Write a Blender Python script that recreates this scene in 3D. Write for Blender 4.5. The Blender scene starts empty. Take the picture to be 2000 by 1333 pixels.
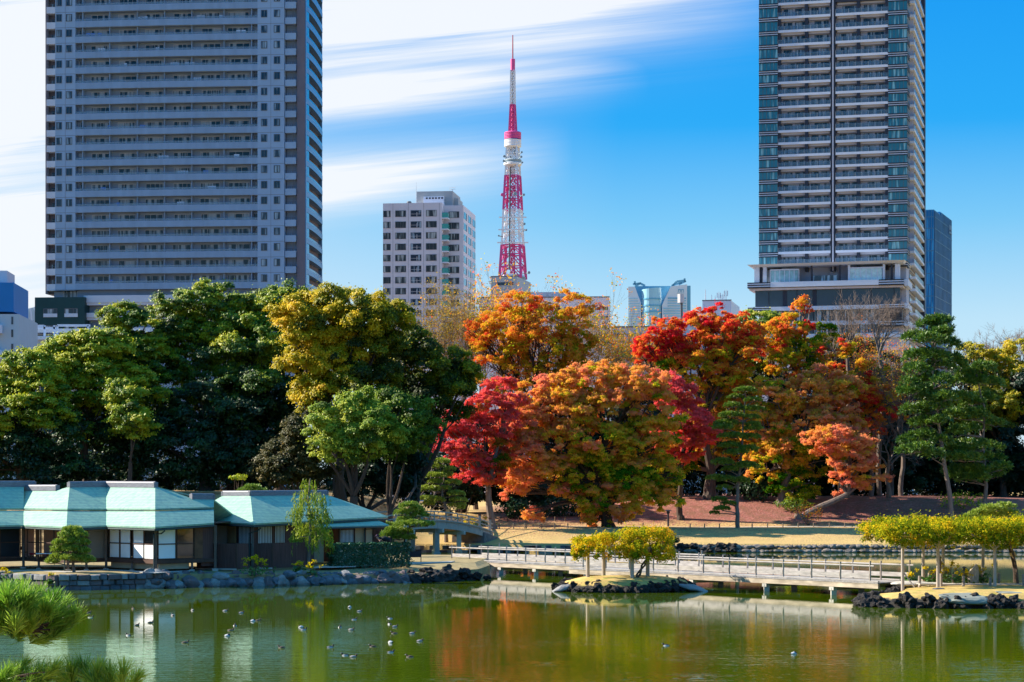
import bpy, bmesh, math, random
import numpy as np
from mathutils import Vector, Matrix, noise

# ---------------------------------------------------------------- camera, sky, sun, exposure
F, H, YH, CX = 4200.0, 7.8, 945.0, 1000.0          # focal length in photo pixels, eye height over the water, horizon row
scene = bpy.context.scene
cam_data = bpy.data.cameras.new('camera')
cam = bpy.data.objects.new('camera', cam_data)
scene.collection.objects.link(cam)
cam.location = (0, 0, H)
cam.rotation_euler = (math.radians(90), 0, 0)
cam_data.sensor_width = 36.0
cam_data.lens = F * 36.0 / 2000.0
cam_data.shift_y = (YH - 666.5) / 2000.0
cam_data.clip_start = 0.5
cam_data.clip_end = 20000
scene.camera = cam
scene.view_settings.view_transform = 'Standard'
scene.view_settings.look = 'None'
scene.view_settings.exposure = 1.2
scene.view_settings.gamma = 1.0
scene.cycles.max_bounces = 6
scene.cycles.diffuse_bounces = 3
scene.cycles.glossy_bounces = 3
scene.cycles.transmission_bounces = 3
scene.cycles.transparent_max_bounces = 6
scene.cycles.caustics_reflective = False
scene.cycles.caustics_refractive = False
scene.cycles.sample_clamp_indirect = 4.0

SUN_EL = math.radians(30)
SUN_AZ = math.radians(-77)                          # from +Y (view direction) towards -X: the sun stands left and a little beyond
sdir = Vector((math.sin(SUN_AZ) * math.cos(SUN_EL), math.cos(SUN_AZ) * math.cos(SUN_EL), math.sin(SUN_EL)))
sun_data = bpy.data.lights.new('sun', 'SUN')
sun_data.energy = 5.0
sun_data.angle = math.radians(0.5)
sun_data.color = (1.0, 0.90, 0.74)
sun = bpy.data.objects.new('sun', sun_data)
scene.collection.objects.link(sun)
sun.rotation_euler = sdir.to_track_quat('Z', 'Y').to_euler()
sun.location = (-60, 0, 80)


def N(nt, typ, **kw):
    n = nt.nodes.new(typ)
    for k, v in kw.items():
        if k.startswith('i_'):
            n.inputs[k[2:].replace('_', ' ')].default_value = v
        else:
            setattr(n, k, v)
    return n


def mth(nt, op, a, b=None, c=None, clamp=False):
    n = nt.nodes.new('ShaderNodeMath')
    n.operation = op
    n.use_clamp = clamp
    for i, v in enumerate((a, b, c)):
        if v is None:
            continue
        if isinstance(v, (int, float)):
            n.inputs[i].default_value = v
        else:
            nt.links.new(v, n.inputs[i])
    return n.outputs[0]


def ramp(nt, fac, stops, interp='LINEAR'):
    n = nt.nodes.new('ShaderNodeValToRGB')
    cr = n.color_ramp
    cr.interpolation = interp
    while len(cr.elements) > 1:
        cr.elements.remove(cr.elements[-1])
    cr.elements[0].position = stops[0][0]
    cr.elements[0].color = (*stops[0][1], 1)
    for p, c in stops[1:]:
        e = cr.elements.new(p)
        e.color = (*c, 1)
    nt.links.new(fac, n.inputs[0])
    return n.outputs[0]


def mixc(nt, fac, a, b, mode='MIX'):
    n = nt.nodes.new('ShaderNodeMix')
    n.data_type = 'RGBA'
    n.blend_type = mode
    for sock, v in ((n.inputs[0], fac), (n.inputs[6], a), (n.inputs[7], b)):
        if isinstance(v, (int, float)):
            sock.default_value = v
        elif isinstance(v, tuple):
            sock.default_value = (*v, 1)
        else:
            nt.links.new(v, sock)
    return n.outputs[2]


def G1(v):
    return (v, v, v)


world = bpy.data.worlds.new('World')
scene.world = world
world.use_nodes = True
nt = world.node_tree
nt.nodes.clear()
wout = N(nt, 'ShaderNodeOutputWorld')
wbg = N(nt, 'ShaderNodeBackground')
wbg.inputs['Strength'].default_value = 0.1
sky = N(nt, 'ShaderNodeTexSky')
sky.sky_type = 'NISHITA'
sky.sun_disc = False
sky.sun_elevation = SUN_EL
sky.sun_rotation = SUN_AZ
sky.altitude = 10
sky.air_density = 1.0
sky.dust_density = 0.6
sky.ozone_density = 2.5
tc = N(nt, 'ShaderNodeTexCoord')
sep = N(nt, 'ShaderNodeSeparateXYZ')
nt.links.new(tc.outputs['Generated'], sep.inputs[0])
az = mth(nt, 'ARCTAN2', sep.outputs['X'], sep.outputs['Y'])
hyp = mth(nt, 'SQRT', mth(nt, 'ADD', mth(nt, 'MULTIPLY', sep.outputs['X'], sep.outputs['X']), mth(nt, 'MULTIPLY', sep.outputs['Y'], sep.outputs['Y'])))
el = mth(nt, 'ARCTAN2', sep.outputs['Z'], hyp)
# clear air: pale at the horizon, strong azure above, paler towards the sun on the left
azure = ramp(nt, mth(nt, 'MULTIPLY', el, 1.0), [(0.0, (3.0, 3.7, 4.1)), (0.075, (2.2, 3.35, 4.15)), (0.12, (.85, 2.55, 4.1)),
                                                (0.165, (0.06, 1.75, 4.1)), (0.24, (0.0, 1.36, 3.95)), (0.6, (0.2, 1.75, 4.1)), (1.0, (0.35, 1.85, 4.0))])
sunside = mth(nt, 'MULTIPLY_ADD', az, -1.0 / 0.42, 0.12, clamp=True)
sunlow = mth(nt, 'MULTIPLY_ADD', el, -3.0, 1.6, clamp=True)
sunnear = mth(nt, 'MULTIPLY_ADD', az, 1.6, 2.6, clamp=True)
sunside = mth(nt, 'MULTIPLY', mth(nt, 'MULTIPLY', sunside, sunlow), sunnear)
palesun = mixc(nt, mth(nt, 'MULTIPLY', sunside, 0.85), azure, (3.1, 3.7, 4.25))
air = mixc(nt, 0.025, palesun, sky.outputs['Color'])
# thin drawn-out clouds fanning from the left
comb = N(nt, 'ShaderNodeCombineXYZ')
slope = mth(nt, 'MULTIPLY_ADD', mth(nt, 'MULTIPLY', az, az), -0.12, mth(nt, 'MULTIPLY', az, 0.10))
vv = mth(nt, 'SUBTRACT', el, slope)
nt.links.new(mth(nt, 'MULTIPLY', az, 2.6), comb.inputs[0])
nt.links.new(mth(nt, 'MULTIPLY', vv, 48.0), comb.inputs[1])
cn = N(nt, 'ShaderNodeTexNoise', i_Scale=1.0, i_Detail=7.0, i_Roughness=0.56, i_Distortion=0.7)
nt.links.new(comb.outputs[0], cn.inputs['Vector'])
comb2 = N(nt, 'ShaderNodeCombineXYZ')
nt.links.new(mth(nt, 'MULTIPLY', az, 9.0), comb2.inputs[0])
nt.links.new(mth(nt, 'MULTIPLY', vv, 330.0), comb2.inputs[1])
cn2 = N(nt, 'ShaderNodeTexNoise', i_Scale=1.0, i_Detail=4.0, i_Roughness=0.6)
nt.links.new(comb2.outputs[0], cn2.inputs['Vector'])
band = mth(nt, 'ADD', cn.outputs['Fac'], mth(nt, 'MULTIPLY', mth(nt, 'SUBTRACT', cn2.outputs['Fac'], 0.5), 0.42))
# four streaks: (elevation on the view axis, width, how far right it reaches)
streak = None
for e0, wd, reach in ((0.2195, 0.022, 0.10), (0.187, 0.0105, 0.035), (0.148, 0.0125, -0.005), (0.2425, 0.02, 0.12)):
    d = mth(nt, 'DIVIDE', mth(nt, 'SUBTRACT', vv, e0), wd)
    g = mth(nt, 'POWER', 2.718, mth(nt, 'MULTIPLY', mth(nt, 'MULTIPLY', d, d), -1.0))
    m = mth(nt, 'MULTIPLY_ADD', mth(nt, 'SUBTRACT', az, reach), -7.5, 0.25, clamp=True)
    g = mth(nt, 'MULTIPLY', g, m)
    streak = g if streak is None else mth(nt, 'MAXIMUM', streak, g)
left = mth(nt, 'MULTIPLY_ADD', az, -6.5, -0.62, clamp=True)
dens = mth(nt, 'MULTIPLY', mth(nt, 'ADD', mth(nt, 'MULTIPLY', streak, 1.6), mth(nt, 'MULTIPLY', left, 1.1)), mth(nt, 'MULTIPLY_ADD', band, 2.7, -0.5, clamp=False), clamp=True)
dens = mth(nt, 'MULTIPLY', dens, mth(nt, 'LESS_THAN', mth(nt, 'ABSOLUTE', az), 0.9))
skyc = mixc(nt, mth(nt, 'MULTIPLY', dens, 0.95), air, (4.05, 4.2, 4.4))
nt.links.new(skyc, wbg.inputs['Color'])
nt.links.new(wbg.outputs[0], wout.inputs[0])

# ---------------------------------------------------------------- helpers
R = random.Random(7)
RNG = np.random.default_rng(11)


def W(px, py, Y):
    return Vector(((px - CX) / F * Y, Y, H - (py - YH) / F * Y))


def XW(px, Y):
    return (px - CX) / F * Y


def GP(px, py, z=0.0):
    Y = F * (H - z) / (py - YH)
    return Vector(((px - CX) / F * Y, Y, z))


def ray_plane(px, py, p0, n):
    o = Vector((0, 0, H))
    d = Vector(((px - CX) / F, 1, -(py - YH) / F))
    t = (p0 - o).dot(n) / d.dot(n)
    return o + d * t


MATS = {}


def mat(name, col, rough=0.75, var=0.18, scale=1.2, spec=0.3, metal=0.0, bump=0.0, bscale=8.0, stretch=(1, 1, 1), rnd=0.0, bdist=0.05):
    if name in MATS:
        return MATS[name]
    m = bpy.data.materials.new(name)
    m.use_nodes = True
    t = m.node_tree
    b = t.nodes['Principled BSDF']
    b.inputs['Roughness'].default_value = rough
    b.inputs['Specular IOR Level'].default_value = spec
    b.inputs['Metallic'].default_value = metal
    co = N(t, 'ShaderNodeTexCoord')
    mp = N(t, 'ShaderNodeMapping')
    mp.inputs['Scale'].default_value = stretch
    t.links.new(co.outputs['Object'], mp.inputs[0])
    n1 = N(t, 'ShaderNodeTexNoise', i_Scale=scale, i_Detail=5.0, i_Roughness=0.6)
    t.links.new(mp.outputs[0], n1.inputs['Vector'])
    k = mth(t, 'MULTIPLY_ADD', n1.outputs['Fac'], 2.4, -0.7, clamp=True)
    lo = tuple(c * (1 - var) for c in col)
    hi = tuple(min(1, c * (1 + var)) for c in col)
    c = mixc(t, k, lo, hi)
    if rnd:
        oi = N(t, 'ShaderNodeObjectInfo')
        c = mixc(t, 1.0, c, ramp(t, oi.outputs['Random'], [(0, G1(1 - rnd)), (1, G1(1.0))]), 'MULTIPLY')
    t.links.new(c, b.inputs['Base Color'])
    if bump:
        n2 = N(t, 'ShaderNodeTexNoise', i_Scale=bscale, i_Detail=4.0)
        t.links.new(mp.outputs[0], n2.inputs['Vector'])
        bp = N(t, 'ShaderNodeBump', i_Strength=bump, i_Distance=bdist)
        t.links.new(n2.outputs['Fac'], bp.inputs['Height'])
        t.links.new(bp.outputs[0], b.inputs['Normal'])
    MATS[name] = m
    return m


def leafmat(name, stops, trans=0.35, gloss=0.0):
    if name in MATS:
        return MATS[name]
    m = bpy.data.materials.new(name)
    m.use_nodes = True
    t = m.node_tree
    t.nodes.clear()
    o = N(t, 'ShaderNodeOutputMaterial')
    at = N(t, 'ShaderNodeAttribute')
    at.attribute_name = 'tone'
    c = ramp(t, at.outputs['Fac'], stops)
    d = N(t, 'ShaderNodeBsdfDiffuse')
    tr = N(t, 'ShaderNodeBsdfTranslucent')
    t.links.new(c, d.inputs[0])
    t.links.new(c, tr.inputs[0])
    mx = N(t, 'ShaderNodeMixShader')
    mx.inputs[0].default_value = trans
    t.links.new(d.outputs[0], mx.inputs[1])
    t.links.new(tr.outputs[0], mx.inputs[2])
    last = mx.outputs[0]
    if gloss:
        g = N(t, 'ShaderNodeBsdfGlossy')
        g.inputs['Roughness'].default_value = 0.45
        m2 = N(t, 'ShaderNodeMixShader')
        m2.inputs[0].default_value = gloss
        t.links.new(last, m2.inputs[1])
        t.links.new(g.outputs[0], m2.inputs[2])
        last = m2.outputs[0]
    t.links.new(last, o.inputs[0])
    MATS[name] = m
    return m


def glassmat(name, dark, light, rough=0.06, spec=0.9, seed=0.0, thr=0.5, blue=None):
    """opaque window glass: dark room or pale curtain behind, different on every window"""
    if name in MATS:
        return MATS[name]
    m = bpy.data.materials.new(name)
    m.use_nodes = True
    t = m.node_tree
    b = t.nodes['Principled BSDF']
    b.inputs['Roughness'].default_value = rough
    b.inputs['Specular IOR Level'].default_value = spec
    oi = N(t, 'ShaderNodeObjectInfo')
    co = N(t, 'ShaderNodeTexCoord')
    mp = N(t, 'ShaderNodeMapping')
    mp.inputs['Scale'].default_value = (1.3, 1.3, 0.12)
    t.links.new(co.outputs['Object'], mp.inputs[0])
    n1 = N(t, 'ShaderNodeTexNoise', i_Scale=1.0, i_Detail=1.0, noise_dimensions='4D')
    t.links.new(mp.outputs[0], n1.inputs['Vector'])
    t.links.new(mth(t, 'MULTIPLY_ADD', oi.outputs['Random'], 37.0, seed), n1.inputs['W'])
    k = mth(t, 'MULTIPLY_ADD', n1.outputs['Fac'], 9.0, -9.0 * thr, clamp=True)
    t.links.new(mixc(t, k, dark, light), b.inputs['Base Color'])
    MATS[name] = m
    return m


ORG = {}


def link(o):
    scene.collection.objects.link(o)
    return o


def thing(name, label, cat, loc=(0, 0, 0), rotz=0.0, group=None, local=False):
    o = link(bpy.data.objects.new(name, None))
    o.location = loc
    o.rotation_euler = (0, 0, rotz)
    o.empty_display_size = 0.2
    o['label'] = label
    o['category'] = cat
    if group:
        o['group'] = group
    ORG[o.name] = Vector((0, 0, 0)) if local else Vector(loc)
    return o


def tag(o, label, cat, group=None):
    o['label'] = label
    o['category'] = cat
    if group:
        o['group'] = group
    return o


def struct(o):
    o['kind'] = 'structure'
    return o


def dup(root, loc, rotz=0.0, label=None, scale=None):
    r = root.copy()
    link(r)
    r.location = loc
    r.rotation_euler = (0, 0, rotz)
    if scale is not None:
        r.scale = scale
    if label:
        r['label'] = label
    ORG[r.name] = Vector(loc)
    for ch in list(root.children):
        c = ch.copy()
        link(c)
        c.parent = r
        for g in list(ch.children):
            d = g.copy()
            link(d)
            d.parent = c
    return r


class MB:
    def __init__(self):
        self.v, self.f, self.m = [], [], []

    def add(self, vs, fs, mi=0):
        b = len(self.v)
        self.v.extend([tuple(p) for p in vs])
        self.f.extend([tuple(i + b for i in f) for f in fs])
        self.m.extend([mi] * len(fs))

    def quad(self, a, b, c, d, mi=0):
        self.add((a, b, c, d), ((0, 1, 2, 3),), mi)

    def box(self, x0, x1, y0, y1, z0, z1, mi=0):
        self.add([(x0, y0, z0), (x1, y0, z0), (x1, y1, z0), (x0, y1, z0), (x0, y0, z1), (x1, y0, z1), (x1, y1, z1), (x0, y1, z1)],
                 [(0, 3, 2, 1), (4, 5, 6, 7), (0, 1, 5, 4), (1, 2, 6, 5), (2, 3, 7, 6), (3, 0, 4, 7)], mi)

    def bar(self, p, q, w, h, mi=0, up=(0, 0, 1)):
        p, q = Vector(p), Vector(q)
        d = (q - p).normalized()
        u = Vector(up)
        if abs(d.dot(u)) > 0.97:
            u = Vector((0, 1, 0))
        s = d.cross(u).normalized()
        u = s.cross(d).normalized()
        s, u = s * w / 2, u * h / 2
        self.add([p - s - u, p + s - u, p + s + u, p - s + u, q - s - u, q + s - u, q + s + u, q - s + u],
                 [(0, 1, 2, 3), (7, 6, 5, 4), (0, 4, 5, 1), (1, 5, 6, 2), (2, 6, 7, 3), (3, 7, 4, 0)], mi)

    def tube(self, pts, rad, n=6, mi=0, cap=True):
        pts = [Vector(p) for p in pts]
        if not isinstance(rad, (list, tuple)):
            rad = [rad] * len(pts)
        vs, fs = [], []
        ref = Vector((0.31, 0.93, 0.2)).normalized()
        for i, p in enumerate(pts):
            a = pts[max(0, i - 1)]
            b = pts[min(len(pts) - 1, i + 1)]
            d = (b - a)
            d = d.normalized() if d.length > 1e-9 else Vector((0, 0, 1))
            s = d.cross(ref)
            if s.length < 0.1:
                s = d.cross(Vector((1, 0, 0)))
            s.normalize()
            u = s.cross(d)
            for k in range(n):
                an = 2 * math.pi * k / n
                vs.append(p + (s * math.cos(an) + u * math.sin(an)) * rad[i])
        for i in range(len(pts) - 1):
            for k in range(n):
                a, b = i * n + k, i * n + (k + 1) % n
                fs.append((a, b, b + n, a + n))
        if cap:
            fs.append(tuple(range(n - 1, -1, -1)))
            fs.append(tuple(range((len(pts) - 1) * n, len(pts) * n)))
        self.add(vs, fs, mi)

    def prism(self, poly, z0, z1, mi=0):
        n = len(poly)
        vs = [(x, y, z0) for x, y in poly] + [(x, y, z1) for x, y in poly]
        fs = [tuple(range(n - 1, -1, -1)), tuple(range(n, 2 * n))]
        fs += [(i, (i + 1) % n, (i + 1) % n + n, i + n) for i in range(n)]
        self.add(vs, fs, mi)

    def slab(self, pts, t, mi=0):
        n = len(pts)
        vs = [Vector(p) for p in pts] + [Vector(p) - Vector((0, 0, t)) for p in pts]
        fs = [tuple(range(n)), tuple(range(2 * n - 1, n - 1, -1))]
        fs += [(i, i + n, (i + 1) % n + n, (i + 1) % n) for i in range(n)]
        self.add(vs, fs, mi)

    def lathe(self, c, prof, n=12, mi=0):
        c = Vector(c)
        vs, fs = [], []
        for r, z in prof:
            for k in range(n):
                a = 2 * math.pi * k / n
                vs.append(c + Vector((r * math.cos(a), r * math.sin(a), z)))
        for i in range(len(prof) - 1):
            for k in range(n):
                a, b = i * n + k, i * n + (k + 1) % n
                fs.append((a, b, b + n, a + n))
        fs.append(tuple(range(n - 1, -1, -1)))
        fs.append(tuple(range((len(prof) - 1) * n, len(prof) * n)))
        self.add(vs, fs, mi)

    def build(self, name, mats, parent=None, org=None, smooth=False):
        me = bpy.data.meshes.new(name)
        o0 = ORG[parent.name] if parent is not None else (Vector(org) if org is not None else Vector((0, 0, 0)))
        me.from_pydata([(a - o0.x, b - o0.y, c - o0.z) for a, b, c in self.v], [], self.f)
        for m in (mats if isinstance(mats, (list, tuple)) else [mats]):
            me.materials.append(m)
        if any(self.m):
            me.polygons.foreach_set('material_index', self.m)
        if smooth:
            me.polygons.foreach_set('use_smooth', [True] * len(me.polygons))
        me.update()
        o = link(bpy.data.objects.new(name, me))
        if parent is not None:
            o.parent = parent
            ORG[o.name] = o0
        elif org is not None:
            o.location = org
            ORG[o.name] = Vector(org)
        else:
            ORG[o.name] = Vector((0, 0, 0))
        return o


def raw_quads(name, V, tone, material, parent, org=None):
    """V: (n,4,3) array of quads in world coordinates"""
    n = len(V)
    me = bpy.data.meshes.new(name)
    o0 = ORG[parent.name] if parent is not None else Vector(org)
    P = (V.reshape(-1, 3) - np.array(o0)).astype(np.float32)
    me.vertices.add(n * 4)
    me.vertices.foreach_set('co', P.ravel())
    me.loops.add(n * 4)
    me.loops.foreach_set('vertex_index', np.arange(n * 4, dtype=np.int32))
    me.polygons.add(n)
    me.polygons.foreach_set('loop_start', np.arange(0, n * 4, 4, dtype=np.int32))
    me.update(calc_edges=True)
    at = me.attributes.new('tone', 'FLOAT', 'FACE')
    at.data.foreach_set('value', np.clip(tone, 0, 1).astype(np.float32))
    me.materials.append(material)
    o = link(bpy.data.objects.new(name, me))
    if parent is not None:
        o.parent = parent
        ORG[o.name] = o0
    else:
        o.location = org
    return o


def unit(a):
    return a / np.maximum(np.linalg.norm(a, axis=-1, keepdims=True), 1e-9)


def leaf_quads(C, Nn, S, asp=0.62):
    n = len(C)
    r = unit(RNG.normal(size=(n, 3)))
    u = unit(np.cross(Nn, r))
    w = np.cross(Nn, u)
    S = S[:, None]
    a = C + u * S * 0.62
    b = C + w * S * asp * 0.6
    c = C - u * S * 0.62
    d = C - w * S * asp * 0.6
    return np.stack([a, b, c, d], axis=1)


def blade_quads(P, D, L, Wd):
    n = len(P)
    s = unit(np.cross(D, unit(RNG.normal(size=(n, 3)))))
    L = L[:, None]
    Wd = Wd[:, None]
    return np.stack([P - s * Wd * 0.35, P + s * Wd * 0.35, P + D * L * 0.8 + s * Wd * 0.5, P + D * L - s * Wd * 0.4], axis=1)


def sm(a, b, t):
    t = min(1.0, max(0.0, (t - a) / (b - a)))
    return t * t * (3 - 2 * t)
# ---------------------------------------------------------------- ground, water, paths
def ybank(x):
    return 207 + 37 * sm(-26, -9, x)


def terrain(x, y):
    if y < 62:
        return 5.2 - 6.7 * sm(12, 62, y) if abs(x) < 400 else 3.0
    if abs(x) > 150:
        return 2.5
    yb = ybank(x)
    t = y - yb
    if t < 0:
        side = sm(120, 135, abs(x))
        return -1.5 + side * 3.0
    k = sm(-26, -10, x)
    n = noise.noise(Vector((x * 0.07, y * 0.07, 1.3))) * 0.35 * sm(2, 10, t)
    right = 1.5 * sm(0, 22, t) + 3.6 * sm(26, 44, t) * (0.45 + 0.55 * sm(6, 20, x))
    lft = 6.0 * sm(3, 20, t)
    z = 0.9 * sm(0.0, 0.5, t) - 1.5 * (1 - sm(0, 0.5, t)) + lft * (1 - k) + right * k + n * (1 if t > 27 or k < .5 else 0.3)
    far = sm(350, 400, y)
    return z * (1 - far) + 3.0 * far


xs = sorted(set([-6000, -3000, -1500, -700, -400, -250, -180, -150] + list(np.arange(-140, 141, 2.0)) + [150, 180, 250, 400, 700, 1500, 3000, 6000]))
ys = sorted(set([-3000, -800, -200, -50, 0] + list(range(10, 66, 4)) + [70, 90, 120, 150, 180] + list(np.arange(200, 320, 1.0)) + [330, 345, 350, 362, 375, 388, 400, 600, 1000, 2000, 4000, 9000]))
gv = [(x, y, terrain(x, y)) for y in ys for x in xs]
nx = len(xs)
gf = [(j * nx + i, j * nx + i + 1, (j + 1) * nx + i + 1, (j + 1) * nx + i) for j in range(len(ys) - 1) for i in range(nx - 1)]


def ground_mat():
    m = bpy.data.materials.new('ground')
    m.use_nodes = True
    t = m.node_tree
    b = t.nodes['Principled BSDF']
    b.inputs['Roughness'].default_value = 0.95
    b.inputs['Specular IOR Level'].default_value = 0.1
    co = N(t, 'ShaderNodeTexCoord')
    sp = N(t, 'ShaderNodeSeparateXYZ')
    t.links.new(co.outputs['Object'], sp.inputs[0])
    n1 = N(t, 'ShaderNodeTexNoise', i_Scale=0.25, i_Detail=6.0, i_Roughness=0.65)
    n2 = N(t, 'ShaderNodeTexNoise', i_Scale=3.5, i_Detail=4.0, i_Roughness=0.7)
    n3 = N(t, 'ShaderNodeTexVoronoi', i_Scale=4.5)
    for n in (n1, n2, n3):
        t.links.new(co.outputs['Object'], n.inputs['Vector'])
    grass = mixc(t, mth(t, 'MULTIPLY_ADD', n1.outputs['Fac'], 3.0, -1.0, clamp=True), (0.56, 0.39, 0.15), (0.32, 0.27, 0.08))
    grass = mixc(t, mth(t, 'MULTIPLY_ADD', n2.outputs['Fac'], 2.0, -0.6, clamp=True), grass, (0.66, 0.42, 0.18))
    lit = mixc(t, n3.outputs['Color'], (0.34, 0.12, 0.08), (0.58, 0.29, 0.22))
    lit = mixc(t, mth(t, 'MULTIPLY_ADD', n2.outputs['Fac'], 2.2, -0.7, clamp=True), (0.24, 0.08, 0.07), lit)
    # fallen leaves lie on the slope behind the path and thin out over the lawn
    zz = mth(t, 'MULTIPLY_ADD', sp.outputs['Z'], 0.9, mth(t, 'MULTIPLY_ADD', n1.outputs['Fac'], 1.6, -3.1))
    spots = mth(t, 'GREATER_THAN', n3.outputs['Distance'], 0.62)
    xr = mth(t, 'MULTIPLY', mth(t, 'MULTIPLY_ADD', sp.outputs['X'], 0.2, 1.2, clamp=True), mth(t, 'MULTIPLY_ADD', sp.outputs['X'], -0.05, 4.6, clamp=True))
    k = mth(t, 'MULTIPLY', mth(t, 'MAXIMUM', mth(t, 'MULTIPLY', zz, 2.0, clamp=True), mth(t, 'MULTIPLY', spots, mth(t, 'MULTIPLY_ADD', zz, 1.0, 1.25, clamp=True))), xr, clamp=True)
    earth = mixc(t, n1.outputs['Fac'], (0.10, 0.06, 0.03), (0.20, 0.13, 0.06))
    lf = mth(t, 'MULTIPLY_ADD', sp.outputs['X'], -0.12, -1.0, clamp=True)
    c = mixc(t, k, grass, lit)
    c = mixc(t, lf, c, earth)
    n4 = N(t, 'ShaderNodeTexNoise', i_Scale=0.7, i_Detail=8.0, i_Roughness=0.75)
    t.links.new(co.outputs['Object'], n4.inputs['Vector'])
    c = mixc(t, mth(t, 'MULTIPLY_ADD', n4.outputs['Fac'], 5.0, -2.2, clamp=True), c, mixc(t, k, (0.50, 0.33, 0.15), (0.20, 0.10, 0.06)))
    t.links.new(c, b.inputs['Base Color'])
    bp = N(t, 'ShaderNodeBump', i_Strength=0.6, i_Distance=0.08)
    t.links.new(n3.outputs['Distance'], bp.inputs['Height'])
    t.links.new(bp.outputs[0], b.inputs['Normal'])
    return m


mb = MB()
mb.add(gv, gf)
GROUND = struct(mb.build('ground', ground_mat(), smooth=True))


def water_mat():
    m = bpy.data.materials.new('pond_water')
    m.use_nodes = True
    t = m.node_tree
    b = t.nodes['Principled BSDF']
    b.inputs['Base Color'].default_value = (0.056, 0.092, 0.001, 1)
    b.inputs['Roughness'].default_value = 0.02
    b.inputs['IOR'].default_value = 1.42
    b.inputs['Specular IOR Level'].default_value = 0.5
    co = N(t, 'ShaderNodeTexCoord')
    mp = N(t, 'ShaderNodeMapping')
    mp.inputs['Scale'].default_value = (0.55, 1.5, 1)
    t.links.new(co.outputs['Object'], mp.inputs[0])
    n1 = N(t, 'ShaderNodeTexNoise', i_Scale=1.1, i_Detail=3.0, i_Roughness=0.5)
    n2 = N(t, 'ShaderNodeTexNoise', i_Scale=5.0, i_Detail=2.0)
    n3 = N(t, 'ShaderNodeTexNoise', i_Scale=0.06, i_Detail=3.0)
    t.links.new(mp.outputs[0], n1.inputs['Vector'])
    t.links.new(mp.outputs[0], n2.inputs['Vector'])
    t.links.new(co.outputs['Object'], n3.inputs['Vector'])
    sp = N(t, 'ShaderNodeSeparateXYZ')
    t.links.new(co.outputs['Object'], sp.inputs[0])
    # open water nearer this shore is more ruffled
    near = mth(t, 'MULTIPLY_ADD', sp.outputs['Y'], -1.0 / 45.0, 3.05, clamp=True)
    amp = mth(t, 'MULTIPLY_ADD', near, 1.5, 0.22)
    amp = mth(t, 'MULTIPLY', amp, mth(t, 'MULTIPLY_ADD', n3.outputs['Fac'], 3.0, -0.55, clamp=False))
    h = mth(t, 'MULTIPLY', mth(t, 'ADD', n1.outputs['Fac'], mth(t, 'MULTIPLY', n2.outputs['Fac'], 0.22)), amp)
    # rings spreading from diving ducks
    for cx, cy, r in ((-2.3, 84.5, 4.2), (7.5, 86.5, 3.2), (1.5, 93, 2.2)):
        dx = mth(t, 'SUBTRACT', sp.outputs['X'], cx)
        dy = mth(t, 'SUBTRACT', sp.outputs['Y'], cy)
        d = mth(t, 'SQRT', mth(t, 'ADD', mth(t, 'MULTIPLY', dx, dx), mth(t, 'MULTIPLY', dy, dy)))
        ring = mth(t, 'MULTIPLY', mth(t, 'SINE', mth(t, 'MULTIPLY', d, 9.0)), mth(t, 'MULTIPLY_ADD', d, -1.0 / r, 1.0, clamp=True))
        h = mth(t, 'MULTIPLY_ADD', ring, 0.55, h)
    bp = N(t, 'ShaderNodeBump', i_Strength=1.0, i_Distance=0.008)
    t.links.new(h, bp.inputs['Height'])
    t.links.new(bp.outputs[0], b.inputs['Normal'])
    return m


mb = MB()
mb.quad((-138, 40, 0), (138, 40, 0), (138, 252, 0), (-138, 252, 0))
struct(mb.build('pond_water', water_mat()))

# gravel path behind the lawn
M_PATH = mat('path_gravel', (0.62, 0.52, 0.42), 0.9, 0.2, 3.0)
mb = MB()
for i in range(-6, 96):
    q = []
    for x, t in ((i, 22.6), (i + 1, 22.6), (i + 1, 25.0), (i, 25.0)):
        y = ybank(x) + t
        q.append((x, y, terrain(x, y) + 0.04))
    mb.quad(*q)
struct(mb.build('path', M_PATH))

# teahouse island: front bank line from photo pixels (column, waterline row, top height)
M_SOIL = mat('dry_grass', (0.30, 0.23, 0.11), 0.95, 0.35, 1.5, bump=0.5, bscale=6)
BANK = [(-260, 1140, 1.05), (-100, 1145, 1.05), (0, 1149, 1.05), (112, 1153, 1.03), (180, 1152, 1.03), (250, 1150, 1.02), (330, 1148, 1.0), (400, 1146, .95), (500, 1144, .82), (600, 1142, .75),
        (700, 1140, .7), (800, 1138, .68), (860, 1136, .7), (905, 1134, .8), (935, 1131, .8)]
front = []
for px, py, zt in BANK:
    g = GP(px, py)
    front.append((g.x, g.y, zt))
front.append((-1.9, 184.5, .8))
front.append((-2.6, 192.6, .85))
rows = []
for x, y, zt in front:
    back = 201.0
    rows.append([(x, y - 0.1, -1.5), (x, y + 0.25, zt), (x - .2, min(y + 2.5, back - 2), zt + .12), (x - 0.4, min(y + 6.0, back - 1), 1.15), (x - .6, back, 1.15), (x - .6, back + .5, -1.5)])
mb = MB()
for i in range(len(rows) - 1):
    for j in range(5):
        mb.quad(rows[i][j], rows[i + 1][j], rows[i + 1][j + 1], rows[i][j + 1])
e = rows[-1]
mb.add(e, [(0, 5, 4, 3, 2, 1)])
struct(mb.build('teahouse_island_ground', M_SOIL, smooth=False))

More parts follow.
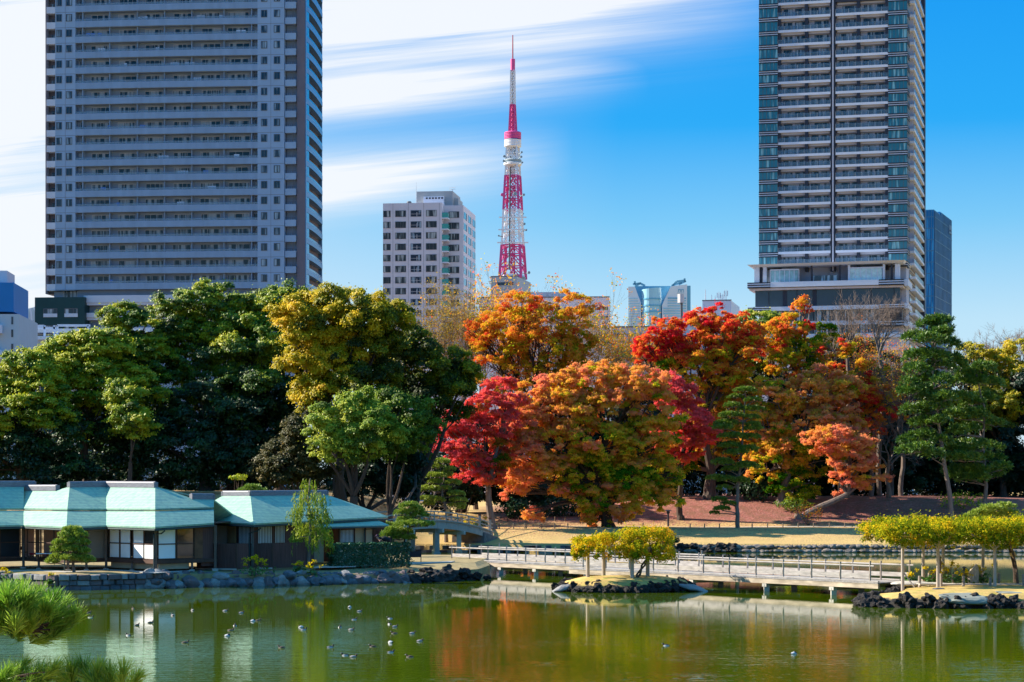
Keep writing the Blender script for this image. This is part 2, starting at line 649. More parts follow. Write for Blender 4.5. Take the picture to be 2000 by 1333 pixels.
# paved strip in front of the house and along the hedge
M_PAVE = mat('pale_paving', (0.42, 0.40, 0.38), 0.85, 0.2, 2.0)
mb = MB()
pv = [(0, 1117.0), (60, 1114.5), (130, 1118), (205, 1113.5), (303, 1119), (375, 1115)]
for (a, ya), (b, yb_) in zip(pv, pv[1:]):
    pa, pb = GP(a, ya, 1.17), GP(b, yb_, 1.17)
    mb.slab([pa, pb, pb + Vector((0, 1.6, 0)), pa + Vector((0, 1.6, 0))], .06)
pv = [(610, 1108.5), (660, 1107.5), (720, 1105), (790, 1101.5), (850, 1099.5), (880, 1098)]
for (a, ya), (b, yb_) in zip(pv, pv[1:]):
    pa, pb = GP(a, ya, 1.2), GP(b, yb_, 1.2)
    mb.slab([pa, pb, pb + Vector((0.3, 2.6, 0)), pa + Vector((0.3, 2.6, 0))], .06)
struct(mb.build('garden_path', M_PAVE))


def island(name, outline, top, m):
    """outline: list of (x, y) at the water; rises to a gently domed top"""
    n = len(outline)
    cx = sum(p[0] for p in outline) / n
    cy = sum(p[1] for p in outline) / n
    rings = [(1.0, -1.2), (0.97, 0.25), (0.86, top * 0.72), (0.6, top * 0.97), (0.25, top * 1.05)]
    vs, fs = [], []
    for s, z in rings:
        for x, y in outline:
            k = noise.noise(Vector((x * .5, y * .5, s * 3))) * 0.05
            vs.append((cx + (x - cx) * (s + k * (s < .99)), cy + (y - cy) * (s + k * (s < .99)), z + k * 1.5 * (z > 0)))
    for r in range(len(rings) - 1):
        for i in range(n):
            a, b = r * n + i, r * n + (i + 1) % n
            fs.append((a, b, b + n, a + n))
    vs.append((cx, cy, top * 1.06))
    t = (len(rings) - 1) * n
    fs += [(t + i, t + (i + 1) % n, len(vs) - 1) for i in range(n)]
    q = MB()
    q.add(vs, fs)
    return struct(q.build(name, m, smooth=True))


M_LAWN2 = mat('island_grass', (0.50, 0.34, 0.11), 0.95, 0.35, 0.9, bump=0.6, bscale=9)
_t = M_LAWN2.node_tree
_b = _t.nodes['Principled BSDF']
_c = _b.inputs['Base Color'].links[0].from_socket
_co = N(_t, 'ShaderNodeTexCoord')
_s = N(_t, 'ShaderNodeSeparateXYZ')
_t.links.new(_co.outputs['Object'], _s.inputs[0])
_n = N(_t, 'ShaderNodeTexNoise', i_Scale=1.6, i_Detail=4.0)
_t.links.new(_co.outputs['Object'], _n.inputs['Vector'])
_k = mth(_t, 'MULTIPLY_ADD', mth(_t, 'ADD', _s.outputs['Z'], mth(_t, 'MULTIPLY', _n.outputs['Fac'], .5)), 9.0, -6.2, clamp=True)
_g = mixc(_t, mth(_t, 'MULTIPLY_ADD', _n.outputs['Fac'], 4.0, -2.0, clamp=True), _c, (.24, .27, .04))
_t.links.new(mixc(_t, _k, (0.03, 0.027, 0.025), _g), _b.inputs['Base Color'])
ISL1 = [(3.2, 156.5), (4.4, 154.4), (6.5, 153.7), (9.0, 153.4), (10.9, 154.2), (12.2, 155.6), (13.4, 158.0), (13.0, 160.5), (11, 162), (8, 162.2), (5, 161), (3.4, 159)]
island('wisteria_islet_ground', ISL1, 1.0, M_LAWN2)
ISL2 = [(22.0, 136.2), (24, 134.8), (27, 134.3), (31, 134.2), (36, 134), (42, 134), (50, 134), (58, 138), (60, 150), (52, 157), (42, 156.5), (34, 154.2), (29.5, 152.5), (26.2, 149.5), (25.6, 146.5), (25.0, 143.5), (23.6, 140.2), (22.2, 138)]
island('pergola_island_ground', ISL2, 0.95, M_LAWN2)
# ---------------------------------------------------------------- teahouse with copper roofs
def roof_mat():
    m = bpy.data.materials.new('verdigris_copper')
    m.use_nodes = True
    t = m.node_tree
    b = t.nodes['Principled BSDF']
    b.inputs['Roughness'].default_value = 0.6
    b.inputs['Specular IOR Level'].default_value = 0.35
    co = N(t, 'ShaderNodeTexCoord')
    sp = N(t, 'ShaderNodeSeparateXYZ')
    t.links.new(co.outputs['Object'], sp.inputs[0])
    n1 = N(t, 'ShaderNodeTexNoise', i_Scale=0.7, i_Detail=6.0, i_Roughness=0.65)
    t.links.new(co.outputs['Object'], n1.inputs['Vector'])
    mp = N(t, 'ShaderNodeMapping')
    mp.inputs['Scale'].default_value = (2.6, 2.6, .5)
    t.links.new(co.outputs['Object'], mp.inputs[0])
    n2 = N(t, 'ShaderNodeTexNoise', i_Scale=1.0, i_Detail=3.0)
    t.links.new(mp.outputs[0], n2.inputs['Vector'])
    c = mixc(t, mth(t, 'MULTIPLY_ADD', n1.outputs['Fac'], 2.4, -.7, clamp=True), (0.25, 0.45, 0.33), (0.37, 0.57, 0.41))
    c = mixc(t, mth(t, 'MULTIPLY_ADD', n2.outputs['Fac'], 3.6, -1.6, clamp=True), c, (0.20, 0.36, 0.31))
    course = mth(t, 'FRACT', mth(t, 'MULTIPLY', sp.outputs['Z'], 8.5))
    seam = mth(t, 'LESS_THAN', course, 0.34)
    c = mixc(t, mth(t, 'MULTIPLY', seam, 0.7), c, (0.16, 0.27, 0.24))
    t.links.new(c, b.inputs['Base Color'])
    bp = N(t, 'ShaderNodeBump', i_Strength=0.7, i_Distance=0.03)
    t.links.new(course, bp.inputs['Height'])
    t.links.new(bp.outputs[0], b.inputs['Normal'])
    return m


M_ROOF = roof_mat()
M_RIDGE = mat('grey_ridge_tile', (0.17, 0.17, 0.2), 0.5, 0.35, 2.5, stretch=(1, 1, 8))
M_GUTTER = mat('copper_gutter', (0.035, 0.06, 0.06), 0.5, 0.2)
M_TIMBER = mat('dark_timber', (0.085, 0.042, 0.03), 0.7, 0.3, 2.0, stretch=(1, 1, .3))
M_TIMBER2 = mat('brown_timber', (0.16, 0.07, 0.035), 0.7, 0.3, 2.0)
M_POST = mat('weathered_post', (0.15, 0.11, 0.09), 0.8, 0.3, 2.0)
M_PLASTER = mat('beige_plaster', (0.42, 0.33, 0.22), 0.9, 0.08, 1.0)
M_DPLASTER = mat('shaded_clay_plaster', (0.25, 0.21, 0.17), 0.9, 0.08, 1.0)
M_SHOJI = mat('shoji_paper', (0.86, 0.88, 0.9), 0.8, 0.05, 1.2)
M_SLAT = mat('slatted_screen', (0.12, 0.058, 0.05), 0.75, 0.35, 6.0, stretch=(2, 2, .1))
M_REDSEAT = mat('red_felt', (0.42, 0.02, 0.03), 0.9, 0.1)
M_WOODSEAT = mat('chair_wood', (0.25, 0.10, 0.04), 0.6, 0.2)
M_PGLASS = mat('plain_glass', (0.03, 0.035, 0.04), 0.05, 0.1, spec=0.6)
M_STONEBASE = mat('foundation_stone', (0.45, 0.42, 0.38), 0.9, 0.2)

house = thing('teahouse', 'long dark timber teahouse with zigzag pale green copper roofs and white paper screens', 'teahouse', (-31, 168, 1.15))
annex = thing('teahouse_annex', 'smaller dark slatted timber house with one broad green copper roof beside the hedge', 'house', (-18, 175, 1.15))

e1 = W(303, 1027, 160.7)
r1 = W(303, 951, 168.4)
e0 = W(130, 1027, 162.9)
r0 = W(136, 951, 170.6)
U45, D45 = Vector((1, 1, 0)).normalized(), Vector((1, -1, 0)).normalized()


def pl(p, u, q):
    return (p, u.cross(q - p).normalized())


PL_L1, PL_R2 = pl(e1, D45, r1), pl(e1, U45, r1)
PL_L0, PL_R1 = pl(e0, D45, r0), pl(e0, U45, r0)
em = Vector((-44.6, 161.2, 4.6))
PL_RM = pl(em, U45, em + Vector((0, 7.8, 2.93)))


def hp(px, py, plane):
    return ray_plane(px, py, *plane)


DROP = Vector((0, 0, 0.10))


def roof_face(parent, pts, name='roof_slope', t=0.13, mats=None):
    q = MB()
    q.slab(pts, t)
    return q.build(name, mats or [M_ROOF], parent)


# valley points are shared by the two slopes that meet there
va = [hp(207.5, y, PL_L1) for y in (950, 994, 996.5, 1024)]
vb = [hp(46, y, PL_L0) for y in (957, 993, 995.5, 1023)]
roof_face(house, [va[0], r1, hp(303, 994, PL_L1), va[1]])
roof_face(house, [va[2] - DROP, hp(303, 996.5, PL_L1) - DROP, e1 - DROP, va[3] - DROP])
roof_face(house, [r1, hp(340, 962, PL_R2), hp(377, 974.5, PL_R2), hp(418, 976, PL_R2), hp(417.5, 990.5, PL_R2), hp(303, 994, PL_R2)])
roof_face(house, [hp(303, 996.5, PL_R2) - DROP, hp(417.5, 993, PL_R2) - DROP, hp(418, 1019, PL_R2) - DROP, e1 - DROP])
roof_face(house, [hp(112, 957.5, PL_L0), r0, hp(131.5, 994, PL_L0), vb[1], vb[0]])
roof_face(house, [vb[2] - DROP, hp(131.5, 996.5, PL_L0) - DROP, e0 - DROP, vb[3] - DROP])
roof_face(house, [r0, va[0], va[1], hp(131.5, 994, PL_R1)])
roof_face(house, [hp(131.5, 996.5, PL_R1) - DROP, va[2] - DROP, va[3] - DROP, e0 - DROP])
roof_face(house, [hp(-120, 950, PL_RM), hp(47, 950, PL_RM), vb[1], hp(-130, 993.5, PL_RM)])
roof_face(house, [hp(-130, 996, PL_RM) - DROP, vb[2] - DROP, vb[3] - DROP, em - DROP])
# rear slopes
for a, b, d in ((va[0], r1, U45), (hp(112, 957.5, PL_L0), r0, U45), (hp(-120, 950, PL_RM), hp(60, 950, PL_RM), -D45)):
    roof_face(house, [b, a, a + d * 5.2 - Vector((0, 0, 2.7)), b + d * 5.2 - Vector((0, 0, 2.7))])
rr = hp(418, 976, PL_R2)
roof_face(house, [r1, r1 + U45 * 5.2 - Vector((0, 0, 2.7)), rr + Vector((1.5, 4.0, -1.6)), rr])


def ridge(parent, a, b, w=0.34, h=0.34):
    q = MB()
    d = (b - a).normalized()
    q.bar(a + Vector((0, 0, h * .2)), b + Vector((0, 0, h * .2)), w, h)
    q.tube([a - d * .08 + Vector((0, 0, h * .75)), b + d * .08 + Vector((0, 0, h * .75))], w * .42, 10)
    for p, s in ((a, -1), (b, 1)):
        q.bar(p + d * s * .02 + Vector((0, 0, h * .35)), p + d * s * .12 + Vector((0, 0, h * .35)), w * 1.15, h * 1.25)
    return q.build('ridge_cap', M_RIDGE, parent)


up = Vector((0, 0, 0.02))
ridge(house, va[0] + up, r1 + up)
ridge(house, r0 + up, va[0] + Vector((0, 0, .021)))
ridge(house, hp(47, 957, PL_L0) + up, hp(111, 957, PL_L0) + up)
ridge(house, hp(-120, 949.5, PL_RM) + up, hp(66, 949.5, PL_RM) + up)
ridge(house, hp(375, 974, PL_R2) + up, hp(415, 974.5, PL_R2) + up)


def gutter(parent, a, b):
    q = MB()
    z = Vector((0, 0, .24))
    q.tube([a - z, b - z], .07, 8)
    return q.build('gutter', M_GUTTER, parent)


for a, b in ((va[3], e1), (e1, hp(418, 1019, PL_R2)), (vb[3], e0), (e0, va[3]), (em, vb[3])):
    gutter(house, a - DROP, b - DROP)

# plan of the walls
PLAN = [Vector(p) for p in ((-44.3, 162.6, 0), (-38.3, 168.6, 0), (-33.9, 164.2, 0), (-31.45, 166.65, 0), (-26.85, 162.05, 0), (-22.9, 166.0, 0))]
ZG, ZS, ZT = 1.15, 1.95, 4.45


def wallpt(i, s, z, inset=0.0):
    a, b = PLAN[i], PLAN[i + 1]
    d = (b - a).normalized()
    nrm = Vector((d.y, -d.x, 0))          # towards the camera side
    p = a.lerp(b, s) - nrm * inset
    return Vector((p.x, p.y, z))


def wpanel(i, s0, s1, z0, z1, inset, th, m, name, parent):
    q = MB()
    a, b = wallpt(i, s0, (z0 + z1) / 2, inset + th / 2), wallpt(i, s1, (z0 + z1) / 2, inset + th / 2)
    q.bar(a, b, th, z1 - z0)
    return q.build(name, m, parent)


# raised floor edge, beams and posts
for i in range(5):
    wpanel(i, 0.0, 1.0, 1.75, ZS + .08, 0.02, .16, M_TIMBER, 'floor_beam', house)
    wpanel(i, 0.0, 1.0, ZT, ZT + .22, 0.05, .14, M_TIMBER, 'lintel', house)
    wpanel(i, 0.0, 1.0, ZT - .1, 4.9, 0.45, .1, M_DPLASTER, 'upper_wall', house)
for p in PLAN[1:]:
    q = MB()
    q.box(p.x - .09, p.x + .09, p.y - .09, p.y + .09, ZG + .1, 4.6)
    q.box(p.x - .2, p.x + .2, p.y - .2, p.y + .2, ZG - .1, ZG + .1, 1)
    q.build('post', [M_POST, M_STONEBASE], house)
for i, s in ((0, .62), (1, .32), (2, .5), (3, .5), (4, .62)):
    p = wallpt(i, s, 0, .12)
    q = MB()
    q.box(p.x - .08, p.x + .08, p.y - .08, p.y + .08, ZG, 1.76)
    q.box(p.x - .17, p.x + .17, p.y - .17, p.y + .17, ZG - .1, ZG + .08, 1)
    q.build('floor_stub', [M_POST, M_STONEBASE], house)
# floor plate and rear wall, so that the rooms are real
floor_poly = [(p.x, p.y + .25) for p in PLAN] + [(-22.2, 172.5), (-44.3, 172.5)]
q = MB()
q.prism(floor_poly, 1.72, ZS - .02)
q.build('floor', M_TIMBER2, house)
q = MB()
q.prism(floor_poly, 4.72, 4.8)
q.build('ceiling', M_TIMBER, house)
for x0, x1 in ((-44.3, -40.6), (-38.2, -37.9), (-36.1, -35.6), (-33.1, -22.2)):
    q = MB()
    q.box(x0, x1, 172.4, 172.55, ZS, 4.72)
    q.build('rear_wall', M_DPLASTER, house)
q = MB()
q.box(-31.6, -31.5, 167.2, 172.4, ZS, 4.72)
q.build('partition_wall', M_DPLASTER, house)
# plaster base strip below the paper screens
wpanel(3, 0.02, .98, 1.3, 1.74, .35, .1, M_PLASTER, 'base_wall', house)
wpanel(4, 0.02, .6, 1.3, 1.74, .35, .1, M_PLASTER, 'base_wall', house)


def screen(i, s0, s1, kind, parent):
    """a sliding screen: timber frame with one mid rail, paper or glass inside"""
    z0, z1 = ZS + .1, ZT - .02
    fr = MB()
    L = (PLAN[i + 1] - PLAN[i]).length
    t = 0.09 / L
    for a, b in ((s0, s0 + t), (s1 - t, s1)):
        fr.bar(wallpt(i, a + t / 2, z0, .14), wallpt(i, a + t / 2, z1, .14), .09, .07, up=(1, 0, 0))
    for z in (z0 + .04, z0 + (z1 - z0) * .49, z1 - .04):
        fr.bar(wallpt(i, s0, z, .14), wallpt(i, s1, z, .14), .06, .08)
    f = fr.build('sliding_screen', M_TIMBER, parent)
    if kind != 'open':
        pn = MB()
        pn.bar(wallpt(i, s0 + t, (z0 + z1) / 2, .17), wallpt(i, s1 - t, (z0 + z1) / 2, .17), .02, z1 - z0 - .1)
        pn.build('paper_panel' if kind == 'paper' else 'glass_pane', M_SHOJI if kind == 'paper' else M_PGLASS, f)
    return f


w4 = [0.03, .235, .44, .475, .70, .97]
screen(3, .03, .25, 'paper', house)
screen(3, .25, .475, 'paper', house)
screen(3, .51, .74, 'paper', house)
f = screen(3, .74, .97, 'glass', house)
q = MB()
q.bar(wallpt(3, .755, 2.62, .12), wallpt(3, .955, 2.62, .12), .02, 1.05)
q.build('paper_panel', M_SHOJI, f)
screen(4, .05, .36, 'paper', house)
screen(4, .36, .66, 'glass', house)
wpanel(4, .66, .8, ZS + .1, ZT, .1, .1, M_TIMBER2, 'shutter', house)
wpanel(4, .8, 1.0, ZG + .3, ZT, .3, .1, M_SLAT, 'board_wall', house)
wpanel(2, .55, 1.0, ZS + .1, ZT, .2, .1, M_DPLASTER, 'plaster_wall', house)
screen(2, .02, .28, 'open', house)
screen(2, .28, .55, 'open', house)
for a, b in ((.05, .36), (.36, .66), (.66, .97)):
    screen(1, a, b, 'open', house)
for a, b in ((.35, .55), (.55, .76), (.76, .98)):
    screen(0, a, b, 'glass', house)
# lattice screens standing inside, seen through the open bays
for x, y0, y1 in ((-36.9, 169.6, 170.9), (-34.6, 169.6, 170.9), (-38.6, 169.4, 170.4)):
    fr = MB()
    for k in range(4):
        y = y0 + (y1 - y0) * k / 3
        fr.bar((x + (y - y0) * .7, y, ZS), (x + (y - y0) * .7, y, 4.4), .04, .04, up=(1, 0, 0))
    for k in range(9):
        z = ZS + .1 + k * .29
        fr.bar((x, y0, z), (x + (y1 - y0) * .7, y1, z), .03, .03)
    f = fr.build('lattice_screen', M_TIMBER2, house)
    pn = MB()
    pn.bar((x + .03, y0, 3.2), (x + (y1 - y0) * .7 + .03, y1, 3.2), .015, 2.4)
    pn.build('paper_panel', mat('rosy_paper', (0.8, 0.5, 0.42), .8, .05), f)


def dining_chair(label, p, rz, mm):
    t = thing('wooden_chair', label, 'chair', p, rz, 'chairs inside the teahouse', local=True)
    q = MB()
    q.box(-.22, .22, -.22, .22, .42, .48)
    q.build('seat', mm, t)
    q = MB()
    q.box(-.22, .22, .18, .22, .62, .9)
    q.build('backrest', mm, t)
    for x in (-.2, .2):
        for y in (-.2, .2):
            q = MB()
            q.box(x - .02, x + .02, y - .02, y + .02, 0, .9 if y > 0 else .43)
            q.build('leg', M_WOODSEAT, t)
    return t


dining_chair('wooden chair nearest the left glass wall of the teahouse', (-38.5, 169.6, ZS), .6, M_WOODSEAT)
dining_chair('wooden chair just behind the corner post of the teahouse', (-39.6, 168.7, ZS), .4, M_WOODSEAT)
dining_chair('wooden chair inside at the far left of the teahouse', (-40.3, 168.0, ZS), .4, M_WOODSEAT)
for (x, y), lb in (((-37.0, 168.4), 'low bench with red felt cover on the left inside the open bay'), ((-35.9, 167.6), 'low bench with red felt cover behind the round pine'),
                   ((-33.3, 167.4), 'low bench with red felt cover in the right open bay')):
    t = thing('felt_bench', lb, 'bench', (x, y, ZS), .3, 'red benches inside the teahouse', local=True)
    q = MB()
    q.box(-.75, .75, -.4, .4, .3, .42)
    q.build('seat', M_REDSEAT, t)
    for a in (-.65, .65):
        for b in (-.32, .32):
            q = MB()
            q.box(a - .04, a + .04, b - .04, b + .04, 0, .31)
            q.build('leg', M_WOODSEAT, t)
t = thing('low_table', 'low white topped table in the open bay of the teahouse', 'table', (-36.2, 166.7, ZS), .2, local=True)
q = MB()
q.box(-.7, .7, -.35, .35, .4, .46)
q.build('tabletop', M_SHOJI, t)
for a in (-.6, .6):
    q = MB()
    q.box(a - .04, a + .04, -.3, .3, 0, .41)
    q.build('leg', M_WOODSEAT, t)


# downpipes
def downpipe(parent, a, b, zb):
    q = MB()
    q.tube([a, a + (b - a) * .3 - Vector((0, 0, .12)), b, Vector((b.x, b.y, zb))], .055, 8)
    return q.build('downpipe', M_GUTTER, parent)


downpipe(house, hp(322, 1026.5, PL_R2) - Vector((0, 0, .4)), Vector((-26.95, 161.8, 3.95)), ZG)
downpipe(house, hp(149, 1026, PL_R1) - Vector((0, 0, .4)), Vector((-34.1, 163.9, 3.95)), ZG)

# ---- the annex
u2 = Vector((0.6, 0.8, 0))
e2 = W(495, 1023, 168.7)
r2 = W(489, 967.5, 175.5)
PL_R3 = pl(e2, u2, r2)
PL_L2 = pl(e2, D45, r2)
roof_face(annex, [r2, hp(636, 966, PL_R3), hp(700, 988, PL_R3), hp(758, 1009, PL_R3), e2])
roof_face(annex, [hp(437, 967.5, PL_L2), r2, e2, hp(420, 1019, PL_L2), hp(419, 978, PL_L2)])
rb = hp(636, 966, PL_R3)
rear = Vector((-.8, .6, 0)) * 5.0 - Vector((0, 0, 2.2))
roof_face(annex, [rb, r2, r2 + rear, rb + rear])
roof_face(annex, [hp(758, 1009, PL_R3), hp(700, 988, PL_R3), rb, rb + rear])
ridge(annex, hp(437, 967.5, PL_L2) + up, r2 + up, .32, .3)
ridge(annex, r2 + Vector((0, 0, .021)), hp(637, 966, PL_R3) + up, .32, .3)
gutter(annex, hp(420, 1019, PL_L2), e2)
gutter(annex, e2, hp(758, 1009, PL_R3))
P2 = Vector((-20.45, 170.0, 0))


def ap(b, z, inset=0.0):
    p = P2 + u2 * b + Vector((-.8, .6, 0)) * inset
    return Vector((p.x, p.y, z))


def abox(b0, b1, z0, z1, inset, th, m, name, parent=None):
    q = MB()
    q.bar(ap(b0, (z0 + z1) / 2, inset + th / 2), ap(b1, (z0 + z1) / 2, inset + th / 2), th, z1 - z0)
    return q.build(name, m, parent or annex)


def alen(px):                                      # distance along the right wall seen at this column
    k = (px - CX) / F
    return (k * P2.y - P2.x) / (u2.x - k * u2.y)


b_end = alen(722)
abox(0, alen(618), ZG, 4.7, .25, .12, M_SLAT, 'board_wall')
q = MB()
a, b = P2 + Vector((-.1, .3, 2.9)), hp(420, 1019, PL_L2) + Vector((.2, 1.2, 0))
q.bar(a, Vector((b.x, b.y, 2.9)), .12, 3.5)
q.build('board_wall', M_SLAT, annex)
q = MB()
for x, y in ((-24.0, 178.5),):
    q.box(-24.6, -10.8, 180.9 + 3, 181.0 + 3, ZG, 4.8)
q.build('rear_wall', M_SLAT, annex)
# barred windows in the boarded wall: bars and pale paper behind
for a, b in ((445, 462), (467, 500), (508, 535), (541, 560)):
    if b <= 500:
        base, d = P2 + Vector((0, 0, 0)), Vector((-1, 1, 0)).normalized()
        # left face: find distance by column
        def lf(px):
            k = (px - CX) / F
            return (k * P2.y - P2.x) / (d.x - k * d.y)
        s0, s1 = lf(min(b, 493)), lf(a)
        pt = lambda s, z, o=0.0: Vector((P2.x + d.x * s - .7071 * o, P2.y + d.y * s - .7071 * o, z))
    else:
        s0, s1 = alen(a), alen(b)
        pt = lambda s, z, o=0.0: ap(s, z, .25 - o)
    fr = MB()
    for z in (3.02, 4.45):
        fr.bar(pt(s0, z, .03), pt(s1, z, .03), .07, .07)
    n = max(4, int((s1 - s0) / .16))
    for k in range(n + 1):
        s = s0 + (s1 - s0) * k / n
        fr.bar(pt(s, 3.02, .04), pt(s, 4.45, .04), .045, .045, up=(1, 0, 0))
    f = fr.build('window_bars', M_TIMBER, annex)
    pn = MB()
    pn.bar(pt(s0, 3.73, .012), pt(s1, 3.73, .012), .02, 1.36)
    pn.build('paper_panel', mat('amber_paper', (0.8, 0.5, 0.2), .8, .1) if a == 445 else M_SHOJI, f)
q = MB()
q.box(P2.x - .09, P2.x + .09, P2.y - .5, P2.y - .32, ZG, 4.55)
q.build('post', M_POST, annex)
downpipe(annex, e2 + Vector((.5, .7, -.35)), P2 + Vector((-.25, -.55, 3.9)), ZG)
# lean-to over the entrance with beige walls
la, lb_ = alen(600), b_end
lean = [hp(617, 1015, PL_R3), W(742, 1012, 181.0), W(741, 1024, 179.5), W(600, 1031, 174.6)]
lean = [ap(la, 4.75, .3), ap(lb_ + .9, 4.85, .3), ap(lb_ + 1.2, 4.3, -1.15), ap(la, 4.3, -1.15)]
q = MB()
q.slab(lean, .12)
q.build('lean_to_roof', M_ROOF, annex)
gutter(annex, ap(la, 4.4, -1.2), ap(lb_ + 1.2, 4.4, -1.2))
abox(alen(658), b_end, ZG, 4.4, -.3, .12, M_PLASTER, 'entrance_wall')
abox(alen(620), alen(643), ZG + .15, 4.3, .6, .1, M_PLASTER, 'sliding_door')
abox(alen(606), alen(620), ZG, 4.3, .62, .1, M_TIMBER, 'sliding_door')
for px in (656, 686, 707, 723):
    q = MB()
    q.bar(ap(alen(px), ZG, -.35), ap(alen(px), 4.45, -.35), .13, .13, up=(1, 0, 0))
    q.build('post', M_TIMBER, annex)
fr = MB()
s0, s1 = alen(660), alen(684)
for z in (2.9, 4.0):
    fr.bar(ap(s0, z, -.36), ap(s1, z, -.36), .06, .07)
for k in range(10):
    s = s0 + (s1 - s0) * k / 9
    fr.bar(ap(s, 2.9, -.38), ap(s, 4.0, -.38), .03, .04, up=(1, 0, 0))
f = fr.build('window_bars', M_TIMBER, annex)
pn = MB()
pn.bar(ap(s0, 3.45, -.32), ap(s1, 3.45, -.32), .02, 1.05)
pn.build('paper_panel', M_SHOJI, f)
downpipe(annex, ap(b_end + .3, 4.25, -1.1), ap(b_end - 1.2, 3.95, -.45), ZG)

# slatted screen boxes in front of the annex
def screen_box(pxa, pxc, pxb, ytop, ybot, label, dleft, dright):
    g = GP(pxc, ybot, ZG)
    t = thing('screen_fence', label, 'fence', g, 0, 'dark slatted screens before the annex')
    zt = H - (ytop - YH) / F * g.y
    def far(px, d):
        k = (px - CX) / F
        s = (k * g.y - g.x) / (d.x - k * d.y)
        return Vector((g.x + d.x * s, g.y + d.y * s, 0))
    A, B = far(pxa, dleft), far(pxb, dright)
    for p, q_ in ((A, g), (g, B)):
        m_ = MB()
        L = (q_ - p)
        L.z = 0
        n = max(2, int(L.length / .11))
        for k in range(n):
            c0 = Vector((p.x, p.y, 0)) + L * ((k + .12) / n)
            c1 = Vector((p.x, p.y, 0)) + L * ((k + .88) / n)
            m_.bar(Vector((c0.x, c0.y, (ZG + zt) / 2 + .04)), Vector((c1.x, c1.y, (ZG + zt) / 2 + .04)), .03, zt - ZG)
        m_.bar(Vector((p.x, p.y + .03, (ZG + zt) / 2)), Vector((q_.x, q_.y + .03, (ZG + zt) / 2)), .02, zt - ZG - .06)
        m_.build('slat_panel', M_SLAT, t)
    pm = MB()
    pm.box(g.x - .06, g.x + .06, g.y - .06, g.y + .06, ZG - .02, zt + .06)
    pm.build('corner_post', M_TIMBER, t)
    pb = MB()
    pb.bar(Vector((A.x, A.y - .1, ZG + .03)), Vector((g.x, g.y - .1, ZG + .03)), .25, .1)
    pb.build('concrete_base', M_STONEBASE, t)
    return t


screen_box(384, 462, 485, 1063, 1113, 'left dark slatted screen box below the air unit', Vector((-.94, .34, 0)).normalized(), Vector((.6, .8, 0)))
screen_box(509, 532, 596, 1062, 1111, 'right dark slatted screen box behind the willow', Vector((-.94, .34, 0)).normalized(), Vector((.75, .66, 0)).normalized())
t = thing('air_unit', 'white box air conditioning unit above the left slatted screen', 'air conditioner', W(399, 1062, 167.5))
q = MB()
c = W(399, 1057, 167.5)
q.box(c.x - .5, c.x + .5, c.y - .2, c.y + .2, c.z - .22, c.z + .22)
q.build('casing', mat('white_casing', (.55, .56, .56), .5, .05), t)
q = MB()
q.lathe((0, 0, 0), [(.17, -.01), (.17, .01)], 16)
for i, v in enumerate(q.v):
    q.v[i] = (c.x + .25 + v[0], c.y - .215 + v[2], c.z + v[1])
q.build('fan_grille', M_TIMBER, t)
q = MB()
q.box(c.x - .4, c.x - .32, c.y - .1, c.y + .1, ZG, c.z - .22)
q.box(c.x + .32, c.x + .4, c.y - .1, c.y + .1, ZG, c.z - .22)
q.build('stand', M_TIMBER, t)
# ---------------------------------------------------------------- bridges, pergolas, fences
M_WOODW = mat('bleached_wood', (0.34, 0.315, 0.30), 0.8, 0.36, 1.5, stretch=(1, 1, 6))
M_WOODG = mat('grey_wood', (0.42, 0.36, 0.31), 0.85, 0.2, 1.5, stretch=(3, 3, .6))
M_FASCIA = mat('stained_fascia', (0.40, 0.33, 0.25), 0.85, 0.45, 1.2, stretch=(.6, .6, 3))
M_PIER = mat('concrete_pier', (0.48, 0.45, 0.40), 0.85, 0.25, 1.5)
bu = Vector((.634, -.773, 0))
bn = Vector((.773, .634, 0))


def bp_(u, n, z):
    p = bu * u + bn * n
    return Vector((p.x, p.y, z))


BR = thing('footbridge', 'long bleached wooden footbridge in two staggered spans low over the pond', 'bridge', bp_(-128, 117, 0))
ZD = 1.0
for (u0, u1, n0, n1) in ((-151.6, -121.8, 117.1, 120.6), (-130.6, -98.2, 113.0, 116.75)):
    q = MB()
    n = int((u1 - u0) / .3)
    for k in range(n):
        a = u0 + (u1 - u0) * (k + .03) / n
        b = u0 + (u1 - u0) * (k + .97) / n
        q.add([bp_(a, n0, ZD - .07), bp_(b, n0, ZD - .07), bp_(b, n1, ZD - .07), bp_(a, n1, ZD - .07),
               bp_(a, n0, ZD), bp_(b, n0, ZD), bp_(b, n1, ZD), bp_(a, n1, ZD)],
              [(0, 3, 2, 1), (4, 5, 6, 7), (0, 1, 5, 4), (1, 2, 6, 5), (2, 3, 7, 6), (3, 0, 4, 7)])
    q.build('deck', M_WOODW, BR)
    for nn in (n0 + .12, (n0 + n1) / 2, n1 - .12):
        q = MB()
        q.bar(bp_(u0, nn, ZD - .25), bp_(u1, nn, ZD - .25), .18, .34)
        q.build('girder', M_FASCIA, BR)
    for nn in (n0 + .1, n1 - .1):
        q = MB()
        q.bar(bp_(u0, nn, ZD + .09), bp_(u1, nn, ZD + .07), .14, .08)
        q.build('kerb_beam', M_WOODW, BR)
rails = [(-151.4, -130.8, 117.25), (-151.2, -123.0, 120.45), (-122.0, -98.4, 116.6), (-129.0, -99.0, 113.15)]
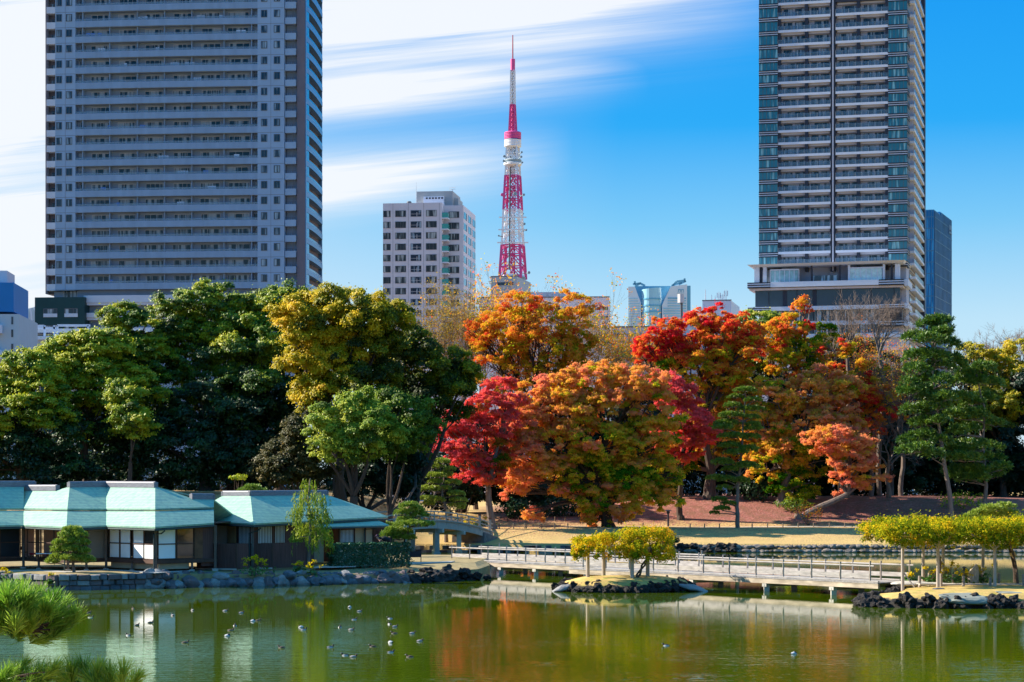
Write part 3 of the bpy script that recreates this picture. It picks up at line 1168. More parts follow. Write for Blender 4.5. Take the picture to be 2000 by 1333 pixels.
for u0, u1, nn in rails:
    q = MB()
    q.tube([bp_(u0 - .35, nn, ZD + 1.12), bp_(u1 + .35, nn, ZD + 1.12)], .06, 8)
    q.build('handrail', M_WOODW, BR)
    m = int(round((u1 - u0) / 2.65))
    q = MB()
    for k in range(m):
        a = u0 + (u1 - u0) * k / m
        b = u0 + (u1 - u0) * (k + 1) / m
        q.bar(bp_(a + .1, nn, ZD + .44), bp_(b - .1, nn, ZD + .44), .05, .30)
    q.build('side_board', M_WOODW, BR)
    for k in range(m + 1):
        a = u0 + (u1 - u0) * k / m
        q = MB()
        q.bar(bp_(a, nn, ZD - .3), bp_(a, nn, ZD + 1.35 + (.12 if k % 2 else 0)), .11, .11, up=(1, 0, 0))
        q.build('rail_post', M_WOODG, BR)
for us, n0, n1 in (((-144.6, -139.9, -133.5), 117.3, 120.4), ((-126.5, -116.6, -109.0, -102.5), 113.2, 116.5)):
    for u in us:
        for nn in (n0 + .1, n1 - .3):
            q = MB()
            q.bar(bp_(u, nn, -1.4), bp_(u, nn, ZD - .5), .38, .38, up=(1, 0, 0))
            q.build('pier', M_PIER, BR)
        q = MB()
        q.bar(bp_(u, n0 - .15, ZD - .52), bp_(u, n1 + .1, ZD - .52), .42, .3)
        q.build('cross_beam', M_PIER, BR)

# arched bridge behind the teahouse: runs from the island towards the far shore
AB = thing('arched_bridge', 'arched grey timber bridge with capped posts behind the small pine', 'bridge', (-9, 232, 0))
A0, A1 = Vector((-18.4, 203.5, 0)), Vector((-3.9, 251.5, 0))
ad = (A1 - A0).normalized()
an = Vector((ad.y, -ad.x, 0))
AL = (A1 - A0).length


def arc(s, off, dz=0.0):
    t = s / AL
    z = 2.05 + 1.75 * (1 - (2 * t - 1) ** 2) + dz
    p = A0 + ad * s + an * off
    return Vector((p.x, p.y, z))


NB = 28
for part, off, w, dz, h, m in (('deck', 0, 3.6, 0, .12, M_WOODG), ('girder', 1.65, .22, -.42, .7, M_WOODG), ('girder', -1.65, .22, -.42, .7, M_WOODG), ('edge_beam', 1.8, .2, .1, .14, M_WOODG), ('edge_beam', -1.8, .2, .1, .14, M_WOODG),
                               ('handrail', 1.72, .13, 1.05, .12, M_WOODG), ('handrail', -1.72, .13, 1.05, .12, M_WOODG), ('mid_rail', 1.72, .1, .62, .1, M_WOODG), ('mid_rail', -1.72, .1, .62, .1, M_WOODG)):
    q = MB()
    for k in range(NB):
        a, b = arc(AL * k / NB, off, dz), arc(AL * (k + 1) / NB, off, dz)
        q.bar(a, b, w, h)
    q.build(part, m, AB)
M_CAP = mat('brown_post_cap', (0.16, 0.06, 0.045), 0.6, 0.2)
for off in (1.72, -1.72):
    for k in range(13):
        s = AL * (k + .25) / 12.5
        big = k in (0, 6, 11, 12)
        q = MB()
        w = .28 if big else .14
        q.bar(arc(s, off, -.3), arc(s, off, 1.45 if big else 1.02), w, w, up=(1, 0, 0))
        p = q.build('capped_post' if big else 'rail_post', M_WOODG, AB)
        if big:
            q = MB()
            q.bar(arc(s, off, 1.45), arc(s, off, 1.66), .34, .34, up=(1, 0, 0))
            q.build('post_cap', M_CAP, p)
for s in (12.5, 21.5, 31, 38.5):
    for off in (-1.4, 1.4):
        q = MB()
        c = arc(s, off, -.75)
        q.bar(Vector((c.x, c.y, -1.4)), c, .5, .5, up=(1, 0, 0))
        q.bar(Vector((c.x, c.y, -1.4)), Vector((c.x, c.y, .35)), .72, .72, up=(1, 0, 0))
        q.build('pier', M_PIER, AB)
    q = MB()
    q.bar(arc(s, -2.1, -.98), arc(s, 2.1, -.98), .55, .42)
    q.build('cross_beam', M_PIER, AB)
q = MB()
q.bar(arc(AL - 4, 0, -1.1), arc(AL + 1.5, 0, -1.1), 3.9, 1.5)
q.build('abutment', mat('dark_masonry', (.16, .15, .15), .9, .3, 2), AB)


# pergolas (the vines that grow over them are plants of their own)
def pergola(label, posts, zg, zt, over, post_w, braces, org):
    t = thing('pergola', label, 'pergola', org)
    for (a, b) in posts:
        q = MB()
        q.tube([(a, b, zg - .3), (a, b, zt)], [post_w, post_w * .92], 10)
        q.build('post', M_WOODG, t)
    xs_ = [p[0] for p in posts]
    ys_ = [p[1] for p in posts]
    return t, min(xs_), max(xs_), min(ys_), max(ys_)


def at(px, Y):
    return (XW(px, Y), Y)


PG_POSTS = [at(1763, 143.2), at(1832, 143.2), at(1943, 142.4), at(1803, 149.5), at(1842, 149.5), at(1920, 149.5)]
PG, *_ = pergola('long rustic log pergola on the right island carrying a green and gold vine', PG_POSTS + [at(2040, 142.5), at(2010, 149.5)], .95, 4.28, .6, .115, True, (31, 146, .95))
for Y in (143.0, 149.6):
    q = MB()
    q.tube([(at(1752, 143)[0], Y, 4.36), (40.5, Y, 4.36)], .12, 8)
    q.build('beam', M_WOODG, PG)
for k in range(11):
    x = 26.0 + k * 1.4
    q = MB()
    q.tube([(x, 141.9, 4.54), (x, 150.7, 4.54)], .07, 6)
    q.build('cross_pole', M_WOODG, PG)
for (x, y) in PG_POSTS:
    for s in (-1, 1):
        if (x, y) == PG_POSTS[0] and s < 0:
            continue
        q = MB()
        q.tube([(x, y, 3.45), (x + s * .95, y, 4.3)], .055, 6)
        q.build('brace', M_WOODG, PG)
q = MB()
q.tube([(PG_POSTS[0][0] + .75, 142.9, .9), (PG_POSTS[0][0] + .05, 143.2, 1.9)], .05, 6)
q.build('brace', M_WOODG, PG)

WP_POSTS = [at(1148, 157.2), at(1179, 158.2), at(1234.5, 155.8), at(1265, 157.6)]
WP, *_ = pergola('small square log pergola on the round islet carrying a yellow vine', WP_POSTS, .9, 3.05, .4, .15, False, (8, 157, .9))
for Y in (156.3, 158.0):
    q = MB()
    q.tube([(5.0, Y, 3.13), (11.0, Y, 3.13)], .1, 8)
    q.build('beam', M_WOODG, WP)
for x in (5.3, 6.7, 8.1, 9.5, 10.7):
    q = MB()
    q.tube([(x, 155.4, 3.29), (x, 159.2, 3.29)], .06, 6)
    q.build('cross_pole', M_WOODG, WP)

# stakes along the path, rope stakes on the right island
M_STAKE = mat('stake_wood', (0.20, 0.15, 0.11), 0.9, 0.3)
proto = None
for i, px in enumerate([1256, 1348, 1376, 1405, 1469, 1499, 1529, 1559, 1589, 1620, 1650, 1678, 1704]):
    x = XW(px, 266.4)
    y = ybank(x) + 22.2
    x = XW(px, y)
    loc = (x, y, terrain(x, y))
    if proto is None:
        q = MB()
        q.tube([(0, 0, -.1), (0, 0, .48)], [.075, .07], 8)
        q.tube([(0, 0, .48), (0, 0, .52)], [.07, .04], 8)
        proto = q.build('path_stake', M_STAKE)
        tag(proto, 'short dark wooden stake in the row between the right lawn and the gravel path', 'stake', 'stakes edging the right gravel path')
        proto.location = loc
    else:
        c = proto.copy()
        link(c)
        c.location = loc
first = None
for i, (px, py) in enumerate([(975, 1032), (1003, 1034), (1025, 1030), (1028, 1034), (1054, 1035), (1058, 1033), (1083, 1036), (1109, 1035), (991, 1018), (1012, 1019), (1028, 1020), (1050, 1021), (1084, 1021), (1104, 1021)]):
    Y = 262 if py > 1025 else 276
    x = XW(px, Y)
    c = proto.copy()
    link(c)
    c.location = (x, Y, terrain(x, Y))
    c.scale = (1.1, 1.1, 1.25)
    c['label'] = 'wooden stake in the short rows left of the big orange maple trunk'
    c['group'] = 'stakes edging the left leaf strewn path'
first = None
M_RSTAKE = mat('grey_stake', (0.30, 0.26, 0.23), .9, .25)
for i, (px, Y) in enumerate([(1796, 146), (1815, 148.5), (1838, 144.5), (1862, 148.3), (1881.5, 143.5), (1909, 148), (1934, 143.3), (1951, 148), (1999, 143)]):
    if first is None:
        q = MB()
        q.tube([(0, 0, -.2), (0, 0, .72)], [.1, .095], 8)
        first = q.build('rope_stake', M_RSTAKE)
        tag(first, 'low grey stake guarding the stepping path under the long pergola', 'stake', 'stakes along the pergola island path')
        c = first
    else:
        c = first.copy()
        link(c)
    c.location = (XW(px, Y), Y, .93)
    c.scale = (1, 1, 1 + .25 * ((i * 7) % 3 - 1) * .6)
# ---------------------------------------------------------------- trees
M_BARK = mat('brown_bark', (0.065, 0.045, 0.035), 0.9, 0.4, 1.5, stretch=(3, 3, .6), bump=.5, bscale=5)
M_BARK2 = mat('grey_bark', (0.17, 0.13, 0.11), 0.9, 0.35, 1.5, stretch=(3, 3, .6), bump=.5, bscale=5)
M_TWIG = mat('twig_bark', (0.13, 0.085, 0.06), 0.9, 0.3)
M_WRAP = mat('straw_wrap', (0.62, 0.44, 0.22), 0.9, .2, 6)
L_DARK = leafmat('dark_evergreen_leaf', [(0, (.006, .022, .012)), (.5, (.022, .065, .016)), (1, (.08, .17, .016))], .2, .03)  # darker copy for trees in shade, the shade put into the colour
L_GREEN = leafmat('evergreen_leaf', [(0, (.016, .05, .012)), (.45, (.09, .18, .010)), (.75, (.32, .40, .012)), (1, (.46, .46, .014))], .38, .03)  # yellow green end puts sunlit highlights into the leaf tones
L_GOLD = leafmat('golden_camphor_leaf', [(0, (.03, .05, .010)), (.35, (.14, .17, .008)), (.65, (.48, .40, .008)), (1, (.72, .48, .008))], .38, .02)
L_LIME = leafmat('lime_leaf', [(0, (.04, .09, .012)), (.5, (.20, .30, .02)), (1, (.50, .52, .04))], .3, .02)
L_OLIVE = leafmat('olive_leaf', [(0, (.02, .028, .010)), (.5, (.06, .06, .012)), (1, (.20, .13, .02))], .25, .02)
L_MAPLE = leafmat('maple_leaf', [(0, (.06, .18, .010)), (.22, (.26, .38, .012)), (.38, (.78, .58, .02)), (.55, (.90, .47, .05)), (.72, (.90, .30, .06)), (.88, (.85, .08, .03)), (1, (.80, .03, .05))], .55)
L_PEACH = leafmat('peach_maple_leaf', [(0, (.06, .20, .010)), (.17, (.28, .42, .012)), (.31, (.80, .60, .03)), (.5, (.93, .47, .06)), (.76, (.95, .41, .14)), (1, (.90, .28, .17))], .55)
L_PINK = leafmat('pink_maple_leaf', [(0, (.09, .18, .012)), (.3, (.60, .24, .03)), (.6, (.82, .11, .06)), (1, (.88, .14, .16))], .55)
L_PINE = leafmat('pine_needle', [(0, (.012, .045, .014)), (.5, (.06, .15, .018)), (.85, (.20, .30, .02)), (1, (.34, .40, .04))], .2, .05)
L_PINEL = leafmat('pale_pine_needle', [(0, (.05, .12, .015)), (.5, (.22, .32, .03)), (1, (.46, .52, .08))], .25, .05)
L_AMBER = leafmat('amber_leaf', [(0, (.20, .16, .03)), (.5, (.46, .32, .06)), (1, (.60, .30, .06))], .4)
L_WIST = leafmat('wisteria_leaf', [(0, (.07, .14, .010)), (.4, (.32, .34, .012)), (.7, (.68, .50, .014)), (1, (.74, .38, .02))], .4)


TURN = np.array([-.75, -.62, .45])


def cloud(P, D, pr, per, size, tone, flat=.7, jit=.55, zb=-.35, tvar=.12):
    """leaf quads round puff centres P, leaning outwards"""
    M = len(P)
    d = unit(RNG.normal(size=(M, per, 3)) + np.array([0, 0, .35]))
    low = d[..., 2] < zb
    d[low, 2] *= -1
    r = RNG.uniform(.45, 1.05, size=(M, per, 1)) ** .6
    rad = pr[:, None, None]
    C = P[:, None, :] + d * r * rad * np.array([1, 1, flat])
    # leaves lie outwards, tilted to viewer and sun side so crowns look lit
    Nn = unit(.75 * d + .2 * D[:, None, :] + TURN + jit * RNG.normal(size=(M, per, 3)))
    # loose sprays stand off the clump and break its outline
    stray = RNG.uniform(size=(M, per)) < .16
    C[stray] += RNG.normal(scale=1.0, size=(int(stray.sum()), 3)) * np.repeat(pr, stray.sum(axis=1))[:, None] * np.array([.55, .55, .4])
    S = size * RNG.uniform(.65, 1.3, size=(M, per))
    T = tone[:, None] + RNG.normal(scale=tvar, size=(M, per))
    return C.reshape(-1, 3), Nn.reshape(-1, 3), S.reshape(-1), T.reshape(-1)


def limb(q, a, b, ra, rb, sag=.12, n=5, sides=6, bend=None):
    a, b = Vector(a), Vector(b)
    L = (b - a).length
    pts, rad = [], []
    off = Vector((R.uniform(-1, 1), R.uniform(-1, 1), R.uniform(-.2, 1))) * L * sag if bend is None else Vector(bend)
    w = Vector((R.uniform(-1, 1), R.uniform(-1, 1), R.uniform(-1, 1))) * L * .03
    for i in range(n + 1):
        t = i / n
        p = a.lerp(b, t) + off * (4 * t * (1 - t)) * .5 + w * math.sin(t * 6.3)
        pts.append(p)
        rad.append(ra + (rb - ra) * t)
    q.tube(pts, rad, sides)
    return pts


def tree(name, label, px, Y, lobes, leaf, pr=1.0, per=110, size=.34, group='trees on the far shore', tr=.45, k=1.0, bark=None, flat=.72, lean=0.0, twigs=0, cat='tree', zb=None, top_t=.62, tvar=.1, fork=None, back=.55, wrap=False, dr=.85, jit=.55):
    """lobes: (column, row, half width, half height, tone[, depth offset]) in photo pixels at the tree's own distance"""
    size, per, pr = size * .66, int(per * 1.75), pr * .88
    x = XW(px, Y)
    zb = terrain(x, Y) if zb is None else zb
    root = thing(name, label, cat, (x, Y, zb), 0, group)
    s = Y / F
    LB = []
    for L in lobes:
        lx, ly, rx, ry, tn = L[:5]
        dy = L[5] if len(L) > 5 else R.uniform(-.35, .35) * rx * s
        YY = Y + dy
        LB.append((W(lx, ly, YY), rx * YY / F, ry * YY / F, tn))
    if leaf is not None:
        Ps, Ds, Rs, Ts = [], [], [], []
        for c, a, b, tn in LB:
            # boughs stand out of each lobe, clumps sit on the boughs
            dep = max(a, b) * dr
            area = 4 * math.pi * ((a * b) ** 1.6 / 3 + (a * dep) ** 1.6 / 3 + (b * dep) ** 1.6 / 3) ** (1 / 1.6)
            rs_ = min(1.9, max(.75, .40 * min(a, b)))
            n = max(5, int(k * area / (rs_ * rs_ * 2.9)))
            d = unit(RNG.normal(size=(n, 3)) + np.array([0, 0, .1]))
            keep = (d[:, 1] < .35) | (RNG.uniform(size=n) < back)
            d = d[keep]
            n = len(d)
            out = RNG.uniform(.5, 1.0, size=(n, 1)) ** .5
            out = np.where(RNG.uniform(size=(n, 1)) < .15, RNG.uniform(1.02, 1.28, size=(n, 1)), out)
            sc_ = np.array(c) + d * out * np.array([a, dep, b])
            sr = rs_ * RNG.uniform(.55, 1.3, size=n)
            stn = tn + RNG.normal(scale=tvar * 1.1, size=n)
            for i in range(n):
                m = max(3, int(2.1 * (sr[i] / pr) ** 2 * 1.25))
                dd = unit(RNG.normal(size=(m, 3)) + .55 * d[i] + np.array([0, 0, .4]))
                Ps.append(sc_[i] + dd * sr[i] * RNG.uniform(.55, 1.08, size=(m, 1)) * np.array([1, 1, .7]))
                Ds.append(dd)
                Rs.append(pr * RNG.uniform(.4, 1.0, size=m))
                Ts.append(stn[i] + RNG.normal(scale=tvar * .5, size=m))
        P, D, PR, TN = np.concatenate(Ps), np.concatenate(Ds), np.concatenate(Rs), np.concatenate(Ts)
        C, Nn, S, T = cloud(P, D, PR, per, size, TN, flat, jit)
        raw_quads('crown', leaf_quads(C, Nn, S), T, leaf, root)
    q = MB()
    zc = sum(c.z for c, *_ in LB) / len(LB)
    xc = sum(c.x for c, *_ in LB) / len(LB)
    ztop = max(c.z for c, *_ in LB)
    bot = Vector((x, Y, zb - .4))
    fz = zb + (ztop - zb) * (fork or .38)
    fk = Vector((x + (xc - x) * .35 + lean, Y, fz))
    pts = limb(q, bot, fk, tr * 1.25, tr * .8, .06, 6, 9)
    q.tube([bot, bot + Vector((0, 0, .9))], [tr * 1.9, tr * 1.2], 9)
    for c, a, b, tn in sorted(LB, key=lambda v: v[0].z):
        st = fk if c.z > fz else pts[4]
        e = c - Vector((0, 0, b * .3))
        lp = limb(q, st, e, tr * .5, tr * .16, .16, 6, 6)
        for _ in range(5 + twigs):
            o = Vector((R.gauss(0, 1), R.gauss(0, 1), R.gauss(.25, .8)))
            o.normalize()
            o = Vector((o.x * a, o.y * a * dr, o.z * b)) * .88
            l2 = limb(q, lp[R.choice((3, 4, 5, 6))], c + o, tr * .17, .035, .12, 4, 4)
            for _ in range(twigs // 2):
                o2 = Vector((R.gauss(0, 1), R.gauss(0, 1), R.gauss(.5, .8))) * min(a, b) * .35
                limb(q, l2[R.choice((2, 3))], l2[-1] + o2, .04, .015, .1, 3, 3)
    q.build('trunk', bark or M_BARK, root)
    if wrap:
        q = MB()
        q.tube([pts[0].lerp(pts[1], .75), pts[1].lerp(pts[2], .5)], [tr * 1.2, tr * 1.15], 10)
        q.build('straw_band', M_WRAP, root)
    return root


def bare_tree(name, label, px, Y, ptop, spread, tr=.35, levels=5, group='bare trees behind the autumn maples', leaf=None, tone=.5, lean=0.0, seed=1, fork=.35, leafn=7, leafs=.3, density=1.0, zb=None, bark=None, up=.35):
    rr_ = random.Random(seed)
    x = XW(px, Y)
    zb = terrain(x, Y) if zb is None else zb
    root = thing(name, label, 'tree', (x, Y, zb), 0, group)
    ztop = H - (ptop - YH) / F * Y
    Ht = ztop - zb
    half = spread / F * Y
    spf = min(1.4, max(.72, 2.2 * half / (Ht * (1 - fork))))
    q = MB()
    tips = []

    def grow(p, d, L, r, lev):
        pts = [p]
        n = 4 if lev < 2 else 3
        for i in range(n):
            d = (d + Vector((rr_.gauss(0, .13), rr_.gauss(0, .13), rr_.gauss(.02, .1)))).normalized()
            pts.append(pts[-1] + d * L / n)
        rad = [r * (1 - .45 * i / n) for i in range(n + 1)]
        q.tube(pts, rad, 7 if lev < 1 else 5 if lev < 3 else 3, cap=False)
        if lev >= levels:
            tips.append(pts[-1])
            return
        m = rr_.choice((3, 3, 4)) if lev else rr_.choice((4, 5))
        for j in range(m):
            i = n if j == 0 else rr_.choice((n, n - 1, n - 1, max(1, n - 2)))
            ang = rr_.uniform(0, 6.283)
            sp = rr_.uniform(.35, .95) * (1 if j else .35) * spf
            side = d.cross(Vector((math.cos(ang), math.sin(ang), .3)))
            side = side.normalized() if side.length > .05 else Vector((1, 0, 0))
            nd = (d + side * sp + Vector((0, 0, up * .4))).normalized()
            nd.x *= 1.0 + .25 * min(2, half / max(1, Ht - fork * Ht))
            nd.normalize()
            grow(pts[i], nd, L * rr_.uniform(.6, .82), max(.012, rad[i] * .62), lev + 1)
    L0 = (Ht * (1 - fork)) * .30
    fk = Vector((x + lean, Y, zb + Ht * fork))
    limb(q, (x, Y, zb - .4), fk, tr * 1.2, tr * .8, .05, 5, 8)
    for j in range(4):
        a = j * 1.57 + rr_.uniform(-.5, .5)
        d = Vector((math.cos(a) * half / (Ht * .6), math.sin(a) * .5 * half / (Ht * .6), .62)).normalized()
        grow(fk, d, L0 * rr_.uniform(.85, 1.15), tr * .55, 1)
    # fit the crown to the wanted height and width
    vs = np.array([tuple(v) for v in q.v])
    zf = fk.z
    hi = vs[:, 2] > zf
    top = np.percentile(vs[:, 2], 99.7)
    wx = np.percentile(np.abs(vs[hi, 0] - fk.x), 96)
    sz, sx = (ztop - zf) / max(.1, top - zf), half / max(.1, wx)
    fit = lambda v: (fk.x + (v[0] - fk.x) * (sx if v[2] > zf else 1), Y + (v[1] - Y) * (sx if v[2] > zf else 1), zf + (v[2] - zf) * sz if v[2] > zf else v[2])
    q.v = [fit(v) for v in q.v]
    q.build('trunk', bark or M_TWIG, root)
    if leaf is not None:
        tp = np.array([fit(t) for t in tips])
        tp = tp[RNG.uniform(size=len(tp)) < density]
        n = len(tp)
        C = np.repeat(tp, leafn, axis=0) + RNG.normal(scale=.42, size=(n * leafn, 3)) * np.array([1, 1, .7])
        Nn = unit(RNG.normal(size=(n * leafn, 3)) + np.array([0, -.2, .7]))
        S = leafs * RNG.uniform(.6, 1.2, size=n * leafn)
        tt = np.repeat(tone + RNG.normal(scale=.16, size=n), leafn) + RNG.normal(scale=.08, size=n * leafn)
        raw_quads('crown', leaf_quads(C, Nn, S), tt, leaf, root)
    return root


def pine(name, label, px, Y, pads, leaf, trunk, tr=.3, nl=.42, nw=.07, dens=1.0, group='pruned pines in the garden', zb=None, bark=None, wrap=None, tone=.55, cat='pine tree', dr=.8, per=16, supports=()):
    """pads: (column, row, half width, half height[, depth offset]); trunk: [(column, row)] from the ground up"""
    x = XW(px, Y)
    zb = terrain(x, Y) if zb is None else zb
    root = thing(name, label, cat, (x, Y, zb), 0, group)
    tp = [Vector((x, Y, zb - .3))] + [W(a, b, Y) for a, b in trunk[1:]]
    q = MB()
    rad = [tr * (1 - .75 * i / max(1, len(tp) - 1)) for i in range(len(tp))]
    fine, fr = [], []
    for i in range(len(tp) - 1):
        for j in range(3):
            fine.append(tp[i].lerp(tp[i + 1], j / 3))
            fr.append(rad[i] + (rad[i + 1] - rad[i]) * j / 3)
    fine.append(tp[-1])
    fr.append(rad[-1])
    for i in range(1, len(fine) - 1):
        fine[i] = fine[i] + Vector((R.uniform(-1, 1), R.uniform(-1, 1), 0)) * tr * .25
    q.tube(fine, fr, 8)
    PP, DD, TT = [], [], []
    for pd in pads:
        cx_, cy_, rx, ry = pd[:4]
        dy = pd[4] if len(pd) > 4 else R.uniform(-.5, .5) * rx * Y / F
        c = W(cx_, cy_, Y + dy)
        a, b = rx * Y / F * .9, ry * Y / F * .8
        near = min(fine, key=lambda v: abs(v.z - (c.z - b * .6)) + .25 * (v - c).length)
        limb(q, near, c - Vector((0, 0, b * .45)), tr * .32, .04, .1, 5, 5)
        for _ in range(4):
            o = Vector((R.uniform(-.8, .8) * a, R.uniform(-.8, .8) * a * dr, -b * .2))
            limb(q, c - Vector((0, 0, b * .5)), c + o, .05, .02, .05, 2, 3)
        n = max(10, int(dens * 3.2 * a * a * dr / (nl * nl * .32)))
        d = unit(RNG.normal(size=(n, 3)) + np.array([0, 0, .25]))
        d[:, 2] = np.where(d[:, 2] < -.25, -d[:, 2], d[:, 2])
        lump = 1 + .22 * np.sin(d[:, 0] * 7 + c.x) * np.cos(d[:, 1] * 6 + c.z)
        p = np.array(c) + d * np.array([a, a * dr, b]) * (RNG.uniform(.5, 1.0, size=(n, 1)) ** .5) * lump[:, None]
        PP.append(p)
        DD.append(unit(d * np.array([.9, .9, .6]) + np.array([0, 0, .55])))
        TT.append(np.full(n, tone) + RNG.normal(scale=.08, size=n))
    P, D, T = np.concatenate(PP), np.concatenate(DD), np.concatenate(TT)
    n = len(P)
    dirs = unit(D[:, None, :] + .75 * RNG.normal(size=(n, per, 3))).reshape(-1, 3)
    P2_ = np.repeat(P, per, axis=0)
    L = nl * RNG.uniform(.6, 1.15, size=n * per)
    raw_quads('crown', blade_quads(P2_, dirs, L, np.full(n * per, nw)), np.repeat(T, per) + RNG.normal(scale=.1, size=n * per), leaf, root)
    q.build('trunk', bark or M_BARK2, root)
    if wrap:
        w = MB()
        a, b = wrap
        w.tube([fine[0].lerp(fine[-1], 0) * 0 + W(*a, Y), W(*b, Y)], [tr * 1.08, tr * 1.0], 10)
        w.build('straw_band', M_WRAP, root)
    for a, b in supports:
        w = MB()
        w.tube([W(*a, Y - .3), W(*b, Y - .6)], .05, 5)
        w.build('support_pole', M_WOODG, root)
    return root


GL = 'evergreens behind the teahouse'
# dark background wood on the left (trunks and crowns one behind the other)
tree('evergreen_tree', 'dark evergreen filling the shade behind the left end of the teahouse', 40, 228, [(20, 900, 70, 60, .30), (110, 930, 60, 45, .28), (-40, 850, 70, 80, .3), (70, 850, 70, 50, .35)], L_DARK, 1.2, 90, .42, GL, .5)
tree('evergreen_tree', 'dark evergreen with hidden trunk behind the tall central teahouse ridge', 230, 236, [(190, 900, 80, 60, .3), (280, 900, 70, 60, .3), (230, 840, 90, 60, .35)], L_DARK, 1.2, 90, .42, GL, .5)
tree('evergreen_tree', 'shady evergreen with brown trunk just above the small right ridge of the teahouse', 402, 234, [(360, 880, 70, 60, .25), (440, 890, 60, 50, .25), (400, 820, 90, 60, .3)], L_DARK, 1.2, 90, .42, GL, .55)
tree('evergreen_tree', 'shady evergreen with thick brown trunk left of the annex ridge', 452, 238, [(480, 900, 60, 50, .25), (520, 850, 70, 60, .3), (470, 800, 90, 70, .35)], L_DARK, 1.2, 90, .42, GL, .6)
tree('evergreen_tree', 'deep green broad evergreen below the right part of the left tower', 500, 240, [(490, 690, 85, 60, .5), (440, 740, 70, 60, .45), (540, 740, 75, 80, .42), (500, 800, 95, 80, .3), (570, 680, 55, 60, .5)], L_GREEN, .9, 110, .34, GL, .6, tvar=.17)
tree('evergreen_tree', 'bright green rounded evergreen at the top, right of the umbrella shaped tree', 545, 247, [(545, 592, 45, 26, .62), (500, 612, 30, 30, .66), (520, 650, 60, 40, .6), (480, 665, 45, 30, .55), (575, 600, 25, 25, .6)], L_GREEN, .9, 110, .32, GL, .4, tvar=.17)
tree('evergreen_tree', 'umbrella shaped green tree rising highest against the foot of the left tower', 405, 243, [(395, 598, 82, 32, .58), (350, 625, 50, 30, .6), (440, 618, 55, 34, .5), (395, 650, 80, 40, .45), (360, 690, 60, 40, .45), (430, 690, 50, 40, .4)], L_GREEN, .85, 120, .32, GL, .5, flat=.5, tvar=.17)
tree('evergreen_tree', 'layered green tree with dark trunk rising left of the umbrella shaped tree', 262, 240, [(240, 618, 38, 20, .6), (275, 645, 48, 24, .62), (232, 660, 32, 22, .55), (300, 668, 30, 20, .5), (255, 690, 70, 30, .5), (300, 720, 60, 35, .45), (270, 780, 80, 60, .45), (330, 790, 70, 60, .35)], L_GREEN, .8, 120, .32, GL, .5, flat=.5, fork=.55, tvar=.17)
tree('evergreen_tree', 'yellow green spreading tree left of the layered tree and below the elevated road', 165, 232, [(140, 690, 55, 28, .82), (195, 680, 60, 30, .8), (110, 720, 60, 30, .82), (180, 730, 70, 35, .75), (230, 760, 70, 40, .6), (150, 770, 70, 40, .68), (190, 810, 80, 45, .5), (170, 665, 30, 14, .7)], L_GREEN, .8, 120, .32, GL, .45, flat=.5, tvar=.17)
tree('evergreen_tree', 'yellow green tree at the left edge below the pale blue building', 45, 226, [(50, 715, 45, 28, .85), (20, 750, 50, 30, .85), (70, 760, 60, 35, .8), (40, 800, 70, 40, .72), (95, 815, 50, 30, .6), (-20, 790, 50, 50, .7)], L_GREEN, .8, 120, .32, GL, .45, flat=.5, tvar=.17)
tree('evergreen_tree', 'sunlit green clump low in front of the layered tree', 255, 222, [(250, 800, 32, 35, .72), (240, 770, 26, 22, .7), (270, 830, 30, 20, .7)], L_GREEN, .7, 100, .3, GL, .25, tvar=.17)
# golden camphor and neighbours; lit left, shaded right put into the leaf tones
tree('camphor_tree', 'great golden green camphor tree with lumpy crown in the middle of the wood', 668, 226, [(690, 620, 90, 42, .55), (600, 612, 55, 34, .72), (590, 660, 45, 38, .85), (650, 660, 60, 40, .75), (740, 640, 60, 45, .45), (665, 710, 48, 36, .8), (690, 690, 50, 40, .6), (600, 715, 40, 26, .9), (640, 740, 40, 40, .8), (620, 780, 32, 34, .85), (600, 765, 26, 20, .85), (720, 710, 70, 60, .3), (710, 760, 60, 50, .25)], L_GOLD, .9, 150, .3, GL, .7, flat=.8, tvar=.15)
tree('camphor_tree', 'camphor crown toned dark as in shade, hanging right of the golden camphor', 800, 236, [(790, 680, 50, 40, .22), (800, 730, 70, 50, .2), (860, 720, 55, 45, .3), (870, 770, 50, 50, .15), (820, 790, 70, 50, .12), (905, 740, 30, 30, .3)], L_GOLD, 1.0, 130, .33, GL, .6, flat=.8, tvar=.15)
tree('camphor_tree', 'bright lime green tree with two billowing clumps below the golden camphor', 700, 216, [(675, 815, 62, 42, .62), (640, 845, 32, 24, .75), (730, 840, 50, 45, .45), (630, 880, 34, 24, .8), (690, 870, 50, 30, .5)], L_LIME, .8, 130, .29, GL, .5, flat=.8, fork=.5, tvar=.15)
tree('camphor_tree', 'dull green tree with bent dark trunk right of the lime green tree', 768, 220, [(775, 810, 52, 36, .35), (800, 845, 45, 36, .3), (760, 870, 40, 36, .25), (800, 880, 45, 40, .15, 25)], L_LIME, .85, 120, .3, GL, .4, flat=.8, lean=-.6, tvar=.15)
tree('evergreen_tree', 'dull brown green bush tree left of the lime green tree', 590, 218, [(588, 850, 34, 34, .42), (560, 905, 55, 36, .4), (530, 920, 30, 30, .55), (600, 910, 50, 34, .35)], L_OLIVE, .75, 130, .28, GL, .35)
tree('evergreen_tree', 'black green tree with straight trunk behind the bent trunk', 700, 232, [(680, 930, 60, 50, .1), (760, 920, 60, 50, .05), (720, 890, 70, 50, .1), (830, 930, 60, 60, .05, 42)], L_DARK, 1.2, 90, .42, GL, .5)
tree('evergreen_tree', 'black green tree closing the gap behind the arched bridge', 900, 286, [(880, 920, 70, 60, .05), (950, 930, 70, 50, .05), (900, 860, 80, 60, .1), (1010, 960, 60, 35, .05)], L_DARK, 1.4, 90, .5, GL, .5)

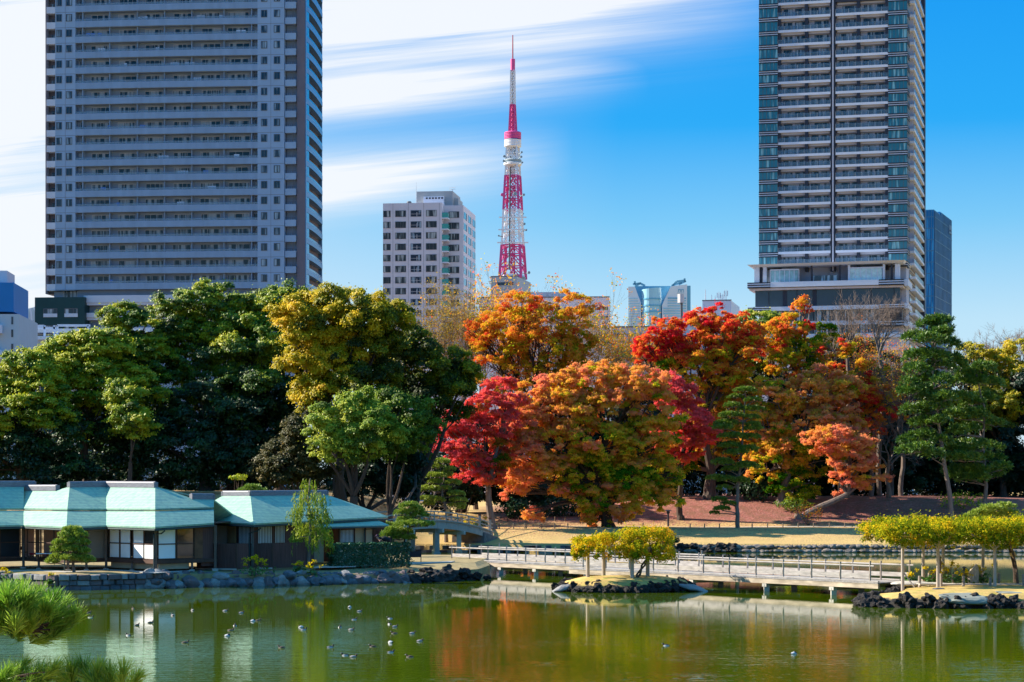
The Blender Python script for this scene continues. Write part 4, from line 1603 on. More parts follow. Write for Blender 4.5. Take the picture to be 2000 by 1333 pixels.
GM = 'autumn trees on the far shore'
bare_tree('elm_tree', 'thin yellow leaved tree in front of the white apartment block', 850, 306, 552, 100, .4, 6, GM, L_AMBER, .35, seed=3, leafn=5, leafs=.22, density=.85)
bare_tree('elm_tree', 'half bare brown twigged tree right below the white apartment block', 930, 312, 560, 70, .35, 5, GM, L_MAPLE, .5, seed=13, leafn=6, leafs=.28, density=.6)
bare_tree('elm_tree', 'tall spreading orange tree with black limbs and a bare twig top under the red tower', 1062, 306, 524, 135, .6, 6, GM, L_MAPLE, .56, seed=21, leafn=5, leafs=.3, density=.55, bark=M_BARK)
for px, pt, sp, sd, lb, dn in ((1168, 600, 55, 41, 'half bare amber tree hanging right of the orange tree with the bare top', .6), (905, 606, 58, 42, 'half bare amber tree left of the orange tree with the bare top', .7), (1275, 640, 50, 43, 'half bare rusty tree in front of the pale building left of the scarlet maple', .6), (1000, 600, 60, 44, 'rust leaved tree in front of the grey box building', .8)):
    bare_tree('elm_tree', lb, px, 310, pt, sp, .32, 6, GM, L_MAPLE if sd in (43, 44) else L_AMBER, .6, seed=sd, leafn=5, leafs=.22, density=dn)
tree('elm_tree', 'rusty orange tree filling below the bare twig top', 1066, 302, [(1050, 640, 70, 36, .58), (980, 650, 60, 36, .62), (1110, 650, 50, 40, .5), (1060, 690, 80, 36, .45), (980, 690, 55, 36, .55), (1020, 600, 55, 26, .66), (1120, 600, 40, 24, .58), (940, 655, 34, 26, .74), (1090, 720, 50, 30, .42), (1000, 730, 60, 30, .5)], L_MAPLE, .7, 42, .3, GM, .5, k=.62, twigs=6, flat=.8)
bare_tree('elm_tree', 'nearly bare tree with grey twigs left of the red maple and below the glass tower', 1225, 312, 610, 75, .32, 6, GM, L_MAPLE, .45, seed=5, leafn=4, leafs=.26, density=.5)
tree('maple_tree', 'crimson maple leaning over the arched bridge end', 962, 262, [(905, 830, 42, 24, .92), (955, 800, 55, 28, .86), (985, 770, 40, 26, .84), (900, 870, 38, 26, .88), (945, 870, 45, 26, .72), (915, 910, 36, 30, .78), (950, 930, 34, 26, .7), (880, 840, 26, 14, .95), (985, 830, 34, 30, .75), (975, 890, 30, 30, .2)], L_PINK, 0.51, 54, .25, GM, .42, k=0.92, twigs=2, bark=M_BARK2, fork=.3, zb=None, flat=.75, tvar=.15)
tree('maple_tree', 'huge orange maple with peach edges and green heart in the centre', 1188, 266, [(1165, 745, 70, 32, .64), (1100, 765, 55, 32, .66), (1235, 755, 60, 34, .62), (1050, 800, 55, 36, .74), (1010, 830, 40, 40, .86), (1120, 810, 60, 36, .6), (1190, 800, 60, 40, .55), (1270, 800, 45, 40, .5), (1290, 850, 36, 40, .42), (1020, 880, 50, 40, .84), (1090, 870, 60, 36, .62), (1170, 870, 70, 40, .42), (1250, 880, 55, 45, .4), (1010, 930, 40, 34, .88), (1080, 930, 50, 36, .62), (1150, 930, 55, 36, .2), (1230, 945, 50, 36, .16), (1290, 930, 42, 36, .35), (1160, 980, 40, 28, .3), (1210, 985, 45, 32, .55), (1040, 1000, 18, 16, .7), (1170, 1010, 30, 20, .45), (1300, 965, 30, 30, .32), (1000, 960, 26, 18, .86), (1110, 965, 30, 18, .82)], L_PEACH, 0.59, 68, .27, GM, .62, k=0.98, twigs=2, fork=.28, flat=.75, tvar=.15)
tree('maple_tree', 'scarlet maple with gold underside and lacy red top right of the glass tower', 1385, 285, [(1395, 628, 45, 24, .86), (1350, 650, 50, 28, .82), (1420, 650, 60, 30, .72), (1300, 650, 40, 26, .95), (1275, 680, 34, 26, .97), (1320, 690, 45, 26, .84), (1380, 690, 70, 30, .66), (1440, 690, 50, 34, .6), (1350, 730, 60, 30, .45), (1420, 735, 55, 30, .42), (1260, 700, 20, 16, .97), (1455, 660, 30, 24, .75)], L_MAPLE, 0.53, 54, .26, GM, .5, k=0.78, twigs=4, fork=.45, bark=M_BARK, flat=.75, tvar=.15)
tree('maple_tree', 'crimson and pink maple tucked behind the right side of the huge orange maple', 1330, 276, [(1295, 755, 38, 24, .95), (1320, 770, 34, 30, .9), (1340, 820, 40, 36, .9), (1310, 850, 40, 30, .85), (1370, 850, 30, 26, .75), (1330, 880, 40, 24, .7)], L_PINK, 0.51, 57, .25, GM, .35, k=1.03, twigs=2, flat=.75, tvar=.15)
tree('maple_tree', 'amber tree with stout forked grey trunk on the leaf covered slope', 1388, 288, [(1380, 790, 45, 30, .42), (1420, 810, 45, 36, .5), (1390, 850, 45, 34, .4), (1350, 880, 40, 34, .12), (1430, 870, 40, 34, .45), (1400, 760, 45, 26, .3), (1450, 770, 40, 30, .58), (1310, 910, 40, 30, .2)], L_PEACH, 0.57, 57, .27, GM, .75, k=0.92, bark=M_BARK2, twigs=2, fork=.25, flat=.75, tvar=.15)
tree('maple_tree', 'tall ragged amber tree climbing in front of the right tower podium', 1540, 290, [(1570, 595, 24, 12, .62), (1545, 640, 34, 26, .55), (1520, 660, 40, 26, .55), (1560, 690, 45, 30, .38), (1590, 670, 30, 40, .3), (1530, 710, 40, 24, .45), (1580, 730, 34, 24, .5), (1500, 690, 22, 18, .6)], L_MAPLE, 0.51, 54, .26, GM, .4, k=0.80, twigs=4, fork=.5, bark=M_BARK2, flat=.75, tvar=.15)
tree('maple_tree', 'broad peach and gold tree with leaning trunk right of the tall slim pine', 1525, 282, [(1520, 780, 45, 36, .55), (1580, 770, 45, 36, .68), (1600, 740, 30, 26, .72), (1510, 850, 50, 36, .5), (1570, 830, 50, 36, .64), (1630, 800, 45, 30, .8), (1560, 880, 50, 36, .35), (1500, 910, 45, 34, .42), (1640, 840, 45, 30, .8), (1590, 900, 40, 36, .25), (1550, 950, 45, 30, .12), (1640, 760, 40, 24, .66), (1480, 830, 36, 40, .5)], L_PEACH, 0.57, 61, .27, GM, .5, k=0.92, twigs=2, bark=M_BARK2, fork=.3, flat=.75, tvar=.15)
tree('maple_tree', 'loose russet maple spreading from the peach and gold tree towards the bare branches', 1650, 287, [(1650, 720, 45, 26, .66), (1690, 770, 50, 30, .7), (1640, 770, 45, 28, .6), (1720, 820, 40, 26, .72), (1670, 830, 50, 30, .62), (1710, 730, 30, 22, .74), (1630, 680, 30, 20, .6), (1740, 780, 26, 20, .7)], L_MAPLE, .5, 44, .25, GM, .4, k=.6, twigs=6, bark=M_BARK2, fork=.4, flat=.7, tvar=.15)
tree('maple_tree', 'low drooping coral branch tree right of the peach and gold tree', 1560, 276, [(1665, 900, 40, 24, .85), (1690, 930, 32, 22, .78), (1650, 945, 26, 24, .9), (1620, 860, 50, 24, .8), (1660, 870, 45, 22, .82)], L_PEACH, 0.49, 61, .25, GM, .4, k=1.03, lean=4, bark=M_BARK2, fork=.3, flat=.75, tvar=.15)
tree('evergreen_tree', 'round green tree top between the scarlet maple and the right tower podium', 1480, 302, [(1480, 632, 40, 22, .6), (1450, 650, 40, 24, .55), (1510, 655, 36, 26, .5), (1480, 680, 60, 40, .4)], L_GREEN, .8, 110, .32, GM, .4, flat=.6, tvar=.17)
for i, (px, pt, sp, lb, sd, lv) in enumerate([(1655, 572, 58, 'bare vase shaped tree with brown twig head, left one before the tower podium', 4, 6), (1718, 572, 60, 'bare vase shaped tree with brown twig head, right one before the tower podium', 9, 6),
                                             (1760, 690, 80, 'grey leafless shrubby tree in the gap left of the great right pine', 6, 6), (1735, 800, 70, 'pale leafless branches hanging over the dark gap below the bare trees', 16, 6)]):
    bare_tree('bare_tree', lb, px, 292 - i * 2, pt, sp, .3, lv, seed=sd, fork=.7 if i < 2 else .35, leaf=L_MAPLE if i == 2 else None, tone=.5, leafn=2, leafs=.2, density=.4, bark=M_BARK2)
for px, Y, pt, sp, sd, lb in ((1700, 296, 640, 75, 51, 'brown twiggy tree filling the gap below the bare vase shaped trees'), (1740, 300, 660, 70, 52, 'rusty twigged tree between the bare trees and the great pine'), (1640, 298, 650, 60, 53, 'thin rusty tree just right of the tall ragged amber tree')):
    bare_tree('elm_tree', lb, px, Y, pt, sp, .3, 6, GM, L_MAPLE, .62, seed=sd, fork=.3, leafn=4, leafs=.2, density=.5, bark=M_BARK2)
for i, (px, pt, sp, lb, sd) in enumerate([(1905, 655, 60, 'bare purple twigged tree just right of the great pine on the skyline', 31), (1965, 640, 60, 'bare purple twigged tree near the right edge on the skyline', 32), (2030, 635, 60, 'bare purple twigged tree cut by the right edge on the skyline', 33)]):
    bare_tree('bare_tree', lb, px, 318, pt, sp, .35, 6, seed=sd, fork=.62)
tree('evergreen_tree', 'yellow green tree behind the two right pines', 1960, 300, [(1940, 720, 50, 36, .62), (1990, 710, 50, 40, .66), (1900, 700, 30, 26, .6), (1960, 780, 60, 40, .5), (1890, 780, 40, 50, .5), (2010, 790, 40, 40, .5), (1930, 820, 50, 40, .4)], L_GOLD, .75, 70, .3, GM, .4, k=.75, twigs=3)
tree('evergreen_tree', 'mixed green and rust tree top below the bare vase shaped trees', 1660, 300, [(1640, 690, 40, 36, .3), (1680, 700, 34, 30, .35), (1620, 740, 40, 30, .25), (1700, 760, 60, 50, .2)], L_OLIVE, .8, 100, .3, GM, .4)
# dark undergrowth closing the view on the right, and behind the centre
for px, Y, lb in ((1090, 300, 'dark undergrowth tree behind the left half of the huge orange maple'), (1240, 302, 'dark undergrowth tree behind the right half of the huge orange maple'), (1460, 306, 'dark undergrowth tree behind the slim pine'),
                  (1620, 306, 'dark undergrowth tree behind the leaning trunk'), (1740, 304, 'black green tree in the deep gap left of the great pine'), (1850, 308, 'black green tree behind the great pine'),
                  (1950, 306, 'black green tree behind the crooked pine'), (2040, 302, 'black green tree at the right edge')):
    ph = 790 if px > 1400 else 820
    tree('evergreen_tree', lb, px, Y, [(px, ph, 85, 60, .12), (px - 50, ph + 70, 70, 60, .08), (px + 50, ph + 70, 70, 60, .08), (px, ph + 130, 80, 40, .05)], L_DARK, 1.4, 90, .5, 'dark trees closing the view', .45)

# ---- pines
def cone_pads(px, rows, seed):
    """rows: (row, half spread, lean)"""
    r_ = random.Random(seed)
    out = []
    for y, sp, mid in rows:
        n = max(2, int(sp / 12))
        for k in range(n):
            t = (k + .5) / n * 2 - 1
            out.append((mid + t * sp * .78 + r_.uniform(-6, 6), y + abs(t) * 9 + r_.uniform(-8, 8), r_.uniform(22, 36), r_.uniform(12, 19), r_.uniform(-1, 1) * sp / 17))
    return out


GP_ = 'pines right of the autumn maples'
pine('pine_tree', 'tallest dark green pine with leaning trunk behind the long pergola', 1862, 272,
     cone_pads(1820, [(622, 14, 1826), (640, 32, 1824), (662, 48, 1822), (690, 56, 1818), (715, 60, 1820), (742, 56, 1812), (768, 58, 1808), (795, 46, 1812), (825, 40, 1818), (855, 44, 1812), (885, 40, 1800)], 2),
     L_PINE, [(1862, 1000), (1850, 940), (1835, 850), (1822, 720), (1826, 610)], .34, .62, .10, 1.0, GP_, tone=.55)
pine('pine_tree', 'crooked pine with bluish rounded pads right of the tallest pine', 1918, 276,
     cone_pads(1900, [(725, 24, 1905), (748, 40, 1900), (780, 42, 1892), (810, 44, 1885), (838, 40, 1890), (868, 52, 1900), (892, 56, 1900), (915, 50, 1905), (930, 36, 1890)], 5) + [(1945, 830, 22, 12), (1955, 915, 26, 13)],
     L_PINE, [(1918, 990), (1926, 950), (1920, 880), (1922, 800), (1905, 720)], .3, .58, .10, 1.0, GP_, tone=.6)
pine('pine_tree', 'slim straight pine with flat separate pads standing alone on the lawn', 1441, 266,
     [(1455, 763, 24, 7), (1438, 776, 16, 7), (1472, 782, 18, 7), (1432, 793, 18, 8), (1465, 800, 26, 8), (1428, 812, 28, 8), (1468, 816, 16, 6), (1420, 828, 28, 9), (1472, 830, 16, 7), (1412, 836, 22, 7), (1470, 838, 20, 6),
      (1432, 853, 30, 9), (1468, 856, 20, 10), (1425, 872, 22, 10), (1462, 880, 22, 12), (1440, 885, 26, 8), (1412, 905, 24, 11), (1458, 912, 24, 12), (1425, 918, 18, 8), (1398, 935, 20, 8), (1420, 938, 24, 8), (1448, 940, 18, 9), (1415, 955, 16, 8), (1405, 978, 16, 8), (1425, 985, 16, 6), (1410, 995, 18, 7), (1395, 1003, 10, 4)],
     L_PINE, [(1441, 1032), (1439, 990), (1443, 930), (1450, 850), (1456, 770)], .30, .26, .06, .9, tone=.72, dr=.9)
pine('pine_tree', 'pruned cloud pine with pale green layers behind the arched bridge', 872, 248,
     [(862, 903, 20, 8), (848, 913, 20, 9), (880, 918, 12, 6), (850, 930, 30, 8), (868, 926, 16, 7), (850, 942, 16, 7), (885, 944, 18, 8), (838, 957, 26, 9), (868, 955, 14, 7), (890, 966, 20, 8), (835, 975, 22, 7), (856, 978, 16, 8), (895, 978, 18, 7), (838, 985, 14, 7), (892, 988, 20, 7), (900, 994, 10, 5)],
     L_PINEL, [(875, 1020), (872, 1000), (866, 975), (860, 935), (860, 905)], .26, .24, .055, .8, tone=.72, wrap=((876, 1007), (873, 995)), supports=[((842, 998), (853, 985)), ((852, 1005), (868, 994))], dr=.9)
pine('pine_tree', 'small spreading pine with straw banded trunk at the hedge end', 797, 174.5,
     [(800, 990, 22, 9), (812, 998, 18, 7), (785, 1004, 18, 9), (820, 1007, 18, 8), (792, 1016, 16, 6), (805, 1025, 34, 8), (835, 1026, 14, 7), (770, 1038, 22, 9), (790, 1040, 18, 8), (760, 1046, 20, 8), (782, 1052, 18, 8), (803, 1052, 10, 6)],
     L_PINEL, [(797, 1101), (795, 1085), (798, 1050), (801, 1020), (800, 990)], .17, .26, .045, 1.25, zb=1.15, wrap=((798, 1067), (798, 1056)), tone=.5, dr=.9)
pine('pine_tree', 'pale green pine peeping out between the annex corner and the small spreading pine', 745, 196,
     [(745, 1028, 20, 9), (735, 1038, 16, 9), (752, 1040, 20, 9), (770, 1030, 16, 8)], L_PINEL, [(748, 1075), (746, 1050), (745, 1028)], .14, .28, .05, 1.2, zb=1.15)
pine('pine_tree', 'round topped garden pine with short trunk in front of the teahouse', 145, 161.2,
     [(142, 1038, 22, 10), (130, 1047, 16, 9), (158, 1046, 14, 8), (122, 1062, 20, 9), (145, 1058, 22, 10), (165, 1062, 12, 8), (115, 1075, 16, 9), (138, 1075, 24, 11), (162, 1078, 14, 9), (112, 1090, 18, 8), (135, 1092, 22, 9), (160, 1092, 20, 9), (172, 1096, 14, 8), (100, 1099, 12, 6)],
     L_PINEL, [(147, 1119), (143, 1105), (145, 1080), (142, 1050), (142, 1036)], .14, .24, .04, 1.5, zb=1.17, tone=.62, dr=.95)
pine('pine_tree', 'dome of bright green pine behind the right part of the long pergola', 1945, 251,
     [(1940, 996, 28, 10), (1962, 992, 22, 9), (1918, 1004, 26, 9), (1955, 1008, 34, 10), (1900, 1012, 20, 8), (1978, 1006, 14, 8)], L_PINEL, [(1945, 1060), (1945, 1030), (1945, 1000)], .2, .45, .075, 1.2, tone=.72)
pine('pine_tree', 'leaning dark trunked pine on the right island with a straw band', 1985, 150.5,
     [(1920, 1060, 14, 6), (1985, 1068, 16, 8), (1945, 1072, 24, 6), (2010, 1060, 20, 9)], L_PINEL, [(1987, 1128), (1983, 1105), (1978, 1085), (1970, 1065), (1960, 1048)], .2, .26, .045, 1.2, zb=.93, wrap=((1981, 1088), (1976, 1079)), bark=M_BARK, tone=.6)
pine('pine_shrub', 'small round pine top showing above the annex roof', 492, 196, [(492, 955, 20, 8), (480, 962, 16, 7), (506, 961, 16, 7)], L_PINEL, [(492, 1000), (492, 975), (492, 958)], .12, .3, .05, 1.3, zb=1.15, tone=.4)

# ---- willow like tree, hedge, shrubs, vines
def hanging(name, label, px, Y, zb, tips, leaf, trunk, tr, n=46, ln=1.6):
    x = XW(px, Y)
    root = thing(name, label, 'tree', (x, Y, zb), 0)
    q = MB()
    tp = [Vector((x, Y, zb - .2))] + [W(a, b, Y) for a, b in trunk]
    q.tube(tp, [tr * (1 - .7 * i / (len(tp) - 1)) for i in range(len(tp))], 8)
    C, D = [], []
    for (cx_, cy_, rx, ry) in tips:
        c = W(cx_, cy_, Y + R.uniform(-.6, .6))
        a, b = rx * Y / F, ry * Y / F
        near = min(tp, key=lambda v: (v - c).length)
        limb(q, near, c, tr * .3, .02, .15, 4, 5)
        for _ in range(int(n * rx * ry / 300)):
            p = c + Vector((R.gauss(0, .55) * a, R.gauss(0, .55) * a, R.uniform(-.2, 1) * b))
            L = ln * R.uniform(.35, 1.0)
            m = 16
            for j in range(m):
                t = j / m
                C.append((p.x + math.sin(t * 4 + p.x) * .06 + R.gauss(0, .04), p.y + R.gauss(0, .05), p.z - L * t))
                D.append((R.gauss(0, .5), R.gauss(0, .5), -1))
    C, D = np.array(C), unit(np.array(D))
    raw_quads('crown', blade_quads(C, D, RNG.uniform(.12, .26, len(C)), np.full(len(C), .055)), .62 + RNG.normal(scale=.2, size=len(C)), leaf, root)
    q.build('trunk', M_BARK2, root)
    q = MB()
    q.tube([Vector((x - .28, Y - .1, zb - .1)), Vector((x - .28, Y - .1, zb + 1.9))], .06, 6)
    q.build('support_pole', mat('bamboo_pole', (.5, .36, .16), .6, .3, 8), root)
    return root


hanging('weeping_tree', 'thin weeping yellow green tree in front of the annex roof', 601, 170.5, 1.0,
        [(602, 948, 16, 14), (590, 975, 14, 16), (620, 975, 16, 16), (580, 1005, 14, 18), (610, 1005, 18, 18), (635, 1010, 12, 18), (595, 1035, 18, 16), (625, 1035, 16, 14), (645, 1045, 10, 10), (575, 1050, 12, 14), (612, 1050, 16, 10)], L_LIME,
        [(604, 1080), (605, 1050), (607, 1010), (602, 975), (606, 935)], .15)


def leafy_box(name, label, cat, x0, x1, y0, y1, z0, z1, leaf, n, size, tone, rot=0.0, jit=.5):
    """a clipped hedge: leaves over a rounded box, twigs inside"""
    root = thing(name, label, cat, ((x0 + x1) / 2, (y0 + y1) / 2, z0))
    u = RNG.uniform(-1, 1, size=(n, 3))
    ax = RNG.integers(0, 3, size=n)
    pick = RNG.uniform(size=n)
    ax = np.where(pick < .5, 1, np.where(pick < .85, 2, 0))
    sg = np.where(RNG.uniform(size=n) < .7, -1.0, 1.0)
    sg = np.where(ax == 2, 1.0, sg)
    d = np.zeros((n, 3))
    for i in range(3):
        u[ax == i, i] = sg[ax == i]
        d[ax == i, i] = sg[ax == i]
    h = np.array([(x1 - x0) / 2, (y1 - y0) / 2, (z1 - z0) / 2])
    wob = 1 + .06 * np.sin(u[:, :1] * 23) * np.cos(u[:, 2:] * 7)
    C = np.array([(x0 + x1) / 2, (y0 + y1) / 2, (z0 + z1) / 2]) + u * h * wob * RNG.uniform(.86, 1.03, size=(n, 1))
    c0 = np.array([(x0 + x1) / 2, (y0 + y1) / 2])
    ca, sa = math.cos(rot), math.sin(rot)
    rel = C[:, :2] - c0
    C[:, 0] = c0[0] + rel[:, 0] * ca - rel[:, 1] * sa
    C[:, 1] = c0[1] + rel[:, 0] * sa + rel[:, 1] * ca
    Nn = unit(d + jit * RNG.normal(size=(n, 3)))
    raw_quads('foliage', leaf_quads(C, Nn, size * RNG.uniform(.6, 1.2, n)), tone + RNG.normal(scale=.14, size=n), leaf, root)
    q = MB()
    for k in range(9):
        t = (k + .5) / 9 * 2 - 1
        px_, py_ = c0[0] + t * h[0] * .9 * ca, c0[1] + t * h[0] * .9 * sa
        q.tube([(px_, py_, z0 - .1), (px_ + .1, py_, z0 + (z1 - z0) * .6)], [.05, .02], 5)
    q.build('stem', M_BARK, root)
    return root


L_HEDGE = leafmat('hedge_leaf', [(0, (.008, .05, .022)), (.5, (.015, .085, .035)), (1, (.06, .17, .04))], .2, .05)
leafy_box('hedge', 'clipped dark green hedge beside the annex entrance', 'hedge', -14.7, -8.2, 172.5, 174.0, 1.1, 3.0, L_HEDGE, 9000, .15, .45, rot=.32)


def vine(name, label, org, blobs, leaf, stems, tone, per=70, size=.16):
    root = thing(name, label, 'wisteria', org)
    P = np.array([b[:3] for b in blobs])
    D = unit(RNG.normal(size=P.shape) + np.array([0, 0, 1.0]))
    C, Nn, S, T = cloud(P, D, np.array([b[3] for b in blobs]), per, size, tone + RNG.normal(scale=.2, size=len(P)), .7, .9, -.8, .2)
    # leaflets hang in sprays
    k = RNG.uniform(size=len(C)) < .4
    C[k, 2] -= RNG.uniform(0, .35, size=k.sum())
    T[k] -= .1
    raw_quads('foliage', leaf_quads(C, Nn, S, .5), T, leaf, root)
    q = MB()
    for pts, r0_, r1_ in stems:
        m = len(pts)
        q.tube(pts, [r0_ + (r1_ - r0_) * i / (m - 1) for i in range(m)], 6)
    q.build('stem', M_TWIG, root)
    return root


bl = []
for _ in range(900):
    x = R.uniform(24.4, 40.5)
    y = R.uniform(141.4, 151)
    edge = min(1, (x - 24.2) / 2.0)
    bl.append((x, y, 4.74 + R.uniform(-.32, .5) * (.4 + .6 * edge) + .10 * math.sin(x * 2.3 + y), R.uniform(.28, .6)))
for _ in range(330):
    x = R.uniform(24.6, 40.5)
    bl.append((x, R.choice((141.3, 141.6, 151)), 4.38 + R.uniform(-.5, .25), R.uniform(.12, .34)))
for x, z in ((24.6, 5.45), (24.9, 5.2), (27.2, 5.65), (27.7, 5.5), (30.4, 5.5), (34, 5.5)):
    bl.append((x, 145, z, .35))
st = [([(29.0 + s, 147 + R.uniform(-2, 2), .9), (29.2 + s, 147, 2.4), (28.8 + s, 147.4, 4.5)], .1, .06) for s in (0.1, 5.2)]
st += [([(25 + k * 1.5, 143 + R.uniform(0, 6), 4.7), (26 + k * 1.5, 144 + R.uniform(0, 5), 5.2), (27.5 + k * 1.5, 143 + R.uniform(0, 6), 4.9)], .05, .03) for k in range(10)]
vine('wisteria_vine', 'dense green and gold vine roofing the long pergola', (31, 146, 4.4), bl, L_WIST, st, .44, 80, .13)
bl = []
for _ in range(170):
    t = R.random()
    x = 4.6 + 7.0 * t
    bl.append((x, R.uniform(155.0, 159.4), 3.45 + .75 * sm(0, .6, t) * R.uniform(.2, 1.1) + R.uniform(-.25, .3), R.uniform(.25, .5)))
for _ in range(70):
    t = R.random()
    bl.append((8.2 + 3.6 * t, R.uniform(154.8, 158.6), 2.4 + 1.2 * R.random(), R.uniform(.22, .4)))
for _ in range(75):
    bl.append((R.uniform(4.4, 11.4), R.choice((154.8, 155.2, 156)), 2.95 + R.uniform(-.45, .35), R.uniform(.12, .28)))
tw = [[(9.0 + .12 * math.sin(i * 1.5 + k * 3.1) + i * .17, 155.9 + .12 * math.cos(i * 1.5 + k * 3.1), .9 + i * .32) for i in range(8)] for k in range(2)]
vine('wisteria_vine', 'bright yellow vine spilling over the small pergola on the round islet', (8, 157, 3.2), bl, L_WIST, [(tw[0], .09, .06), (tw[1], .08, .05)] +
     [([(x, 156.8, 3.3), (x + .7, 156 + R.uniform(-.6, .8), 3.9), (x + 1.5, 155.6, 3.0)], .03, .015) for x in (6, 7.2, 8.4, 9.3, 9.9, 10.2)], .64, 80, .135)


def shrub(name, label, px, Y, zb, rx, ry, leaf, tone, n=900, size=.16, cat='shrub', group=None, stems=True, py=None):
    x = XW(px, Y)
    c = W(px, py, Y)
    root = thing(name, label, cat, (x, Y, zb), 0, group)
    a, b = rx * Y / F, ry * Y / F
    d = unit(RNG.normal(size=(n, 3)))
    C = np.array(c) + d * np.array([a, a * .8, b]) * RNG.uniform(.3, 1.03, size=(n, 1)) ** .5 * (1 + .2 * np.sin(d[:, :1] * 9 + px))
    raw_quads('foliage', leaf_quads(C, unit(d + .5 * RNG.normal(size=(n, 3)) + np.array([0, 0, .3])), size * RNG.uniform(.6, 1.2, n)), tone + RNG.normal(scale=.15, size=n), leaf, root)
    q = MB()
    for k in range(7):
        limb(q, (x + R.uniform(-.1, .1), Y, zb - .1), c + Vector((R.uniform(-.8, .8) * a, R.uniform(-.5, .5) * a, R.uniform(-.3, .6) * b)), .035, .012, .1, 4, 4)
    q.build('stem', M_TWIG, root)
    return root


def ztg(px, Y):
    return terrain(XW(px, Y), Y)


shrub('shrub', 'wispy rust coloured shrub on the leaf covered slope', 1580, 271, ztg(1580, 271), 34, 20, L_MAPLE, .62, 380, .2, py=1000)
shrub('shrub', 'dark round shrub at the lawn edge just right of the yellow vine', 1313, 243.8, .9, 13, 9, L_HEDGE, .3, 700, .2, py=1055)
shrub('shrub', 'dark shrub under the slope left of the slim pine', 1475, 284, ztg(1475, 284), 40, 26, L_DARK, .3, 900, .3, py=955)
shrub('shrub', 'green shrub at the foot of the leaning trunk', 1550, 279, ztg(1550, 279), 34, 14, L_GREEN, .5, 700, .25, py=985)
shrub('shrub', 'dark green undergrowth bush right of the crimson maple trunk', 1010, 279, ztg(1010, 279), 38, 22, L_DARK, .35, 1200, .3, py=992)
shrub('shrub', 'dark green undergrowth bush behind the rows of stakes', 1085, 281, ztg(1085, 281), 44, 22, L_DARK, .35, 1200, .3, py=990)
shrub('shrub', 'dark green undergrowth bush left of the huge maple trunk', 1145, 281, ztg(1145, 281), 36, 20, L_DARK, .3, 1000, .3, py=992)
shrub('shrub', 'sparse green sapling under the great right pines', 1880, 280, ztg(1880, 280), 50, 18, L_GREEN, .78, 380, .3, py=975)
shrub('shrub', 'yellow green low bush on the dark slope behind the annex ridge', 468, 214, terrain(XW(468, 214), 214), 20, 6, L_GREEN, .9, 260, .2, py=932)

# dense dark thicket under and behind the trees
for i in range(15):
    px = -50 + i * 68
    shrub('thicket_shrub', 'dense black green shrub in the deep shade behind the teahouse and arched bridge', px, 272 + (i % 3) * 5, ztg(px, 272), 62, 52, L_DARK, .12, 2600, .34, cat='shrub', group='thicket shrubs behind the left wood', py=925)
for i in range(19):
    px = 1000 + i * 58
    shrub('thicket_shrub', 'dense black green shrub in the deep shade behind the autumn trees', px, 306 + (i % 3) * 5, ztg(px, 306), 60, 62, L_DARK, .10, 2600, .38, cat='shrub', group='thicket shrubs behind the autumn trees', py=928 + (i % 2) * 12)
# ---------------------------------------------------------------- the city behind the garden
M_CONC = mat('grey_tower_panel', (0.27, 0.40, 0.56), 0.8, 0.07, .25)
M_PARA = mat('tower_parapet', (0.225, 0.34, 0.49), 0.8, 0.10, .3, stretch=(2, 2, .2))
M_SLATE = mat('tower_slate_wall', (0.16, 0.15, 0.18), 0.8, 0.08, .3)
M_RECESS = mat('balcony_recess', (0.26, 0.35, 0.47), 0.85, 0.08, .3)
M_PALEBAL = mat('pale_balcony', (0.52, 0.58, 0.68), 0.75, 0.05, .3)
M_JOINT = mat('panel_joint', (0.16, 0.17, 0.2), 0.8, .05)
M_FRAME = mat('window_frame_grey', (0.10, 0.11, 0.13), 0.5, .05)
M_WFRAME = mat('window_frame_pale', (0.55, 0.55, 0.58), 0.5, .05)
M_GL_A = glassmat('tower_glass', (0.015, 0.035, 0.06), (0.30, 0.40, 0.48), .08, .5, 1.0, .52)
M_GL_B = glassmat('sliding_glass', (0.02, 0.04, 0.06), (0.38, 0.44, 0.50), .1, .35, 5.0, .48)
M_GL_C = glassmat('corner_bay_glass', (0.03, 0.17, 0.23), (0.26, 0.52, 0.56), .05, .6, 9.0, .55)
M_GL_D = glassmat('block_glass', (0.03, 0.05, 0.06), (0.42, 0.46, 0.46), .08, .4, 3.0, .5)
M_GL_BL = glassmat('blue_curtain_glass', (0.01, 0.14, 0.36), (0.04, 0.30, 0.60), .2, .25, 2.0, .5)


def clearglass(name, col, k):
    """thin clear rail glass: partly see-through, partly tinted and glossy"""
    if name in MATS:
        return MATS[name]
    m = bpy.data.materials.new(name)
    m.use_nodes = True
    t = m.node_tree
    b = t.nodes['Principled BSDF']
    b.inputs['Base Color'].default_value = (*col, 1)
    b.inputs['Roughness'].default_value = .1
    b.inputs['Alpha'].default_value = k
    MATS[name] = m
    return m


M_RAILG = clearglass('balcony_rail_glass', (0.22, 0.32, 0.42), .42)
M_SMOKY = clearglass('smoky_rail_glass', (.12, .20, .28), .38)
M_GREENW = mat('dark_green_tile', (0.006, 0.045, 0.05), 0.5, 0.12, .8)
M_WHITE = mat('white_panel', (0.62, 0.67, 0.78), 0.6, 0.04, .3)
M_OFFW = mat('off_white_wall', (0.60, 0.57, 0.62), 0.75, 0.06, .3)
M_BLACKB = mat('black_band', (0.018, 0.022, 0.035), 0.4, 0.1)
M_DKPIER = mat('dark_navy_pier', (0.03, 0.035, 0.055), 0.5, 0.1)
M_BEIGE = mat('beige_balcony_wall', (0.47, 0.50, 0.60), 0.8, 0.05, .3)


